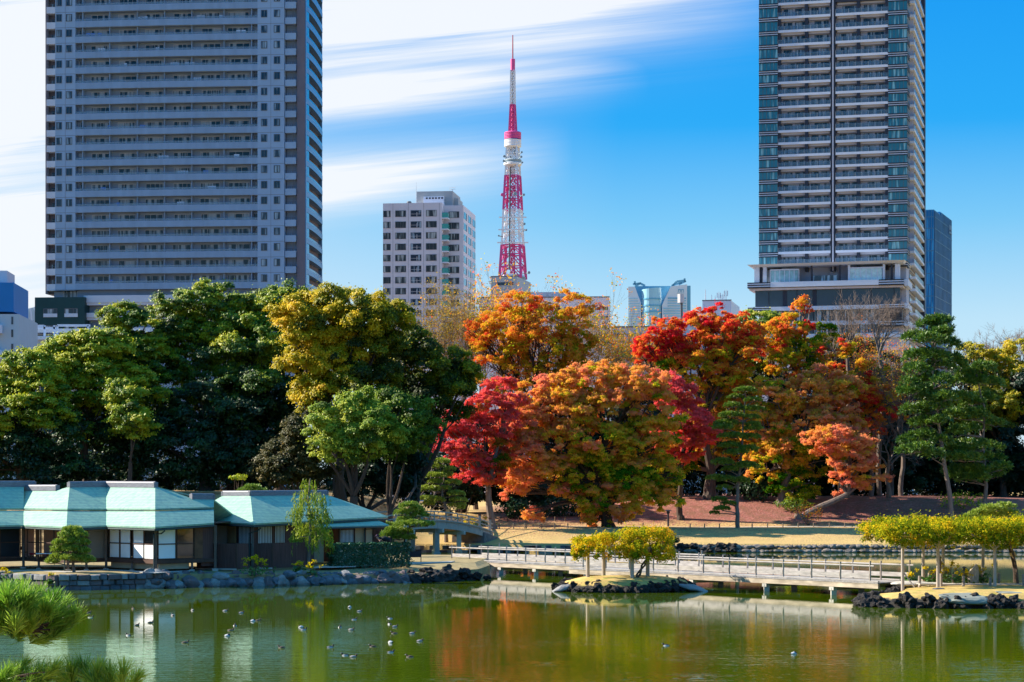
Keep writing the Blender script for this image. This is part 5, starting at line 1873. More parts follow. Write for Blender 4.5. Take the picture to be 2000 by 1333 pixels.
class Facade:
    """building frame: x along the front, y going back, z up; pixels are mapped on its front plane"""
    def __init__(self, px, Y, deg):
        self.x0, self.y0, self.th = XW(px, Y), Y, math.radians(deg)
        self.c, self.s = math.cos(self.th), math.sin(self.th)

    def at(self, px, py, ly=0.0):
        dx, dz = (px - CX) / F, -(py - YH) / F
        Y = (-self.x0 * self.s + self.y0 * self.c + ly) / (-dx * self.s + self.c)
        rx, ry = dx * Y - self.x0, Y - self.y0
        return rx * self.c + ry * self.s, H + dz * Y

    def x(self, px, ly=0.0):
        return self.at(px, 500, ly)[0]

    def z(self, px, py, ly=0.0):
        return self.at(px, py, ly)[1]

    def root(self, name, label, cat, group=None):
        return thing(name, label, cat, (self.x0, self.y0, 0), self.th, group, local=True)


ZCITY = 2.0


def block(root, name, m, x0, x1, y0, y1, z0, z1):
    q = MB()
    q.box(x0, x1, y0, y1, z0, z1)
    return q.build(name, m, root)


def window(root, x0, x1, z0, z1, y=0.0, glass=None, frame=None, mull=1, name='window', fw=.07, depth=.06):
    """frame ring with panes set a little back; the panes are a sub-part"""
    f = MB()
    for a, b, c, d in ((x0, x1, z0, z0 + fw), (x0, x1, z1 - fw, z1), (x0, x0 + fw, z0 + fw, z1 - fw), (x1 - fw, x1, z0 + fw, z1 - fw)):
        f.box(a, b, y - depth, y + .02, c, d)
    for k in range(1, mull + 1):
        xm = x0 + (x1 - x0) * k / (mull + 1)
        f.box(xm - fw * .45, xm + fw * .45, y - depth * .9, y + .018, z0 + fw, z1 - fw)
    fo = f.build(name, frame or M_FRAME, root)
    g = MB()
    g.box(x0 + fw, x1 - fw, y - .012, y + .03, z0 + fw, z1 - fw)
    g.build('pane', glass or M_GL_A, fo)
    return fo


# ------------------------------------------------ the left tower
A = Facade(355, 430, -5.5)
T1 = A.root('apartment_tower', 'giant grey apartment tower with stacked balconies and a curved right flank on the left', 'tower')
pitch = (A.z(300, 51) - A.z(300, 565)) / 17
zb_ = lambda k: A.z(300, 565) + pitch * (17 - k)             # underside of the parapet of row k
xl, xr = A.x(147), A.x(503)
x85, x108, x555, x578, x592 = A.x(86), A.x(108), A.x(555), A.x(578), A.x(592)
ztop = zb_(-7)
zlow = A.z(300, 570)
block(T1, 'core_wall', M_SLATE, x85, x592 - 1.3, 2.2, 24, zlow - .2, ztop)
block(T1, 'recess_wall', M_RECESS, xl, xr, 1.5, 2.25, zlow - 12, ztop)
for a, b in ((x108, xl), (xr, x555)):
    block(T1, 'panel_wall', M_CONC, a, b, 0, 2.3, zlow + .4, ztop)
    q = MB()
    for k in range(-6, 18):
        q.box(a + .02, b - .02, -.012, .02, zb_(k) - .05, zb_(k) + .03)
    xm = (a + b) / 2
    q.box(xm - .03, xm + .03, -.014, .02, zlow + .4, ztop)
    q.build('panel_joint', M_JOINT, T1)
block(T1, 'slate_wall', M_SLATE, A.x(578), x592 + .2, .9, 2.3, zlow - .2, ztop)
block(T1, 'recess_wall', M_RECESS, A.x(556), A.x(578), 2.0, 2.19, zlow - .2, ztop)
block(T1, 'slate_wall', M_SLATE, x85, A.x(90), .9, 2.3, zlow - .2, ztop)
bays = [(150, 162), (172, 212), (226, 262), (278, 316), (333, 370), (387, 427), (441, 484), (492, 502)]
nw = 0
extra = MB()
extra_g = MB()
rw = random.Random(3)
for k in range(-5, 18):
    z0 = zb_(k)
    q = MB()
    # gently bowed parapet
    n = 8
    for i in range(n):
        a, b = xl + (xr - xl) * i / n, xl + (xr - xl) * (i + 1) / n
        bow = lambda u: -.35 * (1 - (2 * (u - xl) / (xr - xl) - 1) ** 2)
        q.add([(a, bow(a), z0), (b, bow(b), z0), (b, bow(b) + .16, z0), (a, bow(a) + .16, z0), (a, bow(a), z0 + 1.25), (b, bow(b), z0 + 1.25), (b, bow(b) + .16, z0 + 1.25), (a, bow(a) + .16, z0 + 1.25)],
              [(0, 3, 2, 1), (4, 5, 6, 7), (0, 1, 5, 4), (2, 3, 7, 6)])
    q.box(xl, xr, .2, 1.52, z0 - .02, z0 + .18)
    bal = q.build('balcony', M_PARA, T1)
    q = MB()
    for i in range(n):
        a, b = xl + (xr - xl) * i / n, xl + (xr - xl) * (i + 1) / n
        q.bar((a, bow(a) + .06, z0 + 1.46), (b, bow(b) + .06, z0 + 1.46), .02, .34)
        q.bar((a, bow(a) + .06, z0 + 1.66), (b, bow(b) + .06, z0 + 1.66), .07, .06)
    q.build('glass_railing', M_RAILG, bal)
    q = MB()
    for px in (161, 213.5, 267.5, 320.5, 374, 437, 491):
        x = A.x(px)
        q.box(x - .05, x + .05, .1, 1.5, z0 + .18, z0 + pitch - .02)
    q.build('partition', M_CONC, bal)
    for (a, b) in bays:
        if k < -1:
            continue
        j = rw.uniform(-2, 2)
        xa, xb = A.x(a + j + 2), A.x(b + j)
        z1, z2 = z0 + .35, z0 + 2.72
        if nw < 96 and 171 < a < 490 or (nw < 96 and k > 12):
            window(T1, xa, xb, z1, z2, 1.5, M_GL_B, M_WFRAME, 1 if b - a < 20 else rw.choice((2, 3)), 'balcony_window', .08)
            nw += 1
        else:
            extra.box(xa, xb, 1.46, 1.5, z1, z2)
            for m_ in (0, .34, .66, 1):
                extra_g.box(xa + (xb - xa) * m_ - .04, xa + (xb - xa) * m_ + .04, 1.42, 1.49, z1, z2)
    for a, b in ((110, 121), (129, 141), (510, 522), (535, 547)):
        window(T1, A.x(a), A.x(b), z0 + 1.25, z0 + 2.72, 0.0, M_GL_A, M_FRAME, 1, 'square_window', .1, .08)
    for a, b, s in ((90, 107, -1), (556, 577, 1)):
        q = MB()
        xa, xb = A.x(a), A.x(b)
        q.box(xa, xb, .3, .45, z0 - .1, z0 + 1.2)
        q.box(xb - .12 if s > 0 else xa, xb if s > 0 else xa + .12, .45, 2.2, z0 - .1, z0 + 1.2)
        q.box(xa, xb, .45, 2.2, z0 - .1, z0 + .05)
        cb = q.build('corner_balcony', M_PALEBAL if s < 0 else M_CONC, T1)  # left column is paler: the sunlight on it is put into the colour
        q = MB()
        q.box(xa, xb, .33, .37, z0 + 1.62, z0 + 1.68)
        for i in range(5):
            xx = xa + (xb - xa) * (i + .5) / 5
            q.box(xx - .02, xx + .02, .34, .37, z0 + 1.2, z0 + 1.62)
        q.box((xa + xb) / 2 + (.5 if s > 0 else -.6), (xa + xb) / 2 + (.6 if s > 0 else -.5), .3, .4, z0 + 1.2, z0 + pitch - .1)
        q.build('railing', M_FRAME, cb)
        q = MB()
        q.box(xa + .5, xa + 1.5, 2.15, 2.2, z0 + .2, z0 + 2.2)
        q.build('balcony_door', M_GL_A, cb)
e_ = extra.build('balcony_window', M_GL_B, T1)
e_['kind'] = 'stuff'
eg = extra_g.build('window_mullion', M_WFRAME, e_)
# curved right flank
arcp = []
P_a, P_b, P_c = (A.x(597, 1.4), 1.4), (A.x(614, 10), 10.0), (A.x(630, 23.6), 23.6)
for i in range(15):
    t = i / 14
    l0, l1, l2 = (1 - t) * (1 - 2 * t), 4 * t * (1 - t), t * (2 * t - 1)
    arcp.append((P_a[0] * l0 + P_b[0] * l1 + P_c[0] * l2, P_a[1] * l0 + P_b[1] * l1 + P_c[1] * l2))
inn = [(x - 1.6, y) for x, y in arcp]


def strip(q, lo, hi, z0, z1, off=0.0, th=.15):
    for i in range(lo, hi):
        (xa, ya), (xb, yb2) = arcp[i], arcp[i + 1]
        q.add([(xa + off, ya, z0), (xb + off, yb2, z0), (xb + off, yb2, z1), (xa + off, ya, z1), (xa + off - th, ya, z0), (xb + off - th, yb2, z0), (xb + off - th, yb2, z1), (xa + off - th, ya, z1)],
              [(0, 1, 2, 3), (5, 4, 7, 6), (3, 2, 6, 7), (0, 4, 5, 1), (0, 3, 7, 4), (1, 5, 6, 2)])


M_FLANK = mat('curved_flank_metal', (0.10, 0.24, 0.42), 0.35, .05, .3, metal=.3, spec=.6)
M_FLANKG = mat('flank_glass_rail', (0.04, 0.16, 0.32), 0.15, .05, spec=.8)
q = MB()
for i in range(14):
    (xa, ya), (xb, yb2) = inn[i], inn[i + 1]
    q.quad((xa, ya, zlow), (xb, yb2, zlow), (xb, yb2, ztop), (xa, ya, ztop))
q.build('flank_inner_wall', M_SLATE, T1)
block(T1, 'flank_pier', M_FLANK, arcp[0][0] - .2, arcp[0][0] + .12, arcp[0][1] - .3, arcp[0][1] + .6, zlow, ztop)
for k in range(-5, 18):
    z0 = zb_(k) - .2
    q = MB()
    strip(q, 0, 14, z0, z0 + 1.0)
    for i in range(14):
        (xa, ya), (xb, yb2), (xc, yc), (xd, yd) = arcp[i], arcp[i + 1], inn[i + 1], inn[i]
        q.add([(xa - .1, ya, z0), (xb - .1, yb2, z0), (xc, yc, z0), (xd, yd, z0), (xa - .1, ya, z0 + .15), (xb - .1, yb2, z0 + .15), (xc, yc, z0 + .15), (xd, yd, z0 + .15)], [(3, 2, 1, 0), (4, 5, 6, 7)])
    cb = q.build('curved_balcony', M_FLANK, T1)
    q = MB()
    strip(q, 3, 14, z0 + 1.0, z0 + 1.45, -.05, .05)
    q.build('glass_railing', M_FLANKG, cb)
    q = MB()
    strip(q, 0, 3, z0 + 1.05, z0 + pitch - .05, -.06, .06)
    q.build('flank_window', mat('flank_sky_glass', (.04, .3, .55), .1, .15, .4, spec=.9), cb)
ex, ey = arcp[-1]
block(T1, 'flank_end_pier', M_FLANK, ex - 1.4, ex - .1, ey - .2, ey + .3, zlow, ztop)
# washing and small things on some balconies
for i in range(26):
    k = rw.randint(-1, 17)
    x = rw.uniform(xl + 1, xr - 3)
    w = rw.uniform(.5, 2.4)
    q = MB()
    n_ = rw.randint(1, 4)
    for j in range(n_):
        q.box(x + w * j / n_, x + w * (j + .8) / n_, .25, .3, zb_(k) + 1.35 - rw.uniform(0, .3), zb_(k) + 1.9 + rw.uniform(0, .1))
    q.build('washing', rw.choice((M_WHITE, M_WHITE, mat('blue_washing', (.12, .25, .6), .8, .1), M_PALEBAL)), T1)
# lower storeys and the dark green wing
za, zc_ = A.z(300, 579), A.z(300, 591)
block(T1, 'lower_wall', M_RECESS, A.x(100), A.x(560), 1.9, 22, ZCITY, zlow + .3)
for (ya, yb2, a, b) in ((577, 591, 165, 500), (611, 620, 165, 500), (640, 650, 165, 500)):
    z0, z1 = A.z(300, yb2), A.z(300, ya)
    q = MB()
    q.box(A.x(a), A.x(b), -.6, -.4, z0, z1)
    q.box(A.x(a), A.x(b), -.4, 1.9, z0 - .5, z0 - .02)
    q.build('lower_balcony', M_PALEBAL, T1)
for row in (573, 606, 635):
    for a, b in ((118, 146), (172, 212), (226, 262), (278, 316), (333, 370), (387, 427), (441, 484)):
        if row != 573 and a < 170:
            continue
        window(T1, A.x(a), A.x(b), A.z(300, row + 6), A.z(300, row - 8), 1.9, M_GL_B, M_WFRAME, 3, 'lower_window', .09)
gx0, gx1 = A.x(68, -2), A.x(165, -2)
gz1 = A.z(110, 581, -2)
q = MB()
q.box(gx0, gx1, -2.0, 1.85, ZCITY, gz1)
q.build('green_wing', M_GREENW, T1)
for a, b in ((85, 112), (126, 152)):
    for (y0, y1) in ((603, 619), (636, 652)):
        xa, xb = A.x(a, -2), A.x(b, -2)
        window(T1, xa, xb, A.z(100, y1, -2), A.z(100, y0, -2), -2.02, M_GL_B, M_FRAME, 2, 'wing_window', .12)
        block(T1, 'wing_sill', M_PALEBAL, xa, xb, -2.12, -2.03, A.z(100, y1, -2) - .1, A.z(100, y1 - 6, -2))
block(T1, 'green_wing', M_GREENW, A.x(470), A.x(512), -.8, 1.85, ZCITY, A.z(490, 581))

# ------------------------------------------------ elevated road, pale buildings at the left edge
EV = thing('elevated_road', 'pale elevated road deck with white gantry frames at the foot of the left tower', 'elevated road', (XW(120, 360), 360, ZCITY))
M_ROADC = mat('road_concrete', (.42, .43, .45), .8, .1, .4)
for (y0, y1, d, m) in ((690, 676, 0, M_BLACKB), (676, 664, -.3, M_ROADC), (664, 657, -.6, M_WHITE), (645, 637, 6, M_ROADC)):
    q = MB()
    p0, p1 = W(-80, y0, 360), W(330, y1, 360)
    q.box(p0.x, p1.x, 360 + d, 372, p0.z, p1.z - .01)
    q.build('deck_band', m, EV)
for px in (60, 130, 210, 290):
    p = W(px, 676, 362)
    q = MB()
    q.box(p.x - .8, p.x + .8, 363, 366, ZCITY, p.z)
    q.build('road_column', M_ROADC, EV)
for px in (87, 106, 112, 172):
    a, b = W(px, 657, 361), W(px, 636, 361)
    q = MB()
    q.bar(a, b, .3, .3, up=(1, 0, 0))
    q.build('gantry_post', M_WHITE, EV)
for a, b, y in ((38, 86, 637), (112, 176, 636), (38, 110, 641)):
    q = MB()
    q.bar(W(a, y, 361), W(b, y, 361), .3, .35)
    q.build('gantry_beam', M_WHITE, EV)
BL = Facade(10, 310, 4)
T0 = BL.root('office_block', 'pale blue building with big plain blue panel on top, cut by the left edge', 'building')
zt = BL.z(30, 612)
block(T0, 'wall', mat('pale_blue_wall', (.45, .52, .58), .7, .05, .3), BL.x(-120), BL.x(37), 0, 18, ZCITY, BL.z(30, 614))
block(T0, 'blue_panel', mat('blue_panel', (.015, .18, .48), .5, .05, .3), BL.x(-120), BL.x(26), .3, 14, BL.z(20, 609), BL.z(20, 552))
block(T0, 'roof_box', M_OFFW, BL.x(-60), BL.x(7), 3, 10, BL.z(5, 560), BL.z(5, 525))
for py in (625, 650, 678, 705, 730):
    window(T0, BL.x(22), BL.x(26), BL.z(25, py + 9), BL.z(25, py - 6), 0, M_GL_A, M_FRAME, 0)
for py in (640, 690, 735):
    q = MB()
    q.box(BL.x(-60), BL.x(6), -1.2, 0, BL.z(5, py + 12), BL.z(5, py - 4))
    q.build('balcony', M_WHITE, T0)
GR = thing('glass_roof_hall', 'distant low hall with sloping glass roof between the left buildings', 'building', (XW(45, 700), 700, ZCITY))
q = MB()
p = [W(18, 612, 700), W(68, 600, 700), W(72, 632, 700), W(18, 634, 700)]
q.add([tuple(v) for v in p] + [(v.x, v.y + 25, v.z + .5) for v in p], [(0, 1, 2, 3), (1, 5, 6, 2), (0, 4, 5, 1), (7, 6, 5, 4), (3, 7, 4, 0)])
q.build('glass_roof', mat('hazy_glass_roof', (.5, .6, .66), .3, .1, .1), GR)
q = MB()
q.box(p[3].x, p[2].x, 701, 724, ZCITY, p[3].z - .05)
q.build('wall', M_OFFW, GR)
q = MB()
for k in range(7):
    a, b = p[0].lerp(p[1], k / 6), p[3].lerp(p[2], k / 6)
    q.bar(a - Vector((0, .2, 0)), b - Vector((0, .2, 0)), .35, .35)
q.build('roof_rib', M_WHITE, GR)

# ------------------------------------------------ white apartment block in the middle
B = Facade(806, 586, -7.3)
T2 = B.root('apartment_block', 'white apartment block with green glass balconies left of the red and white lattice tower', 'building')
fp = 3.02
ztb = B.z(800, 397)
xA, xB = B.x(748), B.x(863)
xC = B.x(905, 3.2)
block(T2, 'wall', M_OFFW, xA, xB, 0, 24, ZCITY, ztb)
block(T2, 'side_wall', M_OFFW, xB, xC, 3.2, 26, ZCITY, ztb - .4)
rows_ = [ztb - 2.0 - i * fp for i in range(13)]
for i, z in enumerate(rows_):
    for a, b, mu in ((748.5, 763, 1), (772, 793, 3), (832, 853, 2)):
        window(T2, B.x(a), B.x(b), z - 1.75, z, 0, M_GL_D, M_FRAME, mu, 'window', .09, .07)
    q = MB()
    xa, xb = B.x(802), B.x(823)
    for (c, d, e, f) in ((xa, xb, z - 1.75, z - 1.66), (xa, xb, z - .1, z), (xa, xa + .1, z - 1.66, z - .1), (xb - .1, xb, z - 1.66, z - .1)):
        q.box(c, d, -.05, .03, e, f)
    lg = q.build('loggia', M_FRAME, T2)
    q = MB()
    q.box(xa + .1, xb - .1, -.02, .02, z - 1.66, z - .1)
    q.build('loggia_glass', M_GL_A, lg)
    q = MB()
    q.box(xa + .1, xb - .1, -.06, -.03, z - 1.05, z - .98)
    q.box((xa + xb) / 2 + .2, (xa + xb) / 2 + .32, -.06, -.03, z - 1.66, z - .5)
    q.build('railing', M_WFRAME, lg)
    q = MB()
    q.box(xB, B.x(875), -.6 + .6, 3.0, z - 2.35, z - 2.1)
    gb = q.build('balcony', M_WHITE, T2)
    q = MB()
    q.box(xB + .02, B.x(874.5), .05, .1, z - 2.1, z - .75)
    q.box(B.x(874.5) - .05, B.x(874.5), .1, 2.9, z - 2.1, z - .75)
    q.build('green_glass_railing', mat('green_rail_glass', (.05, .32, .30), .15, .1, spec=.7), gb)
    window(T2, B.x(876, 3.2), B.x(897, 3.2), z - 1.85, z - .1, 3.18, M_GL_D, M_FRAME, 3, 'window', .09, .07)
    # right flank windows: three per floor
    for y0, y1, yd in ((3.8, 9.6, 0), (12.2, 17.8, 0), (20.4, 25.6, 0)):
        q = MB()
        q.box(xC - .02, xC + .05, y0 + 3.8, y1 - .6 + .6, z - 2.0, z - .1)
        f = q.build('side_window', M_FRAME, T2)
        q = MB()
        q.box(xC - .01, xC + .07, y0, y0 + 3.8, z - 2.0, z - .1)
        q.build('pane', mat('side_sky_glass', (.05, .22, .32), .08, .1, .3, spec=.7), f)
q = MB()
for px in (767.5, 797.5, 827.5, 858):
    q.box(B.x(px) - .04, B.x(px) + .04, -.012, .02, ZCITY + 40, ztb - .1)
q.build('panel_joint', M_JOINT, T2)
block(T2, 'plant_room', mat('plant_room_grey', (.36, .37, .38), .8, .06, .3), B.x(814, 6), B.x(884, 6), 6, 20, ztb - .1, B.z(850, 374, 6))
block(T2, 'cooling_unit', M_WHITE, B.x(827, 4), B.x(866, 4), 4, 5.9, ztb, B.z(850, 384, 4))
q = MB()
for k in range(6):
    x = B.x(829 + k * 6, 4) + .4
    q.box(x, x + .5, 3.94, 3.99, B.z(850, 389, 4), B.z(850, 386, 4))
q.build('cooling_vent', M_BLACKB, T2)
block(T2, 'roof_box', mat('plant_room_grey', (.36, .37, .38)), B.x(882, 8), B.x(895, 8), 8, 16, ztb - .1, B.z(890, 388, 8))
q = MB()
q.lathe((B.x(799, 3), 3, ztb - .05), [(.7, 0), (.7, .6), (.5, .9)], 10)
q.build('roof_tank', M_FRAME, T2)
q = MB()
q.tube([(B.x(813, 6), 6, ztb), (B.x(813, 6), 6, B.z(813, 357, 6))], [.12, .03], 5)
q.build('roof_mast', M_WFRAME, T2)
q = MB()
x = B.x(884, 9)
q.tube([(x, 9, B.z(884, 378, 9)), (x, 9, B.z(884, 370, 9))], .08, 4)
for d in (0, .5):
    q.tube([(x - 1, 9, B.z(884, 371, 9) + d), (x + .8, 9, B.z(884, 371, 9) + .2 + d)], .06, 4)
q.build('aerial', M_WFRAME, T2)

# ------------------------------------------------ red and white lattice tower
TY = 1650.0
LT = thing('lattice_tower', 'tall red and white steel lattice broadcasting tower with two observation decks', 'tower', (XW(1001.5, TY), TY, 18))
M_RED = mat('hazy_tower_red', (0.62, 0.08, 0.28), 0.55, 0.05, .05)  # pink shift is distance haze put into the paint colour
M_TWH = mat('tower_white', (0.72, 0.74, 0.80), 0.6, 0.03, .05)
M_DECK = mat('deck_blue_grey', (0.22, 0.30, 0.36), 0.4, 0.1, .05)
tz = lambda py: W(1000, py, TY).z
sc = TY / F
cxw = XW(1001.5, TY)


def hw(py):                                         # half width in metres at this photo row
    pts = [(945, 75), (700, 44), (600, 30), (540, 27), (450, 20.5), (400, 18.8), (345, 15.5), (320, 14.0), (290, 13), (262, 8.5), (205, 5.4), (140, 4.6), (115, 3.6)]
    for (a, va), (b, vb_) in zip(pts, pts[1:]):
        if b <= py <= a:
            return (vb_ + (va - vb_) * (py - b) / (a - b)) * sc * (1.0 if py > 262 else 1.0)
    return 3.6 * sc


ROT = math.radians(31)


def corner(i, py, k=1.0):
    a = ROT + i * math.pi / 2
    r = hw(py) * 1.12 * k
    return Vector((cxw + r * math.cos(a), TY + r * math.sin(a), tz(py)))


def section(rows, m, leg, br, core=None, dens=1):
    for i in range(4):
        q = MB()
        for a, b in zip(rows, rows[1:]):
            q.bar(corner(i, a), corner(i, b), leg, leg, up=(0, 1, 0))
        q.build('leg', m, LT)
    q = MB()
    for a, b in zip(rows, rows[1:]):
        for i in range(4):
            j = (i + 1) % 4
            q.bar(corner(i, b), corner(j, b), br * 1.25, br * 1.25)
            mid = (corner(i, b) + corner(j, b)) / 2
            q.bar(corner(i, a), mid, br, br)
            q.bar(corner(j, a), mid, br, br)
            m2 = (corner(i, a) + corner(i, b)) / 2
            m3 = (corner(j, a) + corner(j, b)) / 2
            q.bar(m2, (corner(i, a) + mid) / 2, br * .6, br * .6)
            q.bar(m3, (corner(j, a) + mid) / 2, br * .6, br * .6)
            if dens > 1:
                q.bar(corner(i, a), corner(j, b), br * .8, br * .8)
                q.bar(corner(j, a), corner(i, b), br * .8, br * .8)
    q.build('bracing', m, LT)
    if core:
        q = MB()
        for a, b in zip(rows, rows[1:]):
            n = max(2, int((a - b) / 8))
            for k in range(n):
                z0, z1 = tz(a) + (tz(b) - tz(a)) * k / n, tz(a) + (tz(b) - tz(a)) * (k + 1) / n
                c = core * sc
                for sx, sy in ((1, 1), (1, -1), (-1, 1), (-1, -1)):
                    q.bar((cxw + sx * c, TY + sy * c, z0), (cxw + sx * c, TY + sy * c, z1), .8, .8, up=(0, 1, 0))
                q.bar((cxw - c, TY - c, z0), (cxw + c, TY - c, z1), .55, .55)
                q.bar((cxw + c, TY - c, z0), (cxw - c, TY - c, z1), .7, .7)
                q.bar((cxw - c, TY - c, z1), (cxw + c, TY - c, z1), .8, .8)
        q.build('lift_shaft', m, LT)


section([945, 860, 780, 700, 640, 590, 560], M_RED, 3.0, 1.3)
section([545, 522, 498, 480], M_RED, 1.9, .75, 3.8)
section([480, 456, 434, 411], M_TWH, 1.5, .6, 3.4)
section([411, 390, 366, 344], M_RED, 1.6, .6, 4.6)
section([344, 332, 322], M_TWH, 1.2, .5, 3.6)
section([315, 300, 288], M_TWH, 1.2, .6, 5.0)
section([258, 248, 238, 228, 218, 205], M_RED, .9, .42)
section([205, 193, 181, 169, 158, 148, 138], M_TWH, .7, .36)


def disc(name, prof, m, n=24):
    q = MB()
    q.lathe((cxw, TY, 0), [(r * sc, tz(py)) for r, py in prof], n)
    return q.build(name, m, LT)


disc('main_deck', [(25, 562), (25, 556), (26, 554), (26, 548)], M_TWH)
disc('main_deck_glass', [(25, 548), (25, 542)], M_DECK)
disc('main_deck_roof', [(24, 542), (22, 538), (8, 536)], M_TWH)
disc('upper_deck', [(13, 325.5), (17.5, 323), (17.8, 319.5), (17, 318.5)], M_TWH)
disc('upper_deck_glass', [(16.6, 318.5), (17.2, 314)], M_DECK)
disc('upper_deck_roof', [(17.5, 314), (16, 312)], mat('deck_grey', (.4, .45, .47), .5, .05))
disc('drum_white', [(14, 289), (16.5, 287)] + [x for k in range(5) for x in ((17, 286 - k * 2.8), (16, 284.8 - k * 2.8))], M_TWH)
disc('drum_red', [(16, 272.3)] + [x for k in range(5) for x in ((16.8, 272 - k * 2.9), (15.9, 270.6 - k * 2.9))] + [(12, 257.6), (4, 257)], M_RED)
disc('inner_column', [(3.0, 258), (2.6, 205)], M_RED, 8)
disc('mast_cylinder', [(4.4, 139), (4.6, 116), (1.5, 115)], M_RED, 12)
disc('mast_tip', [(1.3, 115), (.9, 69)], mat('mast_dull_red', (.35, .05, .09), .6, .05), 8)
disc('cable', [(1.2, 205), (1.0, 140)], M_FRAME, 6)
for i, (px, py, r) in enumerate([(1019, 298, 2.2), (1018, 307, 2.4), (985, 306, 2.6), (984, 315, 2.4), (1020, 318, 2), (1005, 296, 2.2), (981, 381, 3.4), (1006, 379, 3.6), (1023, 381, 2.6), (1024, 438, 2.6), (1022, 418, 1.4), (974, 461, 1.8), (1028, 450, 2), (1033, 533, 3)]):
    p = W(px, py, TY - 16)
    q = MB()
    q.lathe((0, 0, 0), [(r * sc * .3, .9), (r * sc * .8, .4), (r * sc, -.5), (r * sc * .9, -.6)], 10)
    q.v = [(p.x + v[0], p.y + v[2] * 1.4, p.z + v[1]) for v in q.v]
    q.bar(p, Vector((cxw + (p.x - cxw) * .7, TY - 8, p.z)), .6, .6)
    q.build('dish_antenna', M_DECK if i != 6 else M_RED, LT)
for py, m in ((428, M_TWH), (452, M_TWH), (477, M_TWH)):
    q = MB()
    w = hw(py) * 1.35
    q.bar((cxw - w, TY - 10, tz(py)), (cxw + w, TY - 10, tz(py)), .9, .9)
    q.bar((cxw, TY - w, tz(py)), (cxw, TY + w, tz(py)), .9, .9)
    q.build('gallery_beam', m, LT)
q = MB()
q.tube([(cxw - 7 * sc, TY - 9, tz(530)), (cxw - 5 * sc, TY - 9, tz(330))], .6, 5)
q.build('lift_cable', M_FRAME, LT)

# ------------------------------------------------ mid distance roofs between the trees
def simple_block(name, label, px0, px1, ytop, Y, deg, depth, m, rows=(), cols=0, glass=None, extra_=None, cat='building', wh=6):
    f = Facade((px0 + px1) / 2, Y, deg)
    t = f.root(name, label, cat)
    zt = f.z((px0 + px1) / 2, ytop)
    block(t, 'wall', m, f.x(px0), f.x(px1), 0, depth, ZCITY, zt)
    block(t, 'parapet', M_JOINT, f.x(px0) - .1, f.x(px1) + .1, -.1, .35, zt + .01, zt + .35)
    for py in rows:
        for c in range(cols):
            a = px0 + (px1 - px0) * (c + .18) / cols
            b = px0 + (px1 - px0) * (c + .86) / cols
            window(t, f.x(a), f.x(b), f.z(a, py + wh), f.z(a, py), 0, glass or M_GL_D, M_FRAME, 1, fw=.1)
    return t, f


t, f = simple_block('office_block', 'grey flat topped box building at the foot of the lattice tower', 959, 1010, 541, 760, -12, 24, mat('plain_grey_wall', (.40, .42, .44), .8, .05, .2), (552,), 1, M_GL_A)
t, f = simple_block('office_block', 'white windowed building half hidden behind the spreading orange tree', 935, 1190, 582, 640, -3, 30, M_OFFW, (600, 618, 636, 654), 14, M_GL_D)
block(t, 'roof_box', mat('blue_grey_panel', (.25, .31, .4), .7, .05), f.x(1000), f.x(1130), 5, 18, f.z(1060, 583), f.z(1060, 568))
t, f = simple_block('office_block', 'pale grey building with signboard behind the nearly bare grey trees', 1193, 1330, 640, 500, -4, 30, mat('pale_violet_wall', (.55, .55, .62), .8, .05, .2), (652, 676, 700), 5, M_GL_D)
q = MB()
q.box(f.x(1215), f.x(1245), -.3, -.1, f.z(1230, 700), f.z(1230, 686))
q.build('signboard', mat('green_sign', (.03, .3, .12), .5, .05), t)
t, f = simple_block('office_block', 'long pale flat roofed building behind the red maple top', 1330, 1450, 622, 520, -8, 25, mat('long_pale_wall', (.50, .54, .60), .8, .05, .2), (632,), 8, M_GL_A)
t, f = simple_block('office_block', 'white box building with roof aerials right of the curved glass tower', 1372, 1428, 588, 700, -12, 26, M_WHITE)
for px, y0 in ((1378, 566), (1390, 576), (1397, 578), (1404, 570), (1411, 574), (1418, 566)):
    q = MB()
    x, z1 = f.x(px, 4), f.z(px, y0, 4)
    q.tube([(x, 4, f.z(px, 590, 4)), (x, 4, z1)], [.22, .08], 5)
    if px > 1400:
        for d in (-.5, .5):
            q.box(x + d - .15, x + d + .15, 3.8, 4.1, z1 - 2.2, z1 - .4)
    q.build('aerial', M_WFRAME, t)
P = thing('utility_mast', 'slim dark pole with a cylinder top in front of the curved glass tower', 'pole', W(1332, 700, 480))
q = MB()
q.tube([W(1332, 760, 480), W(1331, 590, 480)], .28, 6)
q.build('pole', M_FRAME, P)
q = MB()
q.tube([W(1330, 592, 480), W(1330, 575, 480)], .75, 8)
q.build('antenna_cylinder', M_WFRAME, P)

# ------------------------------------------------ curved glass tower far away
MT = Facade(1288, 2200, -3)
T4 = MT.root('glass_tower', 'distant pale blue curved glass tower with winged roof trusses', 'tower')
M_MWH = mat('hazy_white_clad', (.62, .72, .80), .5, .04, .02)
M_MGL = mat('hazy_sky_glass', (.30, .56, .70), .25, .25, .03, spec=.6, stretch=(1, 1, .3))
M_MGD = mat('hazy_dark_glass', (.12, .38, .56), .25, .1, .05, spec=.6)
mx, mz = MT.x, lambda py: MT.z(1288, py)
block(T4, 'core', M_MGD, mx(1240), mx(1346), 12, 50, ZCITY, mz(557))
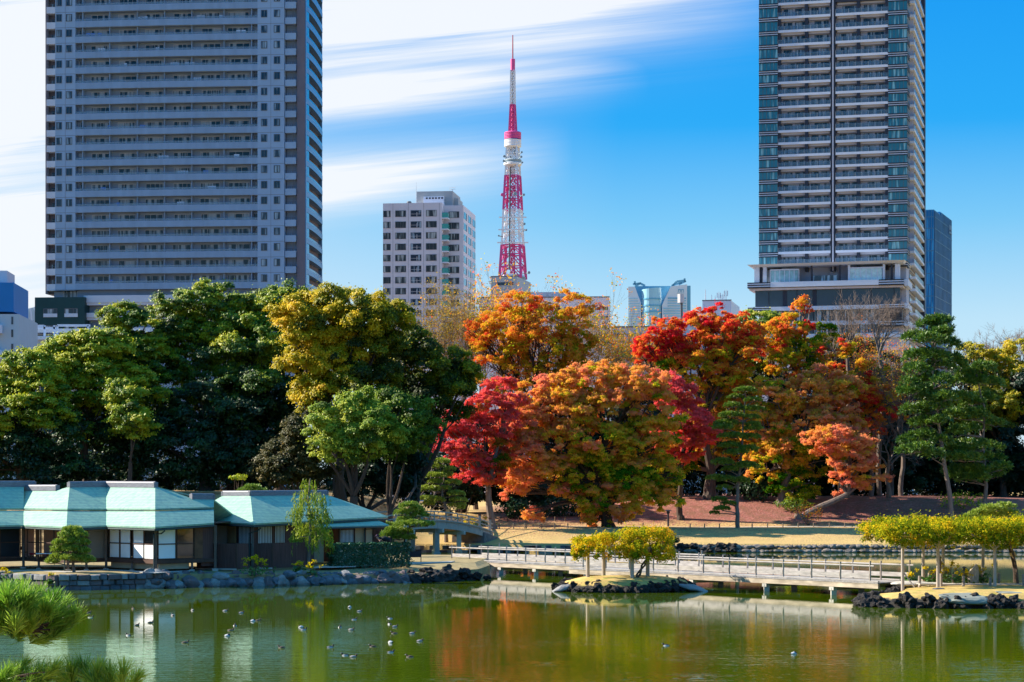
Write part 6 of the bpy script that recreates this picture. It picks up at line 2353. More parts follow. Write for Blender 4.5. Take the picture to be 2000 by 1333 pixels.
# left and right stone wings with slanted inner edges
for pts in ([(1227, 560), (1240, 560), (1252, 592), (1252, 760), (1227, 760)], [(1310, 560), (1342, 556), (1342, 760), (1293, 760), (1293, 596)]):
    q = MB()
    n = len(pts)
    v = [(mx(a), 0, mz(b)) for a, b in pts] + [(mx(a), 30, mz(b)) for a, b in pts]
    q.add(v, [tuple(range(n - 1, -1, -1)), tuple(range(n, 2 * n))] + [(i, (i + 1) % n, (i + 1) % n + n, i + n) for i in range(n)])
    q.build('stone_wing', M_MWH, T4)
block(T4, 'side_wing', M_MGD, mx(1342), mx(1349), 4, 40, ZCITY, mz(558))
q = MB()
cxm, rad = mx(1272.5), (mx(1292) - mx(1253)) / 2
for k in range(12):
    a0, a1 = math.pi + math.pi * k / 12, math.pi + math.pi * (k + 1) / 12
    q.quad((cxm + rad * math.cos(a0), 4 + rad * math.sin(a0), ZCITY), (cxm + rad * math.cos(a1), 4 + rad * math.sin(a1), ZCITY), (cxm + rad * math.cos(a1), 4 + rad * math.sin(a1), mz(564 - 2 * math.cos(a1))), (cxm + rad * math.cos(a0), 4 + rad * math.sin(a0), mz(564 - 2 * math.cos(a0))))
q.build('curved_bay', M_MGL, T4)
for py in (583, 596, 608):
    q = MB()
    for k in range(12):
        a0, a1 = math.pi + math.pi * k / 12, math.pi + math.pi * (k + 1) / 12
        r2_ = rad + .5
        q.quad((cxm + r2_ * math.cos(a0), 4 + r2_ * math.sin(a0), mz(py + 3)), (cxm + r2_ * math.cos(a1), 4 + r2_ * math.sin(a1), mz(py + 3)), (cxm + r2_ * math.cos(a1), 4 + r2_ * math.sin(a1), mz(py)), (cxm + r2_ * math.cos(a0), 4 + r2_ * math.sin(a0), mz(py)))
    q.build('bay_band', M_MGD, T4)
for py in range(582, 640, 5):
    q = MB()
    q.box(mx(1296 if py > 600 else 1304), mx(1340), -.6, -.1, mz(py + 2.4), mz(py))
    q.build('window_band', M_MGL if py > 586 else M_MGD, T4)
    q = MB()
    q.box(mx(1227.5), mx(1246 if py < 590 else 1250), -.6, -.1, mz(py + 2), mz(py + .6))
    q.build('window_band', M_MGL, T4)
q = MB()
for a, b in (((1240, 560), (1250, 553)), ((1250, 553), (1260, 558)), ((1236, 555), (1252, 553)), ((1310, 562), (1322, 550)), ((1322, 550), (1338, 548)), ((1312, 558), (1332, 552)), ((1326, 556), (1340, 549)), ((1338, 552), (1337, 544)), ((1240, 556), (1240, 549))):
    q.bar((mx(a[0]), 3, mz(a[1])), (mx(b[0]), 3, mz(b[1])), 2.0, 2.0)
q.build('roof_truss', M_MGD, T4)
q = MB()
for x in (1324.5, 1330.5):
    q.box(mx(x), mx(x + 1), -.4, -.1, mz(571), mz(566))
    q.box(mx(x + 4), mx(x + 5), -.4, -.1, mz(571), mz(566))
    q.box(mx(x), mx(x + 5), -.41, -.1, mz(567), mz(565.6))
for k in range(4):
    q.box(mx(1323.5 + k * 3.6), mx(1325 + k * 3.6), -.4, -.1, mz(573.6), mz(572.4))
q.build('roof_emblem', M_MGD, T4)

# ------------------------------------------------ the right tower
C = Facade(1621, 560, -15.0)
T5 = C.root('apartment_tower', 'giant white and glass apartment tower with banded corner bays on the right', 'tower')
X = C.x
cz = lambda py: C.z(1601, py)
rowy = [-20.5, 6.4, 33.3, 60.3, 87.0, 113.5] + [113.5 + 23.84 * k for k in range(1, 18)]
zs = [cz(y) for y in rowy]
ztop2 = zs[0] + 8
zbot = cz(530)
xL, xL2, xR, xR2 = X(1483), X(1519), X(1735), X(1772)
DEP = 46.0
block(T5, 'core_wall', M_BEIGE, xL + .4, xR2 - .4, 1.9, DEP, ZCITY, ztop2)
for px in (1521.5, 1575.3, 1624, 1629.6, 1676.5, 1732):
    w = .42 if px not in (1624, 1629.6) else .28
    block(T5, 'pier', M_DKPIER, X(px) - w, X(px) + w, .1, 1.88, zbot, ztop2)
block(T5, 'centre_pier', M_BEIGE, X(1625.6), X(1628), -.05, 1.88, zbot, ztop2)
nwin = 0
for i, z in enumerate(zs):
    zt_ = zs[i - 1] if i else z + 3.6
    hgt = zt_ - z
    for j, (a, b) in enumerate(((1519.5, 1622), (1632, 1735))):
        q = MB()
        q.box(X(a), X(b), 0, 1.9, z, z + .3)
        q.box(X(a), X(b), -.06, .12, z - .02, z + .62)
        dark = (i < 3 and j == 0) or (i < 2 and j == 1)
        sl = q.build('balcony', M_WHITE if not (dark and rw.random() < .6) else M_DKPIER, T5)
        q = MB()
        q.box(X(a) + .05, X(b) - .05, -.02, .03, z + .62, z + 1.72)
        q.build('glass_railing', M_SMOKY, sl)
        q = MB()
        n = 8
        for k in range(n + 1):
            x = X(a) + (X(b) - X(a)) * k / n
            q.box(x - .02, x + .02, -.05, .05, z + .62, z + 1.75)
        q.build('rail_post', M_WFRAME, sl)
        q = MB()
        q.box(X(a) + .3, X(b) - .3, .9, 1.88, zt_ - .55, zt_ - .02)
        q.build('lintel_beam', M_BEIGE, sl)
        for (u, v) in (((1524, 1573), (1579, 1620)), ((1634, 1674), (1681, 1729)))[j]:
            w = v - u
            kind = rw.choice((0, 1, 2))
            cuts = {0: [(.1, .45), (.55, .95)], 1: [(.08, .6), (.72, .95)], 2: [(.25, .92)]}[kind]
            for c0, c1 in cuts:
                if nwin < 98 and i > 0:
                    window(T5, X(u + w * c0), X(u + w * c1), z + .32, zt_ - .7, 1.87, M_GL_B, M_FRAME, 2, 'balcony_window', .08)
                    nwin += 1
                else:
                    q = MB()
                    q.box(X(u + w * c0), X(u + w * c1), 1.82, 1.88, z + .32, zt_ - .7)
                    q.build('balcony_glass', M_GL_B, sl)
    # banded glass corner bays
    for (a, b) in ((xL, xL2), (xR, xR2)):
        q = MB()
        q.box(a, b, -.1, 2.2, z + .55, zt_ - .75)
        if b == xR2:
            q.box(b - 1.5, b + .02, 2.2, 6.5, z + .55, zt_ - .75)
        gb = q.build('corner_bay', M_GL_C, T5)
        q = MB()
        n = 5
        for k in range(n + 1):
            x = a + (b - a) * k / n
            q.box(x - .05, x + .05, -.16, -.08, z + .55, zt_ - .75)
        q.build('mullion', M_FRAME, gb)
        q = MB()
        for dz in (-.75, -.2, .3):
            q.box(a - .12, b + .12, -.25, 6.6 if b == xR2 else 2.2, z + dz, z + dz + .25)
        q.build('black_band', M_BLACKB, gb)
        q = MB()
        for dz in (-.5, .05):
            q.box(a - .02, b + .02, -.15, 6.5 if b == xR2 else 2.2, z + dz, z + dz + .25)
        q.build('white_band', M_WHITE, gb)
    # right flank balconies
    q = MB()
    q.box(xR2 - .1, xR2 + 1.3, 6.8, DEP - 4, z + .1, z + .75)
    fb = q.build('side_balcony', M_WHITE, T5)
    q = MB()
    q.box(xR2 + 1.2, xR2 + 1.25, 6.8, DEP - 4, z + .75, z + 1.8)
    q.build('glass_railing', M_SMOKY, fb)
    for k in range(5):
        y = 9 + k * 6.4
        q = MB()
        q.box(xR2 - .35, xR2 + .9, y, y + .25, z + .75, zt_ + .1)
        q.build('side_partition', M_BEIGE, fb)
    q = MB()
    q.box(xR2 - .42, xR2 - .3, 10, 40.2, z + .5, zt_ - .6)
    q.build('side_glass', M_GL_A, fb)
for k in range(1, 8):
    z = zs[-1] - k * (zs[-2] - zs[-1])
    q = MB()
    q.box(xR2 - .1, xR2 + 1.3, 11, DEP - 4, z + .1, z + .75)
    fb = q.build('side_balcony', M_WHITE, T5)
    q = MB()
    q.box(xR2 + 1.2, xR2 + 1.25, 11, DEP - 4, z + .75, z + 1.8)
    q.build('glass_railing', M_SMOKY, fb)
    q = MB()
    q.box(xR2 - .42, xR2 - .3, 12, 40.2, z + .5, z + 2.6)
    q.build('side_glass', M_GL_A, fb)
block(T5, 'side_pier', M_DKPIER, xR2 - .3, xR2 + 1.4, DEP - 4, DEP - .5, ZCITY, ztop2)
# podium
K = C.at
yP = -4.0
pxz = lambda py: C.z(1601, py, yP)
PX = lambda px: C.x(px, yP)


def pblock(name, m, a, b, y0, y1, pyb, pyt, parent=None):
    q = MB()
    q.box(PX(a), PX(b), yP + y0, yP + y1, pxz(pyb), pxz(pyt))
    return q.build(name, m, parent or T5)


q = MB()
q.add([(PX(1461), yP - 1.5, pxz(515)), (PX(1768), yP - 1.5, pxz(513.5)), (PX(1772), 12, pxz(513.5)), (PX(1461), 12, pxz(515)),
       (PX(1466), yP - .2, pxz(519)), (PX(1764), yP - .2, pxz(518)), (PX(1766), 12, pxz(518)), (PX(1466), 12, pxz(519))],
      [(0, 1, 2, 3), (7, 6, 5, 4), (0, 4, 5, 1), (1, 5, 6, 2), (2, 6, 7, 3), (3, 7, 4, 0)])
q.build('canopy_roof', M_WHITE, T5)
pblock('terrace_slab', M_WHITE, 1506, 1717, -1.2, 8, 560, 550)
for a, b in ((1461, 1505.6), (1717.4, 1766)):
    for k, m in enumerate((M_BLACKB, M_WHITE, M_BLACKB, M_WHITE, M_BLACKB)):
        pblock('banded_edge', m, a, b, -1.2 - (.05 if k % 2 == 0 else 0), 8, 561 - k * 2.2, 558.85 - k * 2.2)
pblock('soffit', M_OFFW, 1464, 1764, -.4, 8, 565, 561.2)
pblock('dark_glass_band', mat('podium_dark_glass', (.012, .03, .06), .12, .2, .2, spec=.6), 1474, 1757, 1.0, 12, 598, 565.2)
for px in (1500, 1528, 1555, 1586, 1640, 1700, 1745):
    pblock('glass_pier', M_DKPIER, px, px + (8 if px in (1528, 1586) else 1.2), .8, 1.2, 598, 565.3)
pblock('white_band', M_WHITE, 1506, 1717, -.6, 12, 606, 598.2)
for a, b in ((1461, 1505.6), (1717.4, 1766)):
    for k, m in enumerate((M_BLACKB, M_WHITE, M_BLACKB, M_WHITE)):
        pblock('banded_edge', m, a, b, -.6 - (.05 if k % 2 == 0 else 0), 12, 606 - k * 2, 604.05 - k * 2)
for (y0, y1) in ((627, 607), (652, 636), (678, 660)):
    q = pblock('window_row', M_GL_A, 1512, 1718, .6, 12, y0, y1)
    for px in range(1516, 1720, 9):
        q2 = MB()
        q2.box(PX(px) - .12, PX(px) + .12, yP + .5, yP + .62, pxz(y0), pxz(y1))
        q2.build('mullion', M_WFRAME if px % 2 else M_BLACKB, q)
    pblock('white_band', M_WHITE, 1490, 1760, .2, 12, y0 + 8.6, y0 + .2)
pblock('loggia_box', M_BLACKB, 1719, 1762, -.2, 12, 627, 607.2)
for k in range(5):
    pblock('banded_edge', (M_BLACKB, M_WHITE)[k % 2], 1719, 1766, -.6 - (.05 if k % 2 == 0 else 0), 12, 640 - k * 2.5, 637.6 - k * 2.5)
block(T5, 'podium_wall', M_OFFW, PX(1480), PX(1762), yP + 2, 10, ZCITY, pxz(598))
# roof terrace frames
for a, b in ((1473, 1483), (1490, 1497), (1656, 1660), (1724, 1728), (1748, 1757)):
    pblock('white_column', M_WHITE, a, b, .2, 2.2, 550, 519)
for a, b in ((1483.2, 1487.5), (1583, 1586), (1637.5, 1641), (1739, 1743)):
    pblock('dark_column', M_DKPIER, a, b, .6, 1.4, 550, 519)
g1 = pblock('glass_pavilion', mat('pavilion_glass', (.25, .45, .5), .1, .4, .6, spec=.7), 1505, 1558, .4, 4, 549, 527)
g2 = pblock('glass_pavilion', mat('pavilion_glass_bright', (.50, .68, .70), .12, .3, .6, spec=.7), 1660, 1722, .4, 4, 549, 526)
for g, a, b in ((g1, 1504, 1560), (g2, 1659, 1724)):
    q = MB()
    for k in range(7):
        x = PX(a + (b - a) * k / 6)
        q.box(x - .09, x + .09, yP + .3, yP + .45, pxz(550), pxz(525))
    q.box(PX(a), PX(b), yP + .28, yP + .46, pxz(526.5), pxz(524))
    q.build('pavilion_frame', M_WHITE, g)
pblock('terrace_glass', M_GL_A, 1588, 1636, .8, 1.2, 549, 538)
# right flank of the podium
for (y0, y1) in ((562, 550), (606, 596), (640, 630)):
    q = MB()
    q.box(PX(1766) + .02, PX(1766) + 1.0, yP, 9, pxz(y0), pxz(y1))
    q.build('flank_band', M_WHITE, T5)

# ------------------------------------------------ blue glass tower behind
D = Facade(1824, 760, -20)
T6 = D.root('glass_tower', 'slim dark blue glass tower stepped at the top behind the right tower', 'tower')
xs0, xs1 = D.x(1795), D.x(1824)
ZS2 = D.z(1858, 430, 41)
block(T6, 'front_wall', M_GL_BL, xs0, xs1, 0, 15.2, ZCITY, D.z(1815, 410))
XE = xs1
q = MB()
q.box(XE, XE + .2, .3, 15.2, ZCITY, D.z(1815, 410) - .3)
q.box(XE, XE + .2, 15.2, 41, ZCITY, ZS2 - .3)
q.build('side_wall', mat('dark_navy_glass', (.012, .075, .20), .35, .5, .15, spec=.06), T6)
block(T6, 'rear_block', M_GL_BL, xs0, XE - .1, 15.25, 41, ZCITY, ZS2)
q = MB()
z = ZCITY + 20
while z < D.z(1815, 411):
    q.box(xs0, xs1 + .02, -.12, -.02, z, z + .28)
    q.box(XE + .2, XE + .3, .2, 41 if z < ZS2 - 1 else 15.2, z, z + .2)
    z += 4.0
for k in range(7):
    x = xs0 + (xs1 - xs0) * k / 6
    q.box(x - .08, x + .08, -.13, -.02, ZCITY, D.z(1815, 410))
for k in range(14):
    y = .3 + k * 2.95
    q.box(XE + .2, XE + .31, y, y + .2, ZCITY, (D.z(1815, 411) if y < 15 else ZS2) - .4)
q.build('curtain_wall_grid', mat('grid_line_blue', (.03, .13, .27), .4, .1), T6)
q = MB()
for k in range(3):
    q.box(XE + .32, XE + .5, 33 + k * 2.2, 34.6 + k * 2.2, ZS2 - 4.4, ZS2 - 2.6)
q.box(XE + .32, XE + .5, 33, 39.4, ZS2 - 5.8, ZS2 - 5.1)
q.build('roof_emblem', mat('emblem_blue', (.12, .22, .34), .5, .05), T6)
# ---------------------------------------------------------------- stones, ducks, flowers, person, sign, lanterns
M_STONES = [mat('blue_grey_stone', (0.12, 0.125, 0.145), 0.85, 0.45, 1.6, bump=.7, bscale=5), mat('mauve_stone', (0.145, 0.11, 0.115), 0.85, 0.3, 1.6, bump=.7, bscale=5), mat('pale_stone', (0.24, 0.235, 0.235), 0.85, 0.3, 1.6, bump=.7, bscale=5)]
M_LAVA = mat('black_lava_rock', (0.032, 0.027, 0.026), 0.85, 0.6, 2.0, bump=1.0, bscale=7, bdist=.12)
M_COBBLE = mat('river_cobble', (0.24, 0.20, 0.175), 0.75, 0.35, .8, rnd=.6)
M_SLABST = mat('greenish_slab_stone', (0.25, 0.26, 0.22), 0.85, 0.35, 1.4, bump=.8, bscale=4)


def rock_mesh(name, m, seed, rough=.3, facets=6, sub=3, squash=.75):
    bm = bmesh.new()
    bmesh.ops.create_icosphere(bm, subdivisions=sub, radius=1.0)
    r_ = random.Random(seed)
    planes = []
    for _ in range(facets):
        n = Vector((r_.gauss(0, 1), r_.gauss(0, 1), r_.gauss(0, 1))).normalized()
        planes.append((n, r_.uniform(.62, .9)))
    o = Vector((r_.uniform(0, 50), r_.uniform(0, 50), 0))
    for v in bm.verts:
        p = v.co.copy()
        for n, d in planes:
            e = p.dot(n) - d
            if e > 0:
                p -= n * e
        p *= 1 + rough * (noise.noise(p * 1.7 + o) * .7 + noise.noise(p * 4.5 + o) * .35)
        p.z *= squash
        v.co = p
    me = bpy.data.meshes.new(name)
    bm.to_mesh(me)
    bm.free()
    me.materials.append(m)
    return me


def put(name, me, label, cat, group, loc, sc_, rot):
    o = link(bpy.data.objects.new(name, me))
    o.location = loc
    o.scale = sc_
    o.rotation_euler = rot
    return tag(o, label, cat, group)


# coursed stone wall under the teahouse
def wall_line(px):
    for (a, b) in zip(BANK, BANK[1:]):
        if a[0] <= px <= b[0]:
            t = (px - a[0]) / (b[0] - a[0])
            return a[1] + (b[1] - a[1]) * t, a[2] + (b[2] - a[2]) * t
    return BANK[-1][1], BANK[-1][2]


sw = thing('stone_wall', 'coursed blue grey stone retaining wall at the waterline below the teahouse', 'stone wall', GP(150, 1152))
rs = random.Random(4)
bm_by = [MB(), MB(), MB()]
for course in range(3):
    px = -150.0
    while px < 318:
        wpx = rs.uniform(13, 27)
        yw, zt = wall_line(px + wpx / 2)
        if course == 0:
            zlo, zhi = -.5, .30
        elif course == 1:
            zlo, zhi = .31, .68
        else:
            zlo, zhi = .69, zt + .08 + rs.uniform(-.06, .06)
        a, b = GP(px + .5, wall_line(px)[0]), GP(px + wpx - .5, wall_line(px + wpx)[0])
        bat = .10 * (1 - course)
        off = rs.uniform(-.07, .07) - bat
        d = (b - a)
        d.z = 0
        d.normalize()
        nrm = Vector((d.y, -d.x, 0))
        front_, back_ = nrm * (.18 + off), nrm * -.45
        j = lambda: Vector((rs.uniform(-.05, .05), rs.uniform(-.03, .03), rs.uniform(-.05, .05)))
        v = [a + front_ * .7 + j(), b + front_ * .7 + j(), b + back_, a + back_]
        bot = [Vector((p.x, p.y, zlo)) for p in v]
        top = [Vector((p.x, p.y, zhi)) + j() * .6 for p in v]
        f_in = [(bot[0].lerp(bot[1], .12) + nrm * .10).lerp(top[0], .10), (bot[1].lerp(bot[0], .12) + nrm * .10).lerp(top[1], .10), (top[1].lerp(top[0], .12) + nrm * .07).lerp(bot[1], .12), (top[0].lerp(top[1], .12) + nrm * .07).lerp(bot[0], .12)]
        vs = bot + top + f_in
        bm_by[rs.choice((0, 0, 1, 2))].add(vs, [(0, 3, 2, 1), (4, 5, 6, 7), (0, 1, 9, 8), (1, 5, 10, 9), (5, 4, 11, 10), (4, 0, 8, 11), (8, 9, 10, 11), (1, 2, 6, 5), (2, 3, 7, 6), (3, 0, 4, 7)])
        px += wpx
for q, m in zip(bm_by, M_STONES):
    q.build('stone_course', m, sw)

RK = [rock_mesh('boulder', M_STONES[i % 3], 40 + i, .16, 7) for i in range(6)]
LV = [rock_mesh('lava_rock', M_LAVA, 80 + i, .75, 3, 3, .85) for i in range(5)]
CB = [rock_mesh('cobble', M_COBBLE, 20 + i, .08, 2, 2, .62) for i in range(4)]
rs = random.Random(12)
BL_LABEL = 'blue grey boulder in the shoreline row between the stone wall and the bridge'
px = 296.0
while px < 880:
    yw, zt = wall_line(px)
    dark = px > 800
    s = rs.uniform(.42, .8)
    p = GP(px, yw + .25)
    nm = ('lava_rock' if dark else 'boulder')
    me = rs.choice(LV if dark else RK)
    put(nm, me, 'rough black lava rock on the tip of the teahouse island beside the bridge start' if dark else BL_LABEL, 'rock', 'black rocks at the bridge start' if dark else 'boulders along the teahouse shore',
        (p.x, p.y + .15, rs.uniform(.05, .25)), (s * rs.uniform(.9, 1.35), s, s * rs.uniform(.9, 1.2)), (rs.uniform(-.2, .2), rs.uniform(-.2, .2), rs.uniform(0, 6)))
    if rs.random() < .8:
        s2 = rs.uniform(.3, .55)
        p = GP(px + rs.uniform(-6, 6), yw - .3)
        put(nm, me, 'rough black lava rock on the tip of the teahouse island beside the bridge start' if dark else BL_LABEL, 'rock', 'black rocks at the bridge start' if dark else 'boulders along the teahouse shore',
            (p.x, p.y + .5, zt - rs.uniform(-.05, .25)), (s2 * 1.3, s2, s2), (0, 0, rs.uniform(0, 6)))
    px += s * 26 * rs.uniform(.75, 1.0)
for (px, py, w, h, lb) in ((432, 1127, 17, 9, 'large flat pale boulder topping the shoreline row below the left screen box'), (303, 1139, 16, 10, 'big leaning grey boulder at the end of the coursed stone wall'), (326, 1126, 10, 9, 'upright blue grey boulder beside the end of the stone wall'),
                           (565, 1124, 14, 12, 'tall rounded boulder left of the pair of yellow flowers'), (678, 1128, 15, 10, 'wide angular boulder below the hedge corner'), (765, 1125, 12, 11, 'round topped boulder below the middle of the hedge'), (790, 1138, 18, 5, 'long low pale boulder at the waterline below the small pine'),
                           (485, 1138, 12, 9, 'rounded grey boulder under the tall yellow flowers')):
    yw, zt = wall_line(px)
    Y = GP(px, yw).y - .25
    c = W(px, py, Y)
    put('boulder', rs.choice(RK), lb, 'rock', 'boulders along the teahouse shore', c, (w * Y / F, w * Y / F * .7, h * Y / F * 1.25), (0, 0, rs.uniform(-.3, .3)))
for (px, py, w, h) in ((875, 1118, 16, 14), (905, 1121, 16, 12), (930, 1126, 14, 9), (845, 1122, 10, 8), (890, 1132, 18, 8), (918, 1133, 14, 7), (832, 1124, 9, 9), (952, 1128, 9, 6)):
    Y = 172 + (px - 830) * .02
    c = W(px, py, Y)
    put('lava_rock', rs.choice(LV), 'rough black lava rock on the tip of the teahouse island beside the bridge start', 'rock', 'black rocks at the bridge start', c, (w * Y / F, w * Y / F * .8, h * Y / F * 1.1), (rs.uniform(-.3, .3), rs.uniform(-.3, .3), rs.uniform(0, 6)))


def rim(outline, label, group, s0, s1, step, keep=lambda x, y: True, zr=(-.05, .45)):
    n = len(outline)
    for i in range(n):
        a, b = Vector((*outline[i], 0)), Vector((*outline[(i + 1) % n], 0))
        m = max(1, int((b - a).length / step))
        for k in range(m):
            for layer in range(3):
                p = a.lerp(b, (k + rs.uniform(.1, .9)) / m)
                if not keep(p.x, p.y):
                    continue
                s = rs.uniform(s0, s1)
                cx_ = sum(o[0] for o in outline) / n
                cy_ = sum(o[1] for o in outline) / n
                inw = (Vector((cx_, cy_, 0)) - p).normalized() * (.05 + .36 * layer)
                put('lava_rock', rs.choice(LV), label, 'rock', group, (p.x + inw.x, p.y + inw.y, rs.uniform(*zr) * .5 + .2 * layer), (s * rs.uniform(.8, 1.4), s, s * rs.uniform(.7, 1.2)), (rs.uniform(-.5, .5), rs.uniform(-.5, .5), rs.uniform(0, 6)))


rim(ISL1, 'knobbly black lava rock edging the round islet of the yellow vine', 'lava rocks round the islet', .2, .40, .62)
rim(ISL2, 'knobbly black lava rock edging the right pergola island', 'lava rocks round the pergola island', .26, .5, .85, lambda x, y: x < 47 and (y < 145 or x < 26.5))
put('boulder', RK[1], 'flat pale slanting stone at the left tip of the round islet', 'rock', 'light stones on the islets', (3.6, 155.4, .22), (.9, .5, .35), (.1, -.3, .5)).data = RK[2]
put('boulder', RK[2], 'flat pale stone sloping into the water at the right tip of the round islet', 'rock', 'light stones on the islets', (13.0, 156.0, .25), (1.3, .6, .38), (.1, .2, -.4))
SL = rock_mesh('slab_stone', M_SLABST, 5, .3, 7, 3, .6)
put('slab_stone', SL, 'broad pale green grey slab lying on the front edge of the right island', 'rock', None, (28.6, 135.0, .55), (2.2, 1.0, .62), (.12, .03, .1))
put('slab_stone', RK[3], 'low flat dark stone lying in the grass of the right island', 'rock', None, (27.8, 140.2, .92), (.5, .3, .12), (0, 0, .2))
put('slab_stone', SL, 'flat brown stone in the grass right of the pale slab', 'rock', None, (31.9, 137.3, .8), (1.3, .6, .22), (0, .05, .1))
put('standing_stone', rock_mesh('standing_stone', mat('speckled_stone', (.5, .42, .34), .9, .4, 3, bump=.8, bscale=6), 9, .15, 4, 3, 1.0), 'upright speckled standing stone beside the yellow flowers on the right island', 'rock', None, (XW(1901, 147.5), 147.5, 1.5), (.42, .36, .85), (0, .08, .3))
STEP = rock_mesh('stepping_stone', mat('pale_granite', (.5, .47, .43), .85, .2, 2.0, bump=.4), 15, .1, 3, 3, .35)
put('stepping_stone', STEP, 'big rounded stepping stone at the right end of the bridge', 'stepping stone', None, (XW(1778, 147), 147, .95), (1.35, .9, .6), (0, 0, .1))
put('stepping_stone', STEP, 'flat stepping stone just right of the bridge end stone', 'stepping stone', None, (XW(1818, 146.5), 146.5, .98), (1.1, .6, .3), (0, 0, .3))
M_SP = mat('stone_paving', (.50, .46, .42), .9, .25, 1.6)
q = MB()
pts = [(27.6, 145.6), (29.5, 145.2), (31.5, 145.0), (33.5, 144.9), (36, 144.6), (40, 144.4)]
for a, b in zip(pts, pts[1:]):
    q.slab([(a[0], a[1], 1.03), (b[0], b[1], 1.03), (b[0], b[1] + 1.1, 1.03), (a[0], a[1] + 1.1, 1.03)], .12)
struct(q.build('stone_path', M_SP))

# rounded stones along the far bank
rs = random.Random(33)
for i in range(150):
    px = 1320 + 690 * (i // 2) / 74.0 + rs.uniform(-2, 2)
    layer = i % 2
    Y = 243.8 + layer * .55
    x = XW(px, Y)
    if px < 1440 and rs.random() < .55:
        s = rs.uniform(.35, .65)
        put('lava_rock', rs.choice(LV), 'black lava rock at the far bank right of the yellow vine', 'rock', 'dark rocks at the far bank', (x, Y, .2 + .45 * layer), (s, s * .8, s * .8), (0, 0, rs.uniform(0, 6)))
        continue
    s = rs.uniform(.32, .55)
    put('cobble', rs.choice(CB), 'smooth rounded stone in the double row along the far right bank', 'stone', 'rounded stones along the far bank', (x, Y, .12 + .5 * layer), (s * rs.uniform(1.0, 1.4), s, s * rs.uniform(.75, 1.0)), (rs.uniform(-.2, .2), rs.uniform(-.2, .2), rs.uniform(-.5, .5)))
# low masonry of the far bank left of the islet, seen under and beside the bridges
fb = thing('bank_wall', 'low square cut stone bank wall at the far shore behind the bridge', 'stone wall', (0, 243, 0))
for m_i, m in enumerate(M_STONES):
    q = MB()
    x = -16.0
    while x < 18:
        w = rs.uniform(.6, 1.2)
        for c in range(2):
            if (int(x * 7) + c) % 3 == m_i:
                y = ybank(x + w / 2) - .35 + .12 * c
                y2 = ybank(x + w) - ybank(x)
                q.bar((x + .02, ybank(x) - .1 + .12 * c, .05 + .5 * c), (x + w - .03, ybank(x + w) - .1 + .12 * c, .05 + .5 * c + rs.uniform(-.03, .03)), .7, .47)
        x += w
    q.build('stone_course', m, fb)

# ---- flowering leopard plants by the water
L_YEL = leafmat('yellow_flower', [(0, (.5, .36, .005)), (1, (.85, .62, .01))], .25)
L_DGL = leafmat('round_green_leaf', [(0, (.012, .06, .012)), (.5, (.04, .13, .015)), (1, (.12, .25, .02))], .25, .05)


def flower_plant(label, px, Y, zb, w, h, nf=8, group='yellow flowering plants by the water'):
    x = XW(px, Y)
    root = thing('flowering_plant', label, 'plant', (x, Y, zb), 0, group)
    n = 60
    C = np.array([x, Y, zb]) + RNG.normal(size=(n, 3)) * np.array([w * .35, w * .25, 0]) + np.array([0, 0, 1]) * RNG.uniform(.02, h * .45, (n, 1))
    raw_quads('foliage', leaf_quads(C, unit(RNG.normal(scale=.5, size=(n, 3)) + np.array([0, -.4, .8])), RNG.uniform(.14, .26, n), 1.0), RNG.uniform(.2, .9, n), L_DGL, root)
    for k in range(nf):
        a = Vector((x + R.gauss(0, w * .18), Y + R.gauss(0, w * .1), zb))
        b = Vector((x + R.gauss(0, w * .38), Y + R.gauss(0, w * .2), zb + h * R.uniform(.55, 1.0)))
        q = MB()
        q.tube([a, a.lerp(b, .6) + Vector((0, 0, .08)), b], .012, 4)
        st_ = q.build('stem', M_TWIG, root)
        m = 26
        P_ = np.array(b) + RNG.normal(size=(m, 3)) * np.array([.10, .10, .07])
        raw_quads('blossom', leaf_quads(P_, unit(RNG.normal(scale=.5, size=(m, 3)) + np.array([0, -.3, .9])), RNG.uniform(.06, .12, m), 1.0), RNG.uniform(0, 1, m), L_YEL, st_)
    return root


def yf(px):
    return GP(px, wall_line(px)[0]).y


flower_plant('tall bushy yellow flowering plant over the boulders between the screen boxes', 500, yf(500) - .1, .75, 1.5, 1.5, 14)
flower_plant('small yellow flowering plant under the willow trunk', 582, yf(582) + .9, .95, .6, .9, 4)
flower_plant('yellow flowering plant over the boulders left of the entrance', 612, yf(612) - .1, .55, .9, 1.3, 7)
flower_plant('yellow flowering plant at the far left of the stone wall', 11, yf(11) - .15, .6, .7, .9, 5)
flower_plant('single yellow flowering plant growing from the stone wall below the round pine', 98, yf(98) - .2, .45, .5, .9, 4)
for px, Y, w, h, n, lb in ((1822, 148, 1.1, 1.1, 9, 'yellow flowers behind the second front post of the long pergola'), (1850, 149, 1.0, 1.4, 9, 'tall yellow flowers beside the rear post of the long pergola'), (1880, 147.6, 1.3, 1.0, 10, 'yellow flowers left of the standing stone'), (1918, 148.4, 1.2, 1.3, 9, 'yellow flowers right of the standing stone'),
                           (1776, 147.5, .6, .9, 4, 'few yellow flowers at the bridge end')):
    flower_plant(lb, px, Y, .98, w, h, n)
for px, Y, n, lb in ((880, 256, 6, 'yellow flowers behind the left part of the arched bridge rail'), (915, 258, 7, 'yellow flowers behind the right part of the arched bridge rail'), (925, 262, 7, 'yellow flowers below the crimson maple trunk'), (948, 272, 4, 'small yellow flowers in the shade right of the crimson maple')):
    flower_plant(lb, px, Y, ztg(px, Y), 1.6, 1.5, n)

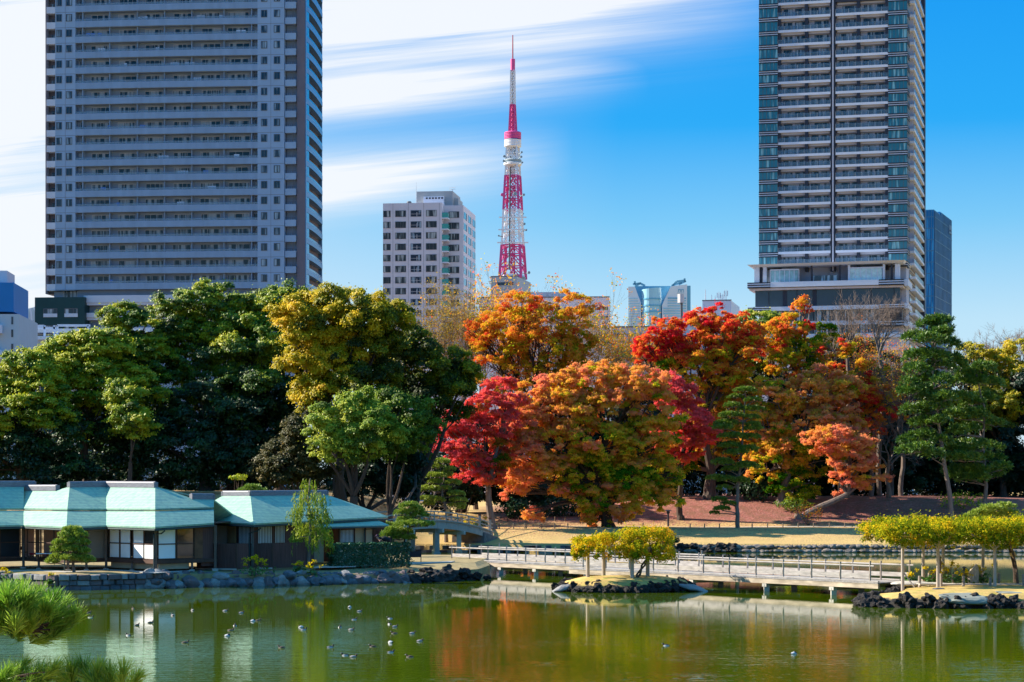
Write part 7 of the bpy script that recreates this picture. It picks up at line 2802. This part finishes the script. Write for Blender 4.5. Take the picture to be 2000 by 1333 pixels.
# ---- ducks
M_DW, M_DB, M_DG, M_DBR = mat('white_plumage', (.46, .47, .49), .7, .06, 6), mat('black_plumage', (.018, .016, .02), .6, .2, 6), mat('grey_plumage', (.26, .25, .26), .8, .2, 8), mat('brown_plumage', (.09, .06, .045), .8, .25, 8)
M_BILL = mat('slate_bill', (.16, .2, .24), .5, .1)


def duck_mesh(kind):
    if kind == 'sleeping':
        path = [(-.24, .10, .012), (-.19, .09, .06), (-.1, .08, .115), (0, .08, .135), (.09, .085, .13), (.14, .12, .095), (.13, .17, .065), (.08, .19, .062), (.03, .185, .045), (-.01, .17, .012)]
    else:
        path = [(-.26, .11, .008), (-.21, .085, .05), (-.12, .07, .10), (-.01, .065, .125), (.10, .07, .105), (.165, .10, .065), (.175, .15, .045), (.185, .195, .052), (.215, .215, .055), (.25, .21, .036), (.28, .20, .018), (.315, .195, .012)]
    n = 12
    vs, fs, ms = [], [], []
    m = len(path)
    for i, (x, z, r) in enumerate(path):
        a, b = path[max(0, i - 1)], path[min(m - 1, i + 1)]
        d = Vector((b[0] - a[0], 0, b[1] - a[1])).normalized()
        u = Vector((-d.z, 0, d.x))
        for k in range(n):
            an = 2 * math.pi * k / n
            wy = 1.15 if 0 < i < 5 else .95
            p = Vector((x, 0, z)) + Vector((0, 1, 0)) * math.cos(an) * r * wy + u * math.sin(an) * r * (.9 if i < 5 else 1)
            vs.append(p)
    for i in range(m - 1):
        for k in range(n):
            fs.append((i * n + k, i * n + (k + 1) % n, (i + 1) * n + (k + 1) % n, (i + 1) * n + k))
            up_ = math.sin(2 * math.pi * (k + .5) / n)
            if kind == 'pied':
                ms.append(1 if i >= 5 or i < 1 or (up_ > .62) else 0)
            elif kind == 'brown':
                ms.append(3 if up_ > -.2 or i > 4 else 2)
            elif kind == 'grey':
                ms.append(3 if i >= 5 else (2 if 1 <= i else 1))
            else:
                ms.append(1 if 5 <= i <= 7 or i < 1 else 0)
            if kind != 'sleeping' and i >= 9:
                ms[-1] = 4
    fs.append(tuple(range(n - 1, -1, -1)))
    fs.append(tuple(range((m - 1) * n, m * n)))
    ms += [1, 1]
    me = bpy.data.meshes.new('duck_' + kind)
    me.from_pydata([tuple(v) for v in vs], [], fs)
    for mm in (M_DW, M_DB, M_DG, M_DBR, M_BILL):
        me.materials.append(mm)
    me.polygons.foreach_set('material_index', ms)
    me.polygons.foreach_set('use_smooth', [True] * len(ms))
    me.update()
    return me


DK = {k: duck_mesh(k) for k in ('pied', 'brown', 'grey', 'sleeping')}
DUCKS = [(177, 1207, 'pied', 0, 'black and white duck farthest left, just right of the foreground pine'), (174, 1198, 'brown', 1, 'brown duck just above the leftmost black and white duck'), (260, 1190, 'brown', 2, 'dark duck in the reflection left of the white screens'),
         (268, 1222, 'brown', 1, 'dark duck in the middle of the reflected screens'), (251, 1242, 'pied', 2.6, 'round black and white duck above the left white reflection'), (294, 1217, 'brown', .5, 'dark duck at the right edge of the reflected screens'), (337, 1203, 'grey', 2, 'small pale duck alone in the dark reflection'),
         (376, 1193, 'grey', 2, 'grey duck at the top of the dark reflection, left of three'), (362, 1256, 'brown', .2, 'big brown duck between the two white reflections'), (440, 1194, 'grey', 0, 'grey duck at the top of the dark reflection, middle of three'), (471, 1198, 'grey', .4, 'grey duck at the top of the dark reflection, right of three'),
         (494, 1214, 'sleeping', .2, 'white sleeping duck beside the yellow reflection'), (504, 1213, 'brown', .1, 'dark duck touching the white sleeping duck'), (459, 1223, 'pied', 1.6, 'black and white duck facing away above the right white reflection'), (451, 1232, 'brown', 0, 'dark duck low behind the one facing away'),
         (444, 1243, 'sleeping', 0, 'white sleeping duck on the upper edge of the right white reflection'), (550, 1266, 'brown', 3.0, 'dark brown duck on the blue water right of the white reflection'), (588, 1226, 'sleeping', 3.0, 'upper white duck of the touching pair'), (593, 1231, 'pied', .1, 'lower white duck of the touching pair'),
         (645, 1265, 'pied', .2, 'white flanked duck on the yellow green reflection'), (664, 1226, 'pied', 1.5, 'round black and white duck facing the shore'), (683, 1187, 'sleeping', 1.2, 'cream coloured duck nearest the boulders'), (702, 1195, 'grey', .3, 'grey duck just right of the cream duck'),
         (692, 1211, 'pied', .2, 'white flanked duck below the grey duck'), (686, 1231, 'grey', 0, 'grey duck above the blue reflection'), (674, 1281, 'pied', 3.1, 'black headed duck on the left of the near pair'), (690, 1284, 'grey', .1, 'pale brown duck on the right of the near pair'),
         (728, 1264, 'brown', 3.1, 'dark duck alone right of the blue reflection'), (762, 1209, 'pied', 3.0, 'highest black and white duck of the vertical line'), (761, 1220, 'pied', 2.0, 'second highest black and white duck of the vertical line'), (771, 1225, 'grey', .4, 'grey duck right of the vertical line'),
         (770, 1238, 'brown', 3.1, 'dark brown duck in the middle of the vertical line'), (763, 1256, 'sleeping', 2.4, 'white duck in the lower part of the vertical line'), (763, 1275, 'pied', .2, 'lowest black and white duck of the vertical line'), (805, 1238, 'grey', .3, 'grey duck right of the dark brown duck'),
         (820, 1253, 'grey', .1, 'pale grey duck far right of the flock'), (800, 1284, 'brown', 3.0, 'brown duck with raised neck at the lower right of the flock'), (1301, 1262, 'pied', 3.1, 'black and white duck alone on the golden reflection'), (1550, 1278, 'sleeping', .3, 'small pale duck alone on the right half of the pond')]
for px, py, kind, rot, lb in DUCKS:
    p = GP(px, py)
    o = link(bpy.data.objects.new('duck', DK[kind]))
    o.location = (p.x, p.y, -.035)
    o.rotation_euler = (0, 0, rot)
    o.scale = (.7, .7, .7)
    tag(o, lb, 'duck', 'ducks resting on the pond')

# ---- person stooping behind the hedge
ph = thing('person', 'person in dark cap and black jacket stooping behind the hedge', 'person', (XW(740, 177), 177, 1.15))
Yp = 177
bm = bmesh.new()
J = {}
def jv(k, px, py, dy=0.0):
    J[k] = bm.verts.new(W(px, py, Yp + dy) - ph.location)
for a in (('pelvis', 752, 1068), ('belly', 750, 1062), ('chest', 745, 1056), ('neck', 739, 1053), ('head', 736.3, 1049.5), ('crown', 736.0, 1046.8), ('shl', 744, 1056.5, -.2), ('ell', 741, 1066, -.28), ('hal', 735, 1072, -.3), ('shr', 744, 1056.5, .2), ('elr', 741, 1066, .28), ('har', 735, 1072, .3),
          ('hipl', 752, 1071, -.11), ('knl', 748, 1085, -.13), ('anl', 752, 1098, -.13), ('tol', 747, 1099, -.14), ('hipr', 752, 1071, .11), ('knr', 749, 1085, .13), ('anr', 753, 1098, .13), ('tor', 748, 1099, .14)):
    jv(*a)
for a, b in (('pelvis', 'belly'), ('belly', 'chest'), ('chest', 'neck'), ('neck', 'head'), ('head', 'crown'), ('chest', 'shl'), ('shl', 'ell'), ('ell', 'hal'), ('chest', 'shr'), ('shr', 'elr'), ('elr', 'har'), ('pelvis', 'hipl'), ('hipl', 'knl'), ('knl', 'anl'), ('anl', 'tol'), ('pelvis', 'hipr'), ('hipr', 'knr'), ('knr', 'anr'), ('anr', 'tor')):
    bm.edges.new((J[a], J[b]))
me = bpy.data.meshes.new('body')
bm.verts.index_update()
idx = {k: v.index for k, v in J.items()}
bm.to_mesh(me)
bm.free()
body = link(bpy.data.objects.new('body', me))
body.parent = ph
sk = body.modifiers.new('skin', 'SKIN')
rad_ = {'pelvis': .15, 'belly': .15, 'chest': .17, 'neck': .065, 'head': .10, 'crown': .085, 'shl': .09, 'shr': .09, 'ell': .055, 'elr': .055, 'hal': .035, 'har': .035, 'hipl': .1, 'hipr': .1, 'knl': .07, 'knr': .07, 'anl': .05, 'anr': .05, 'tol': .04, 'tor': .04}
for k, i in idx.items():
    me.skin_vertices[0].data[i].radius = (rad_[k], rad_[k])
me.skin_vertices[0].data[idx['pelvis']].use_root = True
body.modifiers.new('sub', 'SUBSURF').levels = 1
me.materials.append(mat('skin_tone', (.55, .32, .24), .6, .05))
ORG['body'] = Vector(ph.location)
M_JACKET = mat('black_jacket', (.012, .013, .02), .7, .2)
q = MB()
q.tube([W(742, 1055, Yp), W(746, 1053.5, Yp), W(752, 1053, Yp), W(759, 1056, Yp), W(760, 1063, Yp)], [.15, .22, .24, .2, .16], 12)
for s in (-.24, .24):
    q.tube([W(744, 1055.5, Yp + s * .8), W(742, 1066, Yp + s), W(737, 1070, Yp + s * 1.1)], [.12, .075, .06], 8)
q.build('jacket', M_JACKET, ph, smooth=True)
q = MB()
c = W(736.4, 1047.6, Yp) - Vector((0, 0, 0))
q.lathe(c, [(.118, -.02), (.122, .03), (.10, .09), (.05, .13), (.01, .14)], 12)
q.bar(c + Vector((-.1, 0, -.01)), c + Vector((-.22, 0, -.03)), .18, .02)
q.build('cap', mat('plum_cap', (.06, .03, .07), .8, .1), ph, smooth=True)
q = MB()
for s in (-.12, .12):
    q.tube([W(753, 1066, Yp + s), W(748.5, 1084, Yp + s), W(752, 1097, Yp + s)], [.125, .09, .075], 10)
q.build('trousers', M_JACKET, ph, smooth=True)

# ---- sign board, lanterns
g = GP(810, 1098, 1.17)
t = thing('sign_board', 'black notice board on two legs right of the small spreading pine', 'sign', g)
zt_, zb2 = W(810, 1074, g.y).z, W(810, 1089, g.y).z
q = MB()
q.box(g.x - .42, g.x + .5, g.y - .03, g.y + .03, zb2, zt_ - .12)
q.build('board', M_BLACKB, t)
for x in (g.x - .45, g.x + .53):
    q = MB()
    q.box(x - .035, x + .035, g.y - .04, g.y + .04, g.z - .05, zt_)
    q.build('leg', M_BLACKB, t)
q = MB()
q.box(g.x - .42, g.x + .5, g.y - .035, g.y + .035, zt_ - .07, zt_)
q.build('top_rail', M_BLACKB, t)


def lamp(label, px, Y, zb, h, w):
    x = XW(px, Y)
    t = thing('garden_lamp', label, 'lamp', (x, Y, zb))
    q = MB()
    q.tube([(x, Y, zb - .1), (x, Y, zb + h * .78)], w * .22, 8)
    q.build('post', M_BLACKB, t)
    q = MB()
    q.box(x - w * .35, x + w * .35, Y - w * .35, Y + w * .35, zb + h * .78, zb + h * .93)
    q.build('lamp_box', M_BLACKB, t)
    q = MB()
    q.add([(x - w, Y - w, zb + h * .93), (x + w, Y - w, zb + h * .93), (x + w, Y + w, zb + h * .93), (x - w, Y + w, zb + h * .93), (x - w * .3, Y - w * .3, zb + h), (x + w * .3, Y - w * .3, zb + h), (x + w * .3, Y + w * .3, zb + h), (x - w * .3, Y + w * .3, zb + h)],
          [(0, 3, 2, 1), (4, 5, 6, 7), (0, 1, 5, 4), (1, 2, 6, 5), (2, 3, 7, 6), (3, 0, 4, 7)])
    q.build('lamp_roof', M_BLACKB, t)


lamp('black roofed lamp post beside the gravel path under the huge orange maple', 1305, 269, ztg(1305, 269), 2.15, .55)
lamp('low black lamp on a post under the long pergola', 1883, 145.2, .95, 1.25, .17)

# ---- foreground pine branches, lower left, close to the camera
def near_pine():
    Yn = 21.0
    root = thing('pine_tree', 'sunlit pine branches with long needles close by at the lower left', 'pine tree', (-9.4, 21, terrain(-9.4, 21)))
    q = MB()
    zg = terrain(-9.4, 21)
    tr_ = limb(q, (-9.4, 21, zg - .3), (-8.6, 21.2, 8.6), .2, .07, .05, 8, 10)
    P_, D_, T_ = [], [], []

    def twig(a, b, r, tufts):
        pts = limb(q, a, b, r, r * .35, .06, 5, 5)
        for (px, py, dy) in tufts:
            e = W(px, py, Yn + dy)
            st_ = min(pts, key=lambda v: (v - e).length)
            d = (e - st_)
            l = limb(q, st_, e, .012, .006, .08, 3, 4)
            dn = (d.normalized() * .6 + Vector((.15, 0, .6)) + Vector((R.gauss(0, .3), R.gauss(0, .3), 0))).normalized()
            tn_ = R.gauss(.66, .16)
            for k in range(190):
                t = R.uniform(-.03, .13)
                P_.append(tuple(e - dn * t))
                v = (dn + Vector((R.gauss(0, .42), R.gauss(0, .42), R.gauss(0, .30)))).normalized()
                D_.append(tuple(v))
                T_.append(R.gauss(tn_, .12))
    rt = random.Random(5)
    up_t = [(rt.uniform(-60, 60), rt.uniform(1165, 1230), rt.uniform(-.5, .5)) for _ in range(60)] + [(x, y, rt.uniform(-.3, .3)) for x, y in ((20, 1165), (48, 1160), (75, 1170), (100, 1178), (115, 1190), (128, 1205), (145, 1210), (85, 1200), (100, 1222), (60, 1205), (35, 1190), (10, 1180), (120, 1228), (70, 1235), (40, 1240), (20, 1215), (55, 1180), (95, 1195), (110, 1212), (0, 1200), (-20, 1180), (105, 1240), (80, 1250))]
    twig(tr_[5], W(60, 1232, Yn), .06, up_t)
    lo_t = [(x, y, rt.uniform(-.3, .3)) for x, y in ((10, 1320), (40, 1310), (70, 1318), (100, 1312), (140, 1315), (165, 1312), (190, 1318), (215, 1322), (240, 1318), (265, 1330), (60, 1335), (110, 1338), (160, 1340), (210, 1345), (255, 1345), (20, 1345), (30, 1325), (85, 1330), (130, 1328), (180, 1332), (230, 1335), (-20, 1320), (0, 1335), (120, 1355), (200, 1360))]
    twig(tr_[3], W(250, 1362, Yn), .05, lo_t)
    n = len(P_)
    raw_quads('crown', blade_quads(np.array(P_), np.array(D_), RNG.uniform(.12, .22, n), np.full(n, .0065)), np.array(T_), L_NEAR, root)
    q.build('trunk', M_BARK, root)


L_NEAR = leafmat('near_pine_needle', [(0, (.02, .06, .012)), (.5, (.12, .30, .02)), (1, (.38, .55, .06))], .5, .04)
near_pine()
